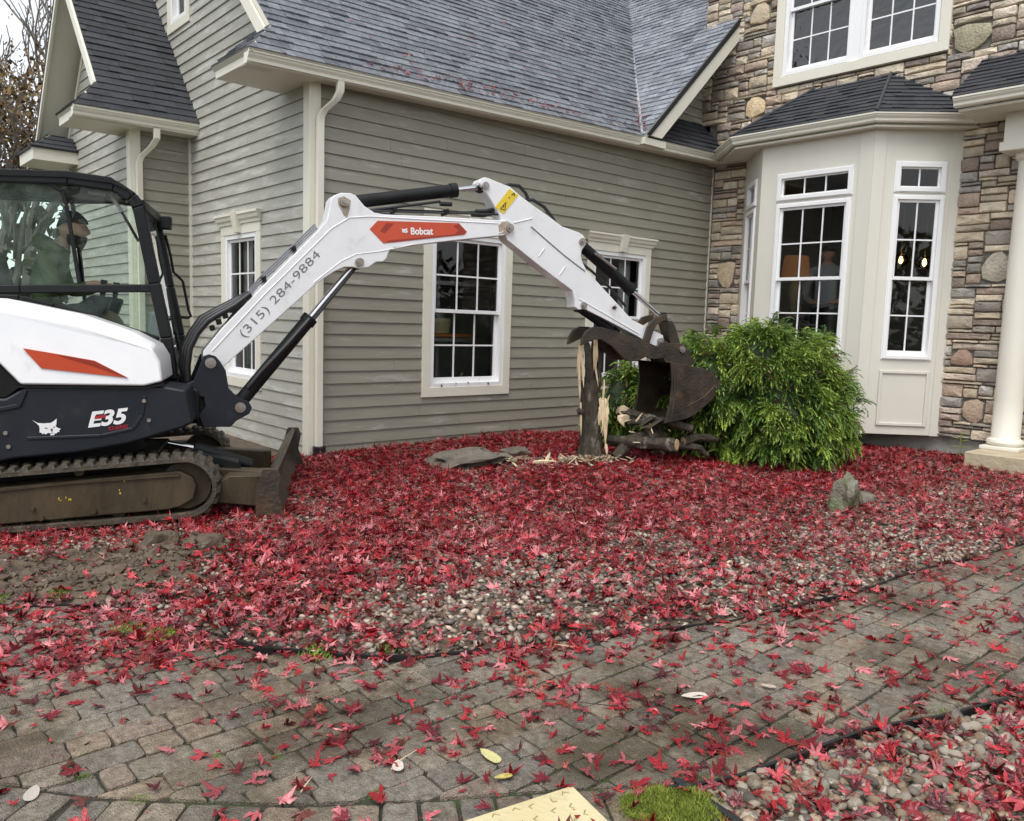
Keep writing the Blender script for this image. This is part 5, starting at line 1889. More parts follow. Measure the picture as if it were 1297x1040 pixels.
def driver():
    J, E = {}, []
    jj = lambda n, u, v, z, r, r2=None: J.__setitem__(n, (tuple(W(u, v, z)), r, r2 or r))
    jj('pelvis', -1.17, 1.25, 1.43, .15, .13)
    jj('belly', -1.16, 1.25, 1.60, .15, .125)
    jj('chest', -1.12, 1.25, 1.80, .165, .13)
    jj('collar', -1.08, 1.25, 1.93, .09, .08)
    jj('neck', -1.02, 1.25, 2.02, .058)
    jj('skull', -.985, 1.25, 2.09, .06)
    E += [('pelvis', 'belly'), ('belly', 'chest'), ('chest', 'collar'), ('collar', 'neck'), ('neck', 'skull')]
    for s, nm in ((-1, 'r'), (1, 'l')):
        v = 1.25
        jj(nm + 'sh', -1.09, v + s * .19, 1.88, .078)
        jj(nm + 'ua', -1.07, v + s * .235, 1.76, .066)
        jj(nm + 'el', -1.02, v + s * .26, 1.645, .055)
        jj(nm + 'fa', -.88, v + s * .245, 1.665, .047)
        jj(nm + 'wr', -.775, v + s * .235, 1.70, .032)
        jj(nm + 'palm', -.715, v + s * .235, 1.715, .034, .022)
        E += [('collar', nm + 'sh'), (nm + 'sh', nm + 'ua'), (nm + 'ua', nm + 'el'), (nm + 'el', nm + 'fa'), (nm + 'fa', nm + 'wr'), (nm + 'wr', nm + 'palm')]
        finger_joints(J, E, W(-.75, v + s * .235, 1.71), W(-.69, v + s * .235, 1.72), du, (0, 0, 1), nl * s, 1.0, nm, 1.0)
        jj(nm + 'hip', -1.08, v + s * .10, 1.42, .105)
        jj(nm + 'kn', -.68, v + s * .15, 1.44, .078)
        jj(nm + 'cf', -.60, v + s * .15, 1.22, .062)
        jj(nm + 'an', -.55, v + s * .15, 1.05, .048)
        jj(nm + 'toe', -.40, v + s * .15, 1.015, .042)
        E += [('pelvis', nm + 'hip'), (nm + 'hip', nm + 'kn'), (nm + 'kn', nm + 'cf'), (nm + 'cf', nm + 'an'), (nm + 'an', nm + 'toe')]
    hc = (-.945, 1.25, 2.145)
    tilt = rad(-6)
    T = lambda x, y, z: W(hc[0] + x * math.cos(tilt) - z * math.sin(tilt), hc[1] + y, hc[2] + x * math.sin(tilt) + z * math.cos(tilt))

    def reg(c):
        r = c - P0
        u, z = r @ du, c[2]
        if z > 1.99 or u > -.80 and z > 1.62:
            return 0
        if z < 1.50 and (u > -1.12 or z < 1.40):
            return 2
        return 1

    o = build_person('bearded driver in olive jacket and black beanie seated in the excavator cab', J, E, 'pelvis', T, reg, tuple(W(-1.1, 1.25, 1.30)), ['skin', 'jacket', 'trousers'], 1.06)
    TH_ = lambda x, y, z: T(x, y, z + (.75 * x if x < 0 else .10 * x) * max(0, 1 - z / .13))
    V, fs = hat_geo(TH_, .040, .012, 1.06, 1.06)
    MB().add(V, fs).build('beanie', 'beanie', o, smooth=60)
    # full beard: a shell over the jaw and chin
    V, fs = [], []
    n, m = 14, 8
    for j in range(m + 1):
        for i in range(n + 1):
            t = rad(-105 + 210 * i / n)
            f = j / m
            z = -.048 - .070 * f - .045 * (1 - abs(t) / 1.9) * f
            r = .096 * (1 - .40 * f * f) + .002
            V.append(T(r * math.cos(t) * 1.02 + .008, r * .74 * math.sin(t), z))
    for j in range(m):
        fs += [(j * (n + 1) + i, j * (n + 1) + i + 1, (j + 1) * (n + 1) + i + 1, (j + 1) * (n + 1) + i) for i in range(n)]
    o2 = MB().add(V, fs).build('beard', 'beard', o, smooth=60)
    sm = o2.modifiers.new('thick', 'SOLIDIFY')
    sm.thickness = .010
    # hood hanging behind the neck
    mb = MB()
    pts = []
    for k in range(13):
        t = rad(-120 + 240 * k / 12)
        pts.append(W(-1.06 - .115 * math.cos(t), 1.25 + .13 * math.sin(t), 1.985 + .05 * math.cos(t)))
    mb.tube(pts, [.03 + .035 * math.sin(math.pi * k / 12) for k in range(13)], 10)
    mb.build('hood', 'jacket', o, smooth=60)
    return o


driver()


def guest():
    """person standing inside behind the large bay window"""
    c = np.array([11.40, 6.05, .98])
    f = np.array([-1., -.45, 0])
    f /= np.linalg.norm(f)
    l = np.array([-f[1], f[0], 0])
    G_ = lambda x, y, z: c + f * x + l * y + np.array([0, 0, z])
    J, E = {}, []
    jj = lambda n, x, y, z, r, r2=None: J.__setitem__(n, (tuple(G_(x, y, z)), r, r2 or r))
    jj('pelvis', 0, 0, .92, .15, .12)
    jj('belly', .02, 0, 1.08, .16, .13)
    jj('chest', .02, 0, 1.30, .175, .13)
    jj('collar', 0, 0, 1.46, .09, .08)
    jj('neck', .01, 0, 1.54, .055)
    jj('skull', .02, 0, 1.60, .06)
    E += [('pelvis', 'belly'), ('belly', 'chest'), ('chest', 'collar'), ('collar', 'neck'), ('neck', 'skull')]
    for s, nm in ((-1, 'r'), (1, 'l')):
        jj(nm + 'sh', 0, s * .20, 1.41, .08)
        jj(nm + 'ua', -.01, s * .26, 1.26, .068)
        jj(nm + 'el', -.01, s * .28, 1.10, .056)
        jj(nm + 'fa', .10, s * .25, 1.0, .047)
        jj(nm + 'wr', .20, s * .16, .96, .032)
        jj(nm + 'palm', .24, s * .11, .95, .034, .022)
        E += [('collar', nm + 'sh'), (nm + 'sh', nm + 'ua'), (nm + 'ua', nm + 'el'), (nm + 'el', nm + 'fa'), (nm + 'fa', nm + 'wr'), (nm + 'wr', nm + 'palm')]
        finger_joints(J, E, G_(.22, s * .12, .95), G_(.26, s * .08, .95), f * .6 - l * s, (0, 0, 1), f * s, 1.0, nm, .5)
        jj(nm + 'hip', 0, s * .10, .84, .10)
        jj(nm + 'kn', .01, s * .11, .47, .072)
        jj(nm + 'an', -.01, s * .11, .09, .045)
        jj(nm + 'toe', .14, s * .12, .04, .04)
        E += [('pelvis', nm + 'hip'), (nm + 'hip', nm + 'kn'), (nm + 'kn', nm + 'an'), (nm + 'an', nm + 'toe')]
    T = lambda x, y, z: G_(.035 + x, y, 1.67 + z)
    z0 = c[2]

    def reg(q):
        h = q[2] - z0
        if h > 1.50 or (h < 1.02 and abs((q - c) @ f) > .19 and h > .85):
            return 0
        return 1 if h > .88 else 2

    o = build_person('person in a grey sweatshirt standing behind the large bay window', J, E, 'pelvis', T, reg, tuple(c - np.array([0, 0, .0])), ['skin', 'sweat', 'seat'])
    V, fs = hat_geo(T, .02, .01, 1.0, 1.0)
    MB().add(V, fs).build('hair', 'beard', o, smooth=60)


guest()
# table that the lamp stands on, lamp, pendants, shelf items
tb = thing('side_table', 'dark side table under the orange lamp inside the bay window', 'table', (X3 + .45, 6.43, .95))
MB().box((X3 + .2, 6.2, 1.66), (X3 + .7, 6.7, 1.70)).build('table_top', 'seat', tb)
for sx in (.23, .64):
    for sy in (6.23, 6.64):
        MB().box((X3 + sx, sy, .95), (X3 + sx + .04, sy + .04, 1.658)).build('leg', 'seat', tb)
lamp('table_lamp', 'table lamp with an orange shade behind the large bay window', (X3 + .42, 6.43, 1.702), .20)
for k, (y_, xx) in enumerate(((5.06, 11.55), (4.74, 11.55))):
    zc = 2.53 - .045 * k
    lb = ('left' if k == 0 else 'right')
    t = thing('pendant_lamp', 'glowing pendant bulb behind the narrow bay window, %s one of the pair' % lb, 'pendant lamp', (xx, y_, zc), group='glowing pendant bulbs in the narrow bay window')
    MB().lathe((xx, y_, zc - .05), [(.008, 0), (.022, .02), (.028, .045), (.02, .08), (.010, .10)], 12).build('bulb', 'bulb', t, smooth=60)
    MB().tube([(xx, y_, zc + .05), (xx, y_, 3.98)], .008, 6).build('pendant_stem', 'lamp_base', t)
    MB().lathe((xx, y_, zc - .09), [(.02, 0), (.075, .03), (.10, .09), (.075, .15), (.03, .18)], 16).build('lamp_globe', 'globe', t, smooth=60)
t = thing('storage_shelf', 'dim storage shelf seen through the first garage window', 'shelf', (6.0, 8.6, 0))
for z in (1.24, .30, 1.95):
    MB().box((5.2, 8.35, z), (7.3, 8.75, z + .05)).build('shelf_board', 'room', t)
for x in (5.2, 6.3, 7.25):
    MB().box((x, 8.72, 0), (x + .05, 8.77, 2.4)).build('shelf_post', 'room', t)
tag(MB().box((5.95, 8.28, 1.30), (6.55, 8.5, 1.335)).build('orange_tray', 'orange'), 'flat orange tray on the shelf behind the garage window', 'tray')
tag(MB().lathe((5.75, 8.5, 1.30), [(.09, 0), (.10, .2), (.06, .23), (.06, .25)], 14).build('storage_tub', 'paper', smooth=40), 'pale lidded tub on the shelf behind the garage window', 'tub')
tag(MB().lathe((6.25, 8.6, 1.34), [(.13, 0), (.16, .16), (.16, .19)], 14).build('storage_bin', 'board', smooth=40), 'yellowish bin beside the tub on the garage shelf', 'bin')
pts = [(6.0 + .45 * math.cos(rad(a)), 8.3, 1.0 + .35 * math.sin(rad(a)) - .05) for a in range(230, 345, 8)]
tag(MB().tube(pts, .018, 8).build('curved_hose', 'chip', smooth=60), 'curved pale hose hanging behind the lower garage window panes', 'hose')

# ------------------------------------------------------------ broken tree, logs, rocks
def gz(x, y):
    return float(terrain(np.array(x), np.array(y)))


def rough_tube(pts, rs, n=14, jit=.12, seed=0, mb=None):
    R = random.Random(seed)
    mb = mb or MB()
    b = len(mb.v)
    # densify
    P, Rr = [], []
    for (p, q), (r0, r1) in zip(zip(pts, pts[1:]), zip(rs, rs[1:])):
        for k in range(5):
            f = k / 5
            P.append(tuple(p[i] + (q[i] - p[i]) * f for i in range(3)))
            Rr.append(r0 + (r1 - r0) * f)
    P.append(pts[-1])
    Rr.append(rs[-1])
    mb.tube(P, Rr, n)
    lob = [R.uniform(-1, 1) for _ in range(n)]
    for i in range(len(P)):
        for k in range(n):
            v = mb.v[b + i * n + k]
            c = P[i]
            s = 1 + jit * (lob[k] * .6 + R.uniform(-.5, .5))
            mb.v[b + i * n + k] = tuple(c[j] + (v[j] - c[j]) * s for j in range(3))
    return mb


TX, TY = 6.14, 5.72
tz = gz(TX, TY)
tree = thing('broken_tree', 'splintered bare tree stump gripped by the excavator thumb, in the red leaves', 'tree', (TX, TY, tz - .03))
rough_tube([(TX + .02, TY, tz - .06), (TX - .01, TY, tz + .25), (TX - .03, TY, tz + .6), (TX - .05, TY - .0, tz + .85)], [.15, .112, .096, .084], seed=1, jit=.2).build('trunk', 'bark', tree, smooth=50)
rough_tube([(TX - .0, TY, tz + .72), (TX + .02, TY, tz + .95), (TX + .03, TY + .01, tz + 1.22), (TX + .03, TY + .01, tz + 1.33)], [.072, .06, .052, .038], seed=2, jit=.25).build('trunk', 'bark', tree, smooth=50)
rough_tube([(TX - .06, TY, tz + .70), (TX - .10, TY - .02, tz + .95), (TX - .14, TY - .02, tz + 1.2), (TX - .165, TY - .02, tz + 1.24)], [.058, .042, .034, .018], seed=3, jit=.3).build('trunk', 'bark', tree, smooth=50)
TRr = random.Random(9)


def splinter(p, d, L, w, t, parent, name='splinter'):
    p, d = Vector(p), Vector(d).normalized()
    s = d.cross(Vector((.3, .9, .2))).normalized()
    k = d.cross(s)
    V = []
    for f, ww in ((0, .7), (.35, 1), (.7, .75), (1, .12)):
        for a, b in ((-1, -1), (1, -1), (1, 1), (-1, 1)):
            V.append(p + d * L * f + s * a * w * ww * TRr.uniform(.8, 1.2) + k * b * t * ww)
    fs = []
    for i in range(3):
        fs += [(4 * i + q, 4 * i + (q + 1) % 4, 4 * i + 4 + (q + 1) % 4, 4 * i + 4 + q) for q in range(4)]
    fs += [(3, 2, 1, 0), (12, 13, 14, 15)]
    return MB().add(V, fs).build(name, 'wood', parent)


cx_, cy_ = -CF[0], -CF[1]
fx = lambda r, z: (TX + r * .84 * CR[0] + cx_ * .105, TY + r * .84 * CR[1] + cy_ * .105, tz + z)
for (r, z, dx, dz, L, w) in ((-.205, 1.24, .05, -1, .30, .012), (-.195, .98, .06, -1, .34, .010), (-.16, .62, .05, -1, .34, .008), (.115, .86, -.02, -1, .28, .008),
                             (.13, .60, .06, -1, .40, .012), (.165, .54, .0, -1, .34, .008), (.10, .60, .12, -1, .2, .014), (.17, .2, .1, -.9, .12, .012), (.14, .60, .35, .9, .12, .004)):
    splinter(fx(r, z), (CR[0] * dx, CR[1] * dx, dz), L, w, .012, tree)
for k in range(34):
    z_ = TRr.uniform(.50, .68)
    splinter(fx(TRr.uniform(.06, .175), z_), (CR[0] * TRr.gauss(0, .16), CR[1] * TRr.gauss(0, .16), -1), TRr.uniform(.05, .20) * (1.8 if k % 6 == 0 else 1), TRr.uniform(.005, .013), .006, tree)
for k in range(18):
    splinter(fx(TRr.choice((-.20, -.17, -.02, .0)) + TRr.gauss(0, .015), TRr.uniform(.95, 1.30)), (CR[0] * TRr.gauss(.05, .08), CR[1] * TRr.gauss(.05, .08), -1), TRr.uniform(.08, .34), TRr.uniform(.004, .011), .005, tree)
MB().tube([fx(-.13, .52), fx(-.17, .53), fx(-.2, .52)], [.03, .04, .025], 8).build('bark_knot', 'bark', tree, smooth=50)


def log(name, label, a, b, r0, r1, seed, cut=True, mid=None):
    a, b = Vector(a), Vector(b)
    t = thing(name, label, 'log', tuple((a + b) / 2))
    m = Vector(mid) if mid else (a + b) / 2
    rough_tube([tuple(a), tuple(m), tuple(b)], [r0, (r0 + r1) / 2, r1], 14, .28, seed).build('bark_wood', 'bark', t, smooth=50)
    if cut:
        d = (a - m).normalized()
        MB().tube([a + d * .001, a + d * .006], r0 * .80, 11).build('cut_face', 'cut', t)
    return t


lx = lambda px_, r_: px_
A1 = B(4.20, -.12, .36)
log('split_log', 'thick split log with a pale round cut face lying under the bucket', (A1[0] + .10, A1[1] - .34, .33), (A1[0] - .10, A1[1] + .38, .30), .07, .055, 11)
l2 = log('bent_branch', 'long bent bark branch reaching from the stump to the bucket', (TX + .20, TY - .16, .14), (6.85, 5.35, .36), .05, .10, 12, False, (6.5, 5.5, .30))
for (p, d, L) in (((6.36, 5.52, .17), (.45, -.1, .33), .45), ((6.30, 5.50, .12), (-.15, -.05, -.25), .12), ((6.44, 5.5, .26), (.5, -.05, .16), .25)):
    splinter(p, d, L, .022, .010, l2)
log('thin_branch', 'thin grey branch sticking out towards the green bush', (6.95, 5.15, .32), (7.35, 5.0, .33), .05, .03, 13, True, (7.12, 5.1, .36))
log('thin_branch', 'drooping forked twig end below the bucket beside the green bush', (6.9, 5.2, .28), (7.2, 5.02, .16), .04, .025, 14, False, (7.1, 5.06, .25))
l3 = log('splintered_branch', 'splintered branch with a pale torn end beside the bucket teeth', (6.42, 5.62, .62), (6.80, 5.35, .50), .05, .06, 15, True)
for (p, d, L, w) in (((6.40, 5.58, .64), (.3, -.1, -.1), .14, .05), ((6.36, 5.56, .54), (.4, -.1, .05), .16, .035), ((6.34, 5.54, .56), (.2, -.1, -.3), .12, .02), ((6.46, 5.55, .58), (.5, -.1, -.2), .2, .03)):
    splinter(p, d, L, w, .02, l3)
log('splintered_branch', 'mossy branch lying across the bucket mouth', (6.50, 5.55, .50), (6.95, 5.05, .46), .035, .045, 16, False, (6.7, 5.28, .54))
log('broken_stick', 'short broken stick hanging below the bucket', (6.62, 5.4, .45), (6.74, 5.25, .18), .03, .018, 17, False)

for k in range(9):
    a_ = B(TRr.uniform(4.0, 4.5), TRr.uniform(-.35, .1), TRr.uniform(.24, .56))
    splinter(tuple(a_), (TRr.uniform(-1, 1), TRr.uniform(-1, 1), TRr.uniform(-.5, .5)), TRr.uniform(.08, .18), TRr.uniform(.003, .008), .004, l3, 'splinter')
from mathutils import noise as mnoise


def rock(name, label, loc, size, seed, m='rock', sharp=.35, sub=3, rz=0, cat='rock'):
    bm2 = bmesh.new()
    bmesh.ops.create_icosphere(bm2, subdivisions=sub, radius=1)
    for v in bm2.verts:
        p = v.co.copy()
        q = Vector((max(-.78, min(.78, p.x)), max(-.78, min(.78, p.y)), max(-.8, min(.85, p.z))))
        k = 1 + sharp * mnoise.noise(p * 1.3 + Vector((seed * 7.1, 3, 1))) + sharp * .4 * mnoise.noise(p * 3.7 + Vector((seed, 9, 4)))
        v.co = Vector((q.x * size[0], q.y * size[1], q.z * size[2])) * k
    me = bpy.data.meshes.new(name)
    bm2.to_mesh(me)
    bm2.free()
    o = finish(name, me, m, None, 38)
    o.location = loc
    o.rotation_euler = (0, 0, rz)
    return tag(o, label, cat)


o = rock('standing_stone', 'upright pointed grey stone standing in the red leaves near the bush', (6.52, 3.15, .13), (.15, .12, .22), 3, sharp=.5, sub=4)
for v in o.data.vertices:
    t = max(0, (v.co.z + .1) / .4)
    v.co.x = v.co.x * (1 - .40 * t) + .02 * t
    v.co.y *= 1 - .3 * t
rock('flat_rock', 'low brown flat rock just behind the upright stone', (6.95, 3.28, .03), (.32, .16, .07), 5, 'slabrock', .25)
o = rock('slab_stone', 'broad flat grey slab lying on a soil patch in the leaves', (4.98, 6.35, .13), (.52, .30, .085), 8, 'slabrock', .75, rz=rad(-28))
o.rotation_euler = (rad(4), rad(-6), rad(-28))
rock('grey_stone', 'grey stone half buried in leaves behind the flat slab', (5.75, 6.45, .11), (.22, .15, .06), 9, 'slabrock', .35)
o = rock('dirt_clod', 'torn clod of pale dry soil beside the right hand track', (1.62, 5.10, .08), (.13, .09, .09), 10, 'soil', .5, cat='clod')
o = rock('dirt_clod', 'dark crumbly clod of soil in front of the pale clod', (1.83, 4.86, .07), (.12, .08, .08), 12, 'soil', .5, cat='clod')
rock('pale_stone', 'small pale stone on the dirt beside the left edging', (1.62, 4.2, .02), (.05, .035, .025), 14, 'slabrock', .2, 2)

# sprig by the foundation
sp = thing('green_sprig', 'small green sprig with four leaves against the grey foundation', 'plant', (10.55, 3.72, .0))
MB().tube([(10.55, 3.72, 0), (10.55, 3.73, .15), (10.53, 3.72, .34)], .006, 5).build('stem', 'moss', sp)
for k, (z, s) in enumerate(((.17, 1), (.17, -1), (.25, 1), (.27, -1), (.33, 1))):
    a = Vector((10.545, 3.725, z))
    d = Vector((.2 * s, -1 * s, .12)).normalized()
    w = Vector((1, .2, .1)).normalized()
    MB().add([a, a + d * .05 + w * .022, a + d * .11, a + d * .05 - w * .022], [(0, 1, 2, 3)]).build('leaf', 'moss', sp)

# ------------------------------------------------------------ evergreen bush
def cypress():
    R = np.random.default_rng(17)
    lobes = [((8.22, 4.88, .70), (.82, .82, .86)), ((7.72, 5.35, .72), (.62, .62, .80)), ((7.55, 5.75, .50), (.55, .5, .62)), ((8.62, 4.52, .55), (.48, .45, .62)), ((8.05, 5.0, 1.12), (.5, .5, .5)), ((7.30, 6.25, .55), (.45, .35, .55)), ((8.05, 4.62, .45), (.6, .5, .5))]
    t = thing('cypress_bush', 'round feathery green evergreen bush beside the bay window', 'bush', (8.2, 4.9, 0))
    V, Fs, T = [], [], []
    cnt = [4200, 2300, 1500, 1300, 2000, 1300, 1800]
    # one frond: curved spine with flat leaflets either side
    def frond():
        v, f = [], []
        n = 13
        spine = []
        x = z = 0.
        a = R.uniform(.2, .7)
        for k in range(n):
            spine.append((x, z))
            x += .0155 * math.cos(a)
            z += .0155 * math.sin(a)
            a -= R.uniform(.06, .22)
        for k in range(n - 1):
            (x0, z0), (x1, z1) = spine[k], spine[k + 1]
            dx, dz = x1 - x0, z1 - z0
            for s in (-1, 1):
                L = .036 * (1 - .72 * k / n) * R.uniform(.7, 1.25)
                up = R.uniform(-.3, .4)
                b = len(v)
                w = .006
                v += [(x0 - w * .4, 0, z0), (x0 + L * .40 + w, s * L * .50, z0 + dz + L * up - .002), (x0 + L * .80, s * L * .95, z0 + dz + L * up * 1.3 - .008), (x0 + L * .40 - w, s * L * .52, z0 + dz + L * up - .006)]
                f.append((b, b + 1, b + 2, b + 3))
        b = len(v)
        v += [(spine[-2][0], .005, spine[-2][1]), (spine[-2][0], -.005, spine[-2][1]), (spine[-1][0] + .016, 0, spine[-1][1] - .014), (spine[-1][0] + .01, .004, spine[-1][1] - .007)]
        f.append((b, b + 1, b + 2, b + 3))
        return np.array(v), np.array(f)
    var = [frond() for _ in range(8)]
    off = 0
    for (c, r), n in zip(lobes, cnt):
        c, r = np.array(c), np.array(r)
        for k in range(max(6, n // 13)):
            d = R.normal(size=3)
            d /= np.linalg.norm(d)
            if d[2] < -.75:
                d[2] *= -1
            bump = .68 + .54 * float(gnoise(np.array(d[0] * 2 + c[0]), np.array(d[1] * 2 + d[2] * 2), 2.6, 4))
            pc = c + d * r * R.uniform(.74, .98) * bump
            if pc[2] < .05:
                continue
            o1 = np.array([d[0], d[1], d[2] * .55 + .10]) + R.normal(size=3) * .18
            o1 /= np.linalg.norm(o1)
            g0 = R.uniform(.72, 1.22)
            yel0 = R.uniform(0, 1)
            for q in range(13):
                o2 = o1 + R.normal(size=3) * .42
                o2 /= np.linalg.norm(o2)
                p = pc + R.normal(size=3) * .025 - o1 * .03
                s = np.cross((0, 0, 1), o2)
                s /= np.linalg.norm(s) + 1e-6
                u = np.cross(o2, s)
                roll = R.normal() * .6
                s, u = s * math.cos(roll) + u * math.sin(roll), u * math.cos(roll) - s * math.sin(roll)
                v, f = var[R.integers(8)]
                sc = R.uniform(.65, 1.15)
                vv = p + sc * (v[:, :1] * o2 + v[:, 1:2] * s + v[:, 2:3] * u)
                vv[:, 2] -= 1.6 * (v[:, 0] * sc) ** 2
                V.append(vv)
                Fs.append(f + off)
                off += len(v)
                g = g0 * R.uniform(.8, 1.2)
                yel = np.clip(yel0 + R.normal() * .25, 0, 1)
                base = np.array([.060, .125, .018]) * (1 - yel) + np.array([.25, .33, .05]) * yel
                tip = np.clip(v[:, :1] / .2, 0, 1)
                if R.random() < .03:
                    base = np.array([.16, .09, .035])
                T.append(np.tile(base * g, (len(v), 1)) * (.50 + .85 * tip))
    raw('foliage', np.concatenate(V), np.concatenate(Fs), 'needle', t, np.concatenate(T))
    # woody inside
    mb = MB()
    for k in range(26):
        a = R.uniform(0, 6.28)
        rr = R.uniform(.2, .6)
        mb.tube([(8.2 + .05 * math.cos(a), 4.9 + .05 * math.sin(a), 0), (8.2 + rr * .6 * math.cos(a), 4.9 + rr * .6 * math.sin(a), .4), (8.2 + rr * math.cos(a), 4.9 + rr * math.sin(a), R.uniform(.6, 1.2))], [.025, .015, .006], 5)
    mb.build('stem', 'bark', t)
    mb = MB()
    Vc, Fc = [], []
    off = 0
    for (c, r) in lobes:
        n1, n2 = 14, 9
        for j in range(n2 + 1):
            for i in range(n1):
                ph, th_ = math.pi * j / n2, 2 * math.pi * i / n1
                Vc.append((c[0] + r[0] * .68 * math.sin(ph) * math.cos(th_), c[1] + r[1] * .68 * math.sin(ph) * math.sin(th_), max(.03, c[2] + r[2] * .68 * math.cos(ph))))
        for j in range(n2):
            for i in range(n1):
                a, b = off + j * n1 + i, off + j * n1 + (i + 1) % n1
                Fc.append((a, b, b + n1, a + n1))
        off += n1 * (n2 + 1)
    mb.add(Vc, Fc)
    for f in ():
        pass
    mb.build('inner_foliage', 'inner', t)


cypress()

# ------------------------------------------------------------ pebbles and leaves
ico = bmesh.new()
bmesh.ops.create_icosphere(ico, subdivisions=1, radius=1)
IV1 = np.array([v.co for v in ico.verts])
IF1 = np.array([[v.index for v in f.verts] for f in ico.faces])
ico.free()
ico = bmesh.new()
bmesh.ops.create_icosphere(ico, subdivisions=2, radius=1)
IV2 = np.array([v.co for v in ico.verts])
IF2 = np.array([[v.index for v in f.verts] for f in ico.faces])
ico.free()


def in_view(x, y, m=40):
    px, py, pz = proj(np.stack([x, y, np.zeros_like(x)], -1))
    return (pz > .2) & (px > -m) & (px < 1297 + m) & (py > 0) & (py < 1040 + m * 2)


def house_free(x, y):
    f = ~((x > XC - .02) & (y > YW - .03)) & ~((x > WX - .02) & (y > WY)) & ~(x > X3 + .03) & ~((x > 9.92) & (y < 3.47)) & ~((x > BX + .35) & (y > 4.5) & (y < 6.7))
    return f


# where the gravel and soil show through the leaves: (x, y, radius, strength)
BARE = [(2.27, 3.61, .40, .9), (2.45, 3.20, .40, .95), (3.32, 3.05, .40, .8), (3.35, 3.8, .38, .7), (4.2, 2.62, .45, .75), (5.4, 2.35, .5, .7), (6.1, 2.25, .5, .6), (2.95, 5.85, .28, .85), (2.75, 5.3, .25, .6), (4.95, 6.05, .38, .9), (6.05, 5.85, .33, .9), (5.65, 6.05, .3, .8), (7.4, 2.6, .5, .5),
        (1.0, 5.0, .6, .949), (1.45, 4.95, .45, .949), (1.25, 4.6, .35, .9), (.7, 5.5, .5, .949), (1.75, 4.35, .25, .55), (1.3, 5.5, .5, .9), (.5, 5.0, .5, .9), (2.9, 3.5, .4, .5), (3.9, 3.2, .4, .5), (1.5, 5.7, .5, .7)]


def leaf_density(x, y):
    d = bed_d(x, y)
    D = np.ones_like(x)
    for (bx, by, r, s) in BARE:
        D *= 1 - s * (.60 if s < .949 else 1) * gauss(x, y, bx, by, r * .72)
    D *= .50 + .75 * gnoise(x, y, 4.2, 5)
    near = np.clip((5.2 - (y + x * .18)) / 3.0, 0, 1)
    D *= 1 - .30 * near
    # on the paving: sparse, gathered along the edging and towards the right
    pav = .075 + .50 * np.exp(np.minimum(d, 0) / .12) + .26 * gauss(x, y, 2.6, 1.75, .55, .35) + .11 * np.clip((x - 2.4) / 3, 0, 1) + .10 * gauss(x, y, 1.9, 2.35, .5, .3)
    pav += .55 * gauss(x, y, 1.35, 3.55, .22, .3) + .45 * gauss(x, y, .75, 3.95, .3, .3) + .3 * gauss(x, y, 2.2, 2.6, .5, .12)
    pav *= .25 + 1.25 * gnoise(x, y, 3.1, 7)
    D = np.where(d > 0, D, pav)
    b2 = inside(x, y, BEDPOLY2)
    D = np.where(b2, .30 + .5 * gnoise(x, y, 5, 3), D)
    return D


# pebbles
def scatter_pebbles(name, n, xr, yr, sel, smin, smax, iv, fc, colors, zoff=0.):
    x = rng.uniform(*xr, n)
    y = rng.uniform(*yr, n)
    k = in_view(x, y, 240) & house_free(x, y)
    x, y = x[k], y[k]
    k = sel(x, y)
    x, y = x[k], y[k]
    m = len(x)
    s = rng.uniform(smin, smax, m) * np.where(rng.random(m) < .12, 1.35, 1)
    z = terrain(x, y) + s * rng.uniform(.1, .45, m) + zoff
    ang = rng.uniform(0, 6.28, m)
    ax = np.stack([rng.uniform(.8, 1.25, m), rng.uniform(.6, .95, m), rng.uniform(.4, .68, m)], 1) * s[:, None]
    V = iv[None] * ax[:, None, :]
    V = V * (1 + .13 * np.sin(iv[None] * 3.1 + rng.uniform(0, 6, (m, 1, 3))))
    tl = rng.normal(0, .35, m)
    V[:, :, 2] += V[:, :, 0] * tl[:, None]
    c, sn = np.cos(ang)[:, None], np.sin(ang)[:, None]
    X, Y2 = V[:, :, 0] * c - V[:, :, 1] * sn, V[:, :, 0] * sn + V[:, :, 1] * c
    V = np.stack([X + x[:, None], Y2 + y[:, None], V[:, :, 2] + z[:, None]], -1)
    col = np.array(colors)[rng.integers(len(colors), size=m)] * rng.uniform(.65, 1.2, (m, 1))
    F_ = (fc[None] + (np.arange(m) * len(iv))[:, None, None]).reshape(-1, 3)
    return raw(name, V.reshape(-1, 3), F_, 'pebble', None, np.repeat(col, len(iv), 0), smooth=180), (x, y, z, s)


PC = [(.52, .44, .36), (.06, .052, .045), (.25, .18, .14), (.30, .235, .18), (.14, .12, .10), (.36, .32, .27), (.20, .145, .11), (.24, .20, .175), (.085, .075, .065), (.42, .38, .32), (.22, .16, .125), (.11, .095, .085), (.26, .18, .15)]
g1, _ = scatter_pebbles('gravel', 120000, (-1.0, 11), (1.2, 8), lambda x, y: (bed_d(x, y) > .005) & ~inside(x, y, BEDPOLY2) & (rng.random(len(x)) > .05 + .93 * np.clip(1.6 * gauss(x, y, 1.05, 5.0, .75, .55), 0, 1)) & (rng.random(len(x)) > (leaf_density(x, y) - .55) * 2.0), .0115, .025, IV1, IF1, PC)
tag(g1, 'river gravel showing between the fallen leaves of the bed', 'gravel', kind='stuff')
g3, _ = scatter_pebbles('gravel', 900, (-.5, 8), (1.2, 5.2), lambda x, y: (bed_d(x, y) < -.0) & (rng.random(len(x)) < .12 + .8 * np.exp(np.minimum(bed_d(x, y), 0) / .08)), .006, .015, IV1, IF1, PC)
for v in ():
    pass
tag(g3, 'small grit and stray pebbles scattered over the pavers', 'gravel', kind='stuff')
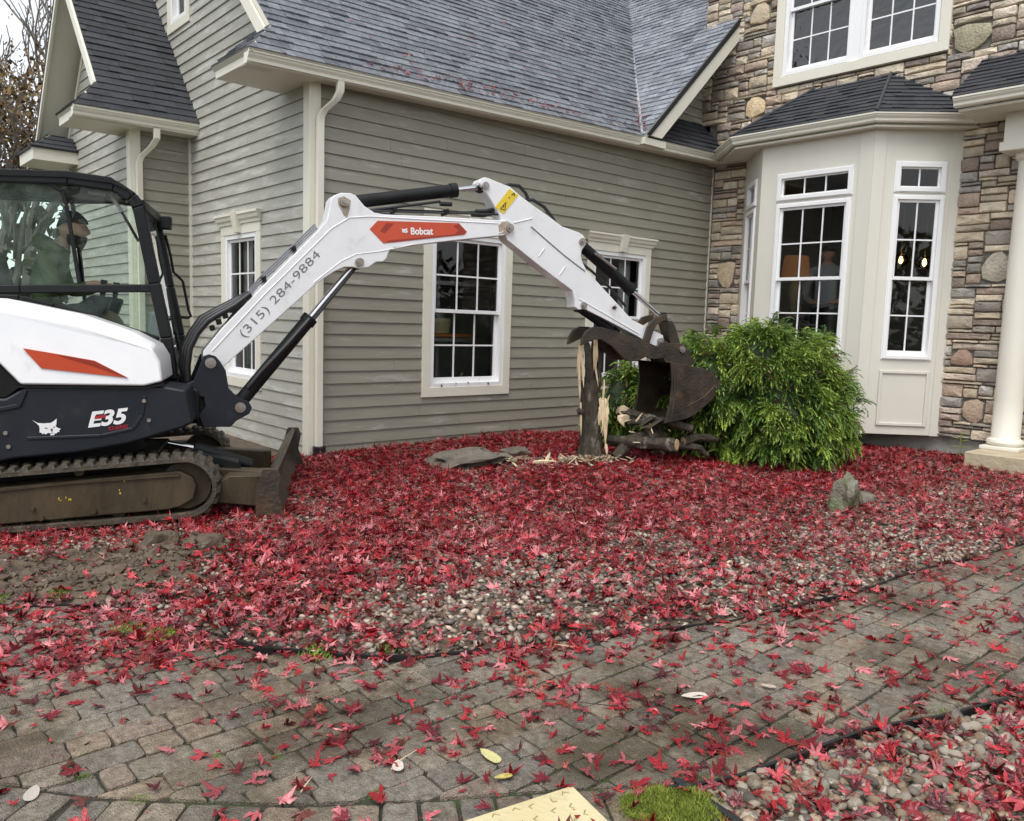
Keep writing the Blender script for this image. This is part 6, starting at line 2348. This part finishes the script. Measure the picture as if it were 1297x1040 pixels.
g4, _ = scatter_pebbles('grit', 15000, (-.5, 7), (1.1, 5.2), lambda x, y: (bed_d(x, y) < .0) & (rng.random(len(x)) < .30 + .7 * gnoise(x, y, 2.5, 12) * np.clip((2.6 - x) / 2, .25, 1)), .0016, .0052, IV1, IF1, [(.30, .25, .18), (.07, .055, .04), (.045, .035, .025), (.40, .36, .28), (.16, .12, .08), (.24, .05, .04)])
tag(g4, 'fine grit and crumbs of soil lying over the pavers', 'grit', kind='stuff')
PC2 = [(.27, .24, .19), (.33, .29, .23), (.20, .17, .13), (.25, .18, .12), (.17, .155, .13), (.40, .37, .31), (.12, .105, .09), (.29, .22, .15)]
st_obj, (sx_, sy_, sz_, ss_) = scatter_pebbles('river_stones', 5200, (2.0, 4.4), (.4, 1.5), lambda x, y: inside(x, y, BEDPOLY2) & (bed_d(x, y) > .02), .012, .026, IV2, IF2, PC2)
tag(st_obj, 'pale rounded river stones of the corner bed', 'stones', kind='stuff')
# the largest stones of the corner bed stand as single things
stone_meshes = []
for k in range(8):
    R = np.random.default_rng(60 + k)
    V = IV2 * (R.uniform(.85, 1.25), R.uniform(.65, .9), R.uniform(.42, .62)) * (1 + .10 * np.sin(IV2 * 2.7 + R.uniform(0, 6, 3)))
    me = bpy.data.meshes.new('river_stone')
    me.from_pydata(V.tolist(), [], IF2.tolist())
    set_tint(me, np.tile(np.array(PC2[k]) * R.uniform(.85, 1.15), (len(V), 1)))
    me.materials.append(M['pebble'])
    me.polygons.foreach_set('use_smooth', np.ones(len(me.polygons), bool))
    stone_meshes.append(me)
cand = 0
while cand < 110:
    x, y = rng.uniform(2.05, 3.9), rng.uniform(.75, 1.48)
    if not inside(np.array(x), np.array(y), BEDPOLY2) or not in_view(np.array([x]), np.array([y]), 0)[0] or bed_d(np.array(x), np.array(y)) < .03:
        continue
    o = bpy.data.objects.new('river_stone', stone_meshes[cand % 8])
    COL.objects.link(o)
    s = rng.uniform(.018, .030)
    o.scale = (s, s, s)
    o.location = (x, y, gz(x, y) + s * .75)
    o.rotation_euler = (rng.normal() * .3, rng.normal() * .3, rng.uniform(0, 6.28))
    tag(o, 'smooth rounded river stone lying loose among others in the corner bed', 'stone', 'large river stones in the corner bed')
    cand += 1


# crumbs and clods of churned soil in front of the track
n_ = 1500
cx2, cy2 = rng.normal(1.1, .55, n_), rng.normal(4.95, .38, n_)
k_ = (bed_d(cx2, cy2) > .03) & in_view(cx2, cy2, 10)
cx2, cy2 = cx2[k_], cy2[k_]
m_ = len(cx2)
s_ = rng.uniform(.006, .022, m_) * np.where(rng.random(m_) < .08, 2.2, 1)
V = IV1[None] * (s_[:, None, None] * rng.uniform(.55, 1.3, (m_, len(IV1), 1)))
V[:, :, 2] *= .7
V += np.stack([cx2, cy2, terrain(cx2, cy2) + s_ * .25], -1)[:, None, :]
tag(raw('soil_crumbs', V.reshape(-1, 3), (IF1[None] + (np.arange(m_) * len(IV1))[:, None, None]).reshape(-1, 3), 'soil', smooth=40), 'churned crumbs of soil beside the right hand track', 'soil', kind='stuff')


# leaves
def leaf_shape(R, lobes=7, hi=True):
    angs = np.radians(np.array([-128, -84, -42, 0, 42, 84, 128]) + R.normal(0, 6, 7))
    lens = np.array([.42, .72, .95, 1.05, .95, .72, .42]) * np.where(R.random(7) < .22, R.uniform(.35, .7, 7), R.uniform(.85, 1.12, 7))
    pts = [(0, -.06)]
    V = [(0., 0.)]
    ring = []
    for k in range(7):
        a, L = angs[k], lens[k]
        d = np.array([math.sin(a), math.cos(a)])
        n = np.array([d[1], -d[0]])
        if k:
            am = (angs[k] + angs[k - 1]) / 2
            rn = .30 * (lens[k] + lens[k - 1]) / 2
            ring.append((math.sin(am) * rn, math.cos(am) * rn))
        w = .115 * (L + .25)
        if hi:
            ring.append(tuple(d * L * .55 - n * w))
        ring.append(tuple(d * L))
        if hi:
            ring.append(tuple(d * L * .55 + n * w))
    ring.append((.05, -.10))
    ring.append((0, -.14))
    ring.append((-.05, -.10))
    V += ring
    V = np.array(V)
    n = len(ring)
    # ring runs from -128 to +128 degrees: clockwise seen from above, so flip
    F = np.array([(0, 1 + (i + 1) % n, 1 + i) for i in range(n)])
    # stalk
    b = len(V)
    V = np.concatenate([V, [(-.012, -.1), (.012, -.1), (.03, -.75), (.015, -.75)]])
    F = np.concatenate([F, [(b, b + 1, b + 2), (b, b + 2, b + 3)]])
    r2 = (V ** 2).sum(1)
    cup = R.uniform(-.36, .28)
    fold = R.uniform(-.25, .40)
    z = cup * r2 + fold * np.abs(V[:, 0]) * .6 + .17 * np.sin(V[:, 0] * 6 + R.uniform(0, 6)) * np.sqrt(r2) + .17 * np.sin(V[:, 1] * 4 + R.uniform(0, 6)) * np.sqrt(r2)
    z[1:b] += R.normal(0, .035, b - 1)
    if R.random() < .28:
        # folded over along the midrib or across it
        ax = R.uniform(0, 3.14)
        s_ = V[:, 0] * math.cos(ax) + V[:, 1] * math.sin(ax)
        lim = R.uniform(-.1, .35)
        k_ = s_ > lim
        z = np.where(k_, z + (s_ - lim) * .9, z)
        V[:, 0] = np.where(k_, V[:, 0] - (s_ - lim) * .75 * math.cos(ax), V[:, 0])
        V[:, 1] = np.where(k_, V[:, 1] - (s_ - lim) * .75 * math.sin(ax), V[:, 1])
    z[b:] = np.array([0, 0, .06, .06])
    return np.column_stack([V, z]), F


LR = np.random.default_rng(33)
LHI = [leaf_shape(LR) for _ in range(18)]
LLO = [leaf_shape(LR, hi=False) for _ in range(8)]
LCOL = np.array([(.31, .010, .018), (.23, .008, .014), (.38, .018, .026), (.14, .006, .012), (.42, .050, .06), (.42, .095, .11), (.085, .008, .012), (.50, .17, .18), (.25, .035, .022), (.20, .010, .020), (.13, .03, .018), (.30, .06, .07)])


def leaf_candidates(n, xr, yr):
    x = rng.uniform(*xr, n)
    y = rng.uniform(*yr, n)
    k = in_view(x, y, 240) & house_free(x, y)
    x, y = x[k], y[k]
    k = rng.random(len(x)) < leaf_density(x, y)
    return x[k], y[k]


xs, ys = [], []
for n, xr, yr in ((68000, (-1.2, 10.7), (3.6, 7.75)), (32000, (-1.2, 11.4), (.3, 3.6))):
    a, b = leaf_candidates(n, xr, yr)
    xs.append(a)
    ys.append(b)
lx_, ly_ = np.concatenate(xs), np.concatenate(ys)
d_ = bed_d(lx_, ly_)
m = len(lx_)
dist = np.hypot(lx_, ly_)
den = leaf_density(lx_, ly_)
inb = d_ > 0
size = np.where(inb, rng.uniform(.030, .070, m), rng.uniform(.032, .068, m))
tilt = np.where(inb, rng.normal(0, .32, m), rng.normal(0, .08, m))
tilt2 = np.where(inb, rng.normal(0, .32, m), rng.normal(0, .08, m))
zz = np.where(inb, terrain(lx_, ly_) + .014 + rng.uniform(0, .045, m) * np.clip(den, .2, 1), .006 + rng.uniform(0, .006, m))
# drifts of leaves against the wall
zz += np.where(inb, .10 * gauss(lx_, ly_, 6.6, 7.45, .55, .22) + .05 * gauss(lx_, ly_, 5.2, 7.55, .8, .15), 0) * rng.uniform(.2, 1, m)
rot = rng.uniform(0, 6.28, m)
near_house = np.clip((lx_ * .35 + ly_ - 4.6) / 3.0, 0, 1)
ci = rng.integers(len(LCOL), size=m)
light = rng.random(m)
ci = np.where((near_house > light * .9 + .1) & (ci >= 4) & (ci <= 7), rng.integers(0, 4, m), ci)
lcol = LCOL[ci] * rng.uniform(.75, 1.2, (m, 1))


def leaf_xf(v, k):
    ca, sa = math.cos(rot[k]), math.sin(rot[k])
    Rz = np.array([[ca, -sa, 0], [sa, ca, 0], [0, 0, 1]])
    cx, sx = math.cos(tilt[k]), math.sin(tilt[k])
    Rx = np.array([[1, 0, 0], [0, cx, -sx], [0, sx, cx]])
    cy, sy = math.cos(tilt2[k]), math.sin(tilt2[k])
    Ry = np.array([[cy, 0, sy], [0, 1, 0], [-sy, 0, cy]])
    return (v * size[k]) @ (Rz @ Rx @ Ry).T


# the 300 leaves that show largest lie loose on the paving near the camera: single objects
pav_idx = np.where(~inb & ~inside(lx_, ly_, BEDPOLY2) & in_view(lx_, ly_, -12))[0]
pav_idx = pav_idx[proj(np.stack([lx_[pav_idx], ly_[pav_idx], zz[pav_idx]], -1))[1] < 1030]
_, _, pz_ = proj(np.stack([lx_, ly_, zz], -1))
order = pav_idx[np.argsort(pz_[pav_idx] / size[pav_idx])][:300]
single = np.zeros(m, bool)
single[order] = True
CP = [LCOL[k] for k in range(12)]
lmesh = []
for k in range(20):
    v, f = LHI[k % 18]
    me = bpy.data.meshes.new('maple_leaf')
    me.from_pydata(v.tolist(), [], f.tolist())
    set_tint(me, np.tile(CP[(k * 5 + k // 12) % 12], (len(v), 1)))
    me.materials.append(M['leaf'])
    lmesh.append(me)
for q, k in enumerate(order):
    o = bpy.data.objects.new('maple_leaf', lmesh[int(rng.integers(20))])
    COL.objects.link(o)
    s = size[k]
    o.scale = (s, s, s)
    o.location = (lx_[k], ly_[k], zz[k])
    o.rotation_euler = (tilt[k], tilt2[k], rot[k])
    tag(o, 'red maple leaf lying loose on the wet pavers in front of the gravel bed', 'leaf', 'maple leaves on the pavers')
V, Fs, T = [], [], []
off = 0
for k in np.where(~single)[0]:
    v, f = (LHI[k % 18] if dist[k] < 5.2 else LLO[k % 8])
    V.append(leaf_xf(v, k) + (lx_[k], ly_[k], zz[k]))
    Fs.append(f + off)
    T.append(np.tile(lcol[k], (len(v), 1)))
    off += len(v)
nf = 9000
fx_, fy_ = rng.uniform(-.4, 8, nf), rng.uniform(.8, 7, nf)
k_ = in_view(fx_, fy_, 10) & house_free(fx_, fy_)
k_ &= rng.random(nf) < np.clip(leaf_density(fx_, fy_) * 1.3 + .08, 0, 1)
fx_, fy_ = fx_[k_], fy_[k_]
for a_, b_ in zip(fx_, fy_):
    s1, an = rng.uniform(.006, .022), rng.uniform(0, 6.28)
    zf = float(terrain(np.array(a_), np.array(b_)))
    zf = max(zf, 0) + rng.uniform(.005, .03 if zf > 0 else .010)
    w1 = s1 * rng.uniform(.2, .6)
    c_, d2 = math.cos(an), math.sin(an)
    V.append(np.array([(a_ - c_ * s1, b_ - d2 * s1, zf), (a_ - d2 * w1, b_ + c_ * w1, zf + rng.normal() * .004), (a_ + c_ * s1, b_ + d2 * s1, zf + rng.uniform(0, .006)), (a_ + d2 * w1 * .6, b_ - c_ * w1 * .6, zf)]))
    Fs.append(np.array([(0, 1, 2), (0, 2, 3)]) + off)
    T.append(np.tile(LCOL[rng.integers(len(LCOL))] * rng.uniform(.6, 1.2), (4, 1)))
    off += 4
tag(raw('leaf_litter', np.concatenate(V), np.concatenate(Fs), 'leaf', None, np.concatenate(T)), 'thick carpet of fallen red maple leaves over the bed', 'leaves', kind='stuff')

# leaves lodged along the gutter, in the valley and scattered on the roof
V, Fs, T = [], [], []
off = 0
for k in range(330):
    r = rng.random()
    if r < .42:
        x = rng.choice([rng.normal(5.1, .25), rng.normal(6.9, .5), rng.uniform(4.5, 9), rng.normal(5.9, .2)])
        y = 7.46 + abs(rng.normal(0, .07))
        z = eave(x) + EO + (y - 7.40) + .03
    elif r < .72:
        t = abs(rng.normal(0, .35))
        x, y = 8.72 + t + rng.normal(0, .05), 7.44 + t + rng.normal(0, .05)
        z = gz0 + t + .045
    else:
        x, y = rng.uniform(4.4, 9.5), rng.uniform(7.5, 9.5)
        if x > 8.6 + (y - 7.4):
            continue
        z = eave(x) + EO + (y - 7.40) + .03
    v, f = LLO[k % 8]
    s = rng.uniform(.03, .05)
    a = rng.uniform(0, 6.28)
    ca, sa = math.cos(a), math.sin(a)
    vv = v * s
    vv = np.column_stack([vv[:, 0] * ca - vv[:, 1] * sa, (vv[:, 0] * sa + vv[:, 1] * ca) * .71 - vv[:, 2] * .7, (vv[:, 0] * sa + vv[:, 1] * ca) * .71 + vv[:, 2] * .7 + rng.uniform(0, .02)])
    V.append(vv + (x, y, z))
    Fs.append(f + off)
    off += len(v)
    T.append(np.tile(LCOL[rng.integers(3, 9)] * .7, (len(v), 1)))
tag(raw('roof_leaves', np.concatenate(V), np.concatenate(Fs), 'leaf', None, np.concatenate(T)), 'dull red leaves caught along the gutter and roof valley', 'leaves', kind='stuff')


def single_leaf(loc, s, rotv, colr, label, group=None, pale=False):
    if pale:
        n_ = 18
        v = []
        for q in range(n_):
            t_ = 2 * math.pi * q / n_
            y_ = -math.cos(t_)
            w_ = abs(math.sin(t_)) ** .8 * .56 * (1 - .22 * y_) * rng.uniform(.94, 1.04)
            v.append((math.copysign(w_, math.sin(t_)), y_ + (.14 if q == n_ // 2 else 0), .12 * abs(w_) + .05 * y_ * y_))
        v = np.array(v + [(0, 0, 0)])
        f = np.array([(n_, i_, (i_ + 1) % n_) for i_ in range(n_)])
    else:
        v, f = LHI[int(rng.integers(10))]
    me = bpy.data.meshes.new('fallen_leaf')
    me.from_pydata(v.tolist(), [], f.tolist())
    set_tint(me, np.tile(np.array(colr), (len(v), 1)))
    me.materials.append(M['leaf'])
    o = bpy.data.objects.new('fallen_leaf', me)
    COL.objects.link(o)
    o.scale = (s, s, s)
    o.location = loc
    o.rotation_euler = rotv
    return tag(o, label, 'leaf', group)


single_leaf((2.674, 1.858, .012), .052, (0, .05, 1.0), (.78, .74, .62), 'pale cream oval leaf on the pavers among red leaves', pale=True)
single_leaf((1.723, 2.016, .012), .042, (.2, 0, .2), (.72, .70, .30), 'pale yellow leaf standing out on grey pavers above the yellow board', pale=True)
single_leaf((1.677, 1.892, .012), .03, (0, .1, 1.2), (.70, .62, .16), 'small yellow leaf next to the pale yellow leaf', pale=True)
single_leaf((1.44, 2.16, .012), .034, (0, 0, -.6), (.80, .76, .66), 'small whitish leaf lying on a tan paver', pale=True)
single_leaf((.47, 2.72, .012), .036, (.1, .1, -.5), (.60, .57, .50), 'white leaf on the pavers at the far left front', pale=True)
single_leaf((3.0, 1.72, .012), .03, (0, 0, .5), (.55, .48, .36), 'small tan leaf beside red leaves near the corner edging', pale=True)
ORD = ('leftmost', 'second from left', 'third from left', 'fourth from left', 'rightmost')
for ko, (x, z, s, tl) in zip((0, 1, 3, 4, 2), ((5.62, .735, .035, 1.3), (5.83, .75, .035, 1.2), (6.18, .80, .03, 1.0), (6.33, .745, .03, 1.4), (6.02, .76, .03, .9))):
    single_leaf((x, YW - .052, z), s, (tl, rng.normal() * .3, rng.uniform(0, 6)), (.10, .012, .016), 'dark red leaf on the first garage window sill, %s of the five' % ORD[ko], 'leaves on the first garage window sill')
for ko, (x, z) in enumerate(((8.45, .74), (8.62, .75), (8.85, .745))):
    single_leaf((x, YW - .052, z), .028, (1.1, rng.normal() * .3, rng.uniform(0, 6)), (.05, .012, .016), 'small dark leaf on the window sill behind the bucket, %s of three' % ('leftmost', 'middle one', 'rightmost')[ko], 'leaves on the second garage window sill')
p_ = B(3.773, -.092, 1.679)
single_leaf(tuple(p_), .058, (math.pi / 2, .6, TB), (.09, .010, .014), 'dark red leaf stuck to the white excavator arm')
BL = ('near the top of the bush', 'on its left half', 'low on its right side', 'at its top right', 'high on its left', 'at its bottom')
for ko, (a, w, z) in enumerate(((8.0, 4.05, 1.05), (7.75, 4.55, .75), (8.5, 4.05, .55), (8.3, 4.25, 1.25), (7.7, 4.6, 1.0), (8.05, 4.1, .40))):
    single_leaf((a, w, z), .05, (rng.uniform(.5, 1.2), rng.normal() * .4, rng.uniform(0, 6)), (.16, .015, .02), 'red maple leaf caught in the evergreen bush, ' + BL[ko], 'red leaves caught in the bush')

# wood chips round the stump
V, Fs, T = [], [], []
off = 0
for k in range(210):
    if k < 170:
        x, y = rng.normal(5.98, .22), rng.normal(5.60, .12)
    else:
        x, y = rng.normal(5.35, .12), rng.normal(6.0, .08)
    L, w = rng.uniform(.012, .05), rng.uniform(.006, .014)
    z = gz(x, y) + .05 + rng.uniform(0, .03)
    a, t = rng.uniform(0, 6.28), rng.normal() * .4
    dx, dy = math.cos(a), math.sin(a)
    h = .004
    v = []
    for s1, s2_ in ((-1, -1), (1, -1), (1, 1), (-1, 1)):
        v.append((x + dx * L * s1 - dy * w * s2_, y + dy * L * s1 + dx * w * s2_, z + s1 * L * t))
    v += [(a_, b_, c_ + h) for a_, b_, c_ in v]
    V.append(np.array(v))
    Fs.append(np.array([(0, 3, 2, 1), (4, 5, 6, 7), (0, 1, 5, 4), (1, 2, 6, 5), (2, 3, 7, 6), (3, 0, 4, 7)]) + off)
    off += 8
    T.append(np.tile(np.array((1, 1, 1)) * rng.uniform(.25, 1.0), (8, 1)))
tag(raw('wood_chips', np.concatenate(V), np.concatenate(Fs), 'chip', None, np.concatenate(T)), 'pale wood chips scattered round the broken stump', 'chips', kind='stuff')
rt = thing('torn_root', 'pale torn root lying on the soil left of the stump', 'root', (5.45, 5.75, .1))
for (p, d, L) in (((5.38, 5.78, .14), (.9, -.5, .05), .24), ((5.50, 5.72, .14), (.3, .1, .35), .12), ((5.55, 5.70, .14), (.6, .4, .0), .12)):
    splinter(p, d, L, .014, .012, rt, 'root_branch')

# twigs on the paving
for k in range(26):
    if k < 18:
        x, y = rng.uniform(.5, 4.5), rng.uniform(1.4, 3.6)
    else:
        x, y = rng.uniform(1.0, 2.2), rng.uniform(3.6, 4.5)
    if bed_d(np.array(x), np.array(y)) > 0 and k < 18 or not in_view(np.array([x]), np.array([y]), 0)[0]:
        continue
    a = rng.uniform(0, 3.14)
    L = rng.uniform(.06, .20)
    z = gz(x, y) if k >= 18 else 0
    o = MB().tube([(-L / 2, 0, .006), (-.1 * L, rng.normal() * .012, .012), (L / 2, rng.normal() * .02, .006)], [.0028, .0024, .0014], 5).build('twig', 'bark' if k % 3 else 'chip', None, smooth=60)
    o.location = (x, y, z + .004)
    o.rotation_euler = (0, 0, a)
    tag(o, 'thin dry twig lying on the ground in front of the house', 'twig', 'twigs on the ground')

# board, pipe, moss, weeds at the near edge
bdO = np.array([1.815, 1.712, .003])
e1 = np.array([-.984, .178, 0])
e1 /= np.linalg.norm(e1)
e2 = np.array([-.235, -.972, 0])
board = thing('yellow_board', 'pale yellow board with hook shaped marks lying at the near edge of the pavers', 'board', tuple(bdO))
Fbd = Fr(bdO, e1, e2, (0, 0, 1))
mb = MB().prism(Fbd, [(0, 0), (1.0, 0), (1.0, .6), (0, .6)], 0, .012)
mb.f = [tuple(f) for f in mb.f]
mb.build('panel', 'board', board, bevel=.003)
mk = MB()
R = random.Random(3)
for i in range(12):
    for j in range(8):
        a, b = .035 + i * .062 + (j % 2) * .02 + R.uniform(-.006, .006), .03 + j * .05 + R.uniform(-.006, .006)
        t = R.choice((.5, .5, -.8, 1.2)) + R.uniform(-.25, .25)
        L = .021
        p, q_, r_ = (a, b), (a + L * math.cos(t), b + L * math.sin(t)), (a + L * math.cos(t) - L * .7 * math.sin(t), b + L * math.sin(t) + L * .7 * math.cos(t))
        mk.tube([Fbd(*p, .0125), Fbd(*q_, .0135), Fbd(*r_, .0125)], .0022, 4)
tag(mk.build('board_marking', 'board_mark', board), kind='stuff')
tag(MB().tube([(2.085, 1.50, .03), (2.06, 1.30, .028), (2.03, 1.05, .025)], .014, 10).build('drip_pipe', 'plastic', smooth=40), 'black plastic pipe end beside the bright green moss', 'pipe')


def tuft(name, label, spots, cat='moss'):
    V, Fs, T = [], [], []
    off = 0
    for (cx, cy, r, n, h, yel) in spots:
        for k in range(n):
            a, q = rng.uniform(0, 6.28), r * math.sqrt(rng.random()) * (1 + .45 * rng.random() ** 4 + .25 * math.sin(k * .7) * (k % 3 == 0))
            x, y = cx + q * math.cos(a), cy + q * math.sin(a)
            z = max(0, gz(x, y)) + .035 * max(0, 1 - (q / r) ** 2) * (1 if r > .08 else .2)
            hh = h * rng.uniform(.5, 1.2)
            b = rng.uniform(0, 6.28)
            w = h * .16
            lean = rng.normal(0, .5, 2) * hh
            V.append(np.array([(x - w * math.cos(b), y - w * math.sin(b), z), (x + w * math.cos(b), y + w * math.sin(b), z), (x + lean[0], y + lean[1], z + hh)]))
            Fs.append(np.array([(0, 1, 2)]) + off)
            off += 3
            c = np.array([1, 1, 1.]) * rng.uniform(.5, 1.25)
            c[0] *= 1 - .35 * (1 - yel)
            T.append(np.tile(c, (3, 1)))
        # cushion under the blades
        if r < .075:
            continue
        n1 = 10
        v = [(cx, cy, max(0, gz(cx, cy)) + .034 * (1 if r > .08 else .15))] + [(cx + r * math.cos(6.283 * i / n1), cy + r * math.sin(6.283 * i / n1), max(0, gz(cx, cy)) + .003) for i in range(n1)]
        V.append(np.array(v))
        Fs.append(np.array([(0, 1 + i, 1 + (i + 1) % n1) for i in range(n1)]) + off)
        T.append(np.tile([.6, .7, .6], (n1 + 1, 1)))
        off += n1 + 1
    return tag(raw(name, np.concatenate(V), np.concatenate(Fs), 'moss', None, np.concatenate(T)), label, cat, kind='stuff')


tuft('moss', 'bright yellow green moss cushion beside the black pipe', [(1.985, 1.47, .085, 2600, .014, 1), (1.93, 1.50, .08, 1600, .014, 1), (2.04, 1.40, .09, 2200, .015, 1), (1.97, 1.35, .12, 3000, .015, 1)])
tuft('weeds', 'small green weeds along the edging and between the pavers', [(1.103, 3.95, .07, 260, .02, .6), (1.74, 4.0, .07, 240, .02, .7), (1.2, 3.8, .08, 300, .018, .9), (1.95, 3.0, .06, 120, .03, .2), (1.66, 3.16, .06, 120, .03, .3), (3.35, 1.14, .07, 110, .014, .2), (3.1, 1.19, .06, 80, .014, .2), (.95, 4.62, .05, 150, .02, .4), (.70, 4.75, .05, 120, .02, .5), (1.0, 2.60, .018, 90, .007, .2), (.62, 2.74, .02, 90, .007, .3), (1.16, 2.47, .018, 80, .007, .3), (2.2, 1.44, .06, 200, .012, .5), (.72, 2.5, .03, 140, .007, .3), (1.3, 2.08, .025, 120, .007, .3)], 'weeds')

# ------------------------------------------------------------ trees in the distance
def far_tree(loc, h, seed, label, nleaf, spread=.32):
    R = random.Random(seed)
    t = thing('bare_tree', label, 'tree', loc)
    mb = MB()
    tips = []

    def grow(p, d, L, r, lev):
        q = p + d * L
        mid = p + d * L * .5 + Vector((R.uniform(-1, 1), R.uniform(-1, 1), R.uniform(-.3, .3))) * L * .06
        mb.tube([p, mid, q], [r, r * .85, r * .68], 6 if lev < 2 else 4, cap=False)
        tips.append((q, lev))
        if lev >= 5:
            return
        for k in range(3 if lev else 4):
            ax = Vector((R.uniform(-1, 1), R.uniform(-1, 1), R.uniform(-.2, .5)))
            nd = (d + ax * (spread + .22 * (lev == 0) + .1 * lev)).normalized()
            nd.z += .06
            s = p + d * L * R.uniform(.55, 1.0) if k else q
            grow(s, nd.normalized(), L * R.uniform(.62, .8), r * .6, lev + 1)
    grow(Vector(loc), Vector((0, 0, 1)), h * .30, h * .016, 0)
    mb.build('trunk', 'far_bark', t)
    V, Fs, T = [], [], []
    T3 = [q for q, lev in tips if lev >= 3]
    for k in range(nleaf):
        q = R.choice(T3) + Vector((R.gauss(0, .35), R.gauss(0, .35), R.gauss(0, .3)))
        a, b = Vector((R.uniform(-1, 1), R.uniform(-1, 1), R.uniform(-1, 1))) * .065, Vector((R.uniform(-1, 1), R.uniform(-1, 1), R.uniform(-1, 1))) * .05
        V += [q - a, q + b, q + a, q - b]
        Fs.append((4 * k, 4 * k + 1, 4 * k + 2, 4 * k + 3))
        g = R.uniform(.5, 1.3)
        T += [(g, g, g)] * 4
    raw('crown', np.array([tuple(v) for v in V]), np.array(Fs), 'brownleaf', t, np.array(T))
    return t


far_tree((3.6, 22.5, -.1), 9.0, 3, 'thin brown autumn tree showing behind the left roof edge', 3800)
far_tree((1.5, 26.0, -.1), 8.5, 5, 'brown leaved autumn tree half hidden behind the excavator cab', 4200)
far_tree((5.9, 31.0, -.1), 14.0, 8, 'tall nearly bare grey tree above the brown ones', 350)
# woods all round the plot close the horizon
V, Fs = [], []
k = 0
R = random.Random(77)
for i in range(26000):
    a = R.uniform(0, 2 * math.pi)
    r = R.uniform(30, 42)
    x, y = r * math.cos(a), r * math.sin(a)
    back = (x * CF[0] + y * CF[1]) < 0
    top = (6 + 3 * float(gnoise(np.array(a * 9), np.array(1.), 1., 3))) if back else 3.6 + 2.4 * float(gnoise(np.array(a * 9), np.array(2.), 1., 3))
    z = R.uniform(-.1, top)
    s = R.uniform(.22, .5)
    p = Vector((x, y, z))
    u = Vector((R.uniform(-1, 1), R.uniform(-1, 1), R.uniform(-1, 1))).normalized() * s
    v = Vector((R.uniform(-1, 1), R.uniform(-1, 1), R.uniform(-1, 1))).normalized() * s
    V += [p - u, p + v * .7, p + u, p - v * .7]
    Fs.append((4 * i, 4 * i + 1, 4 * i + 2, 4 * i + 3))
tag(raw('woods', np.array([tuple(v) for v in V]), np.array(Fs), 'woods'), 'dark woods standing far off all round the plot', 'woods', kind='stuff')
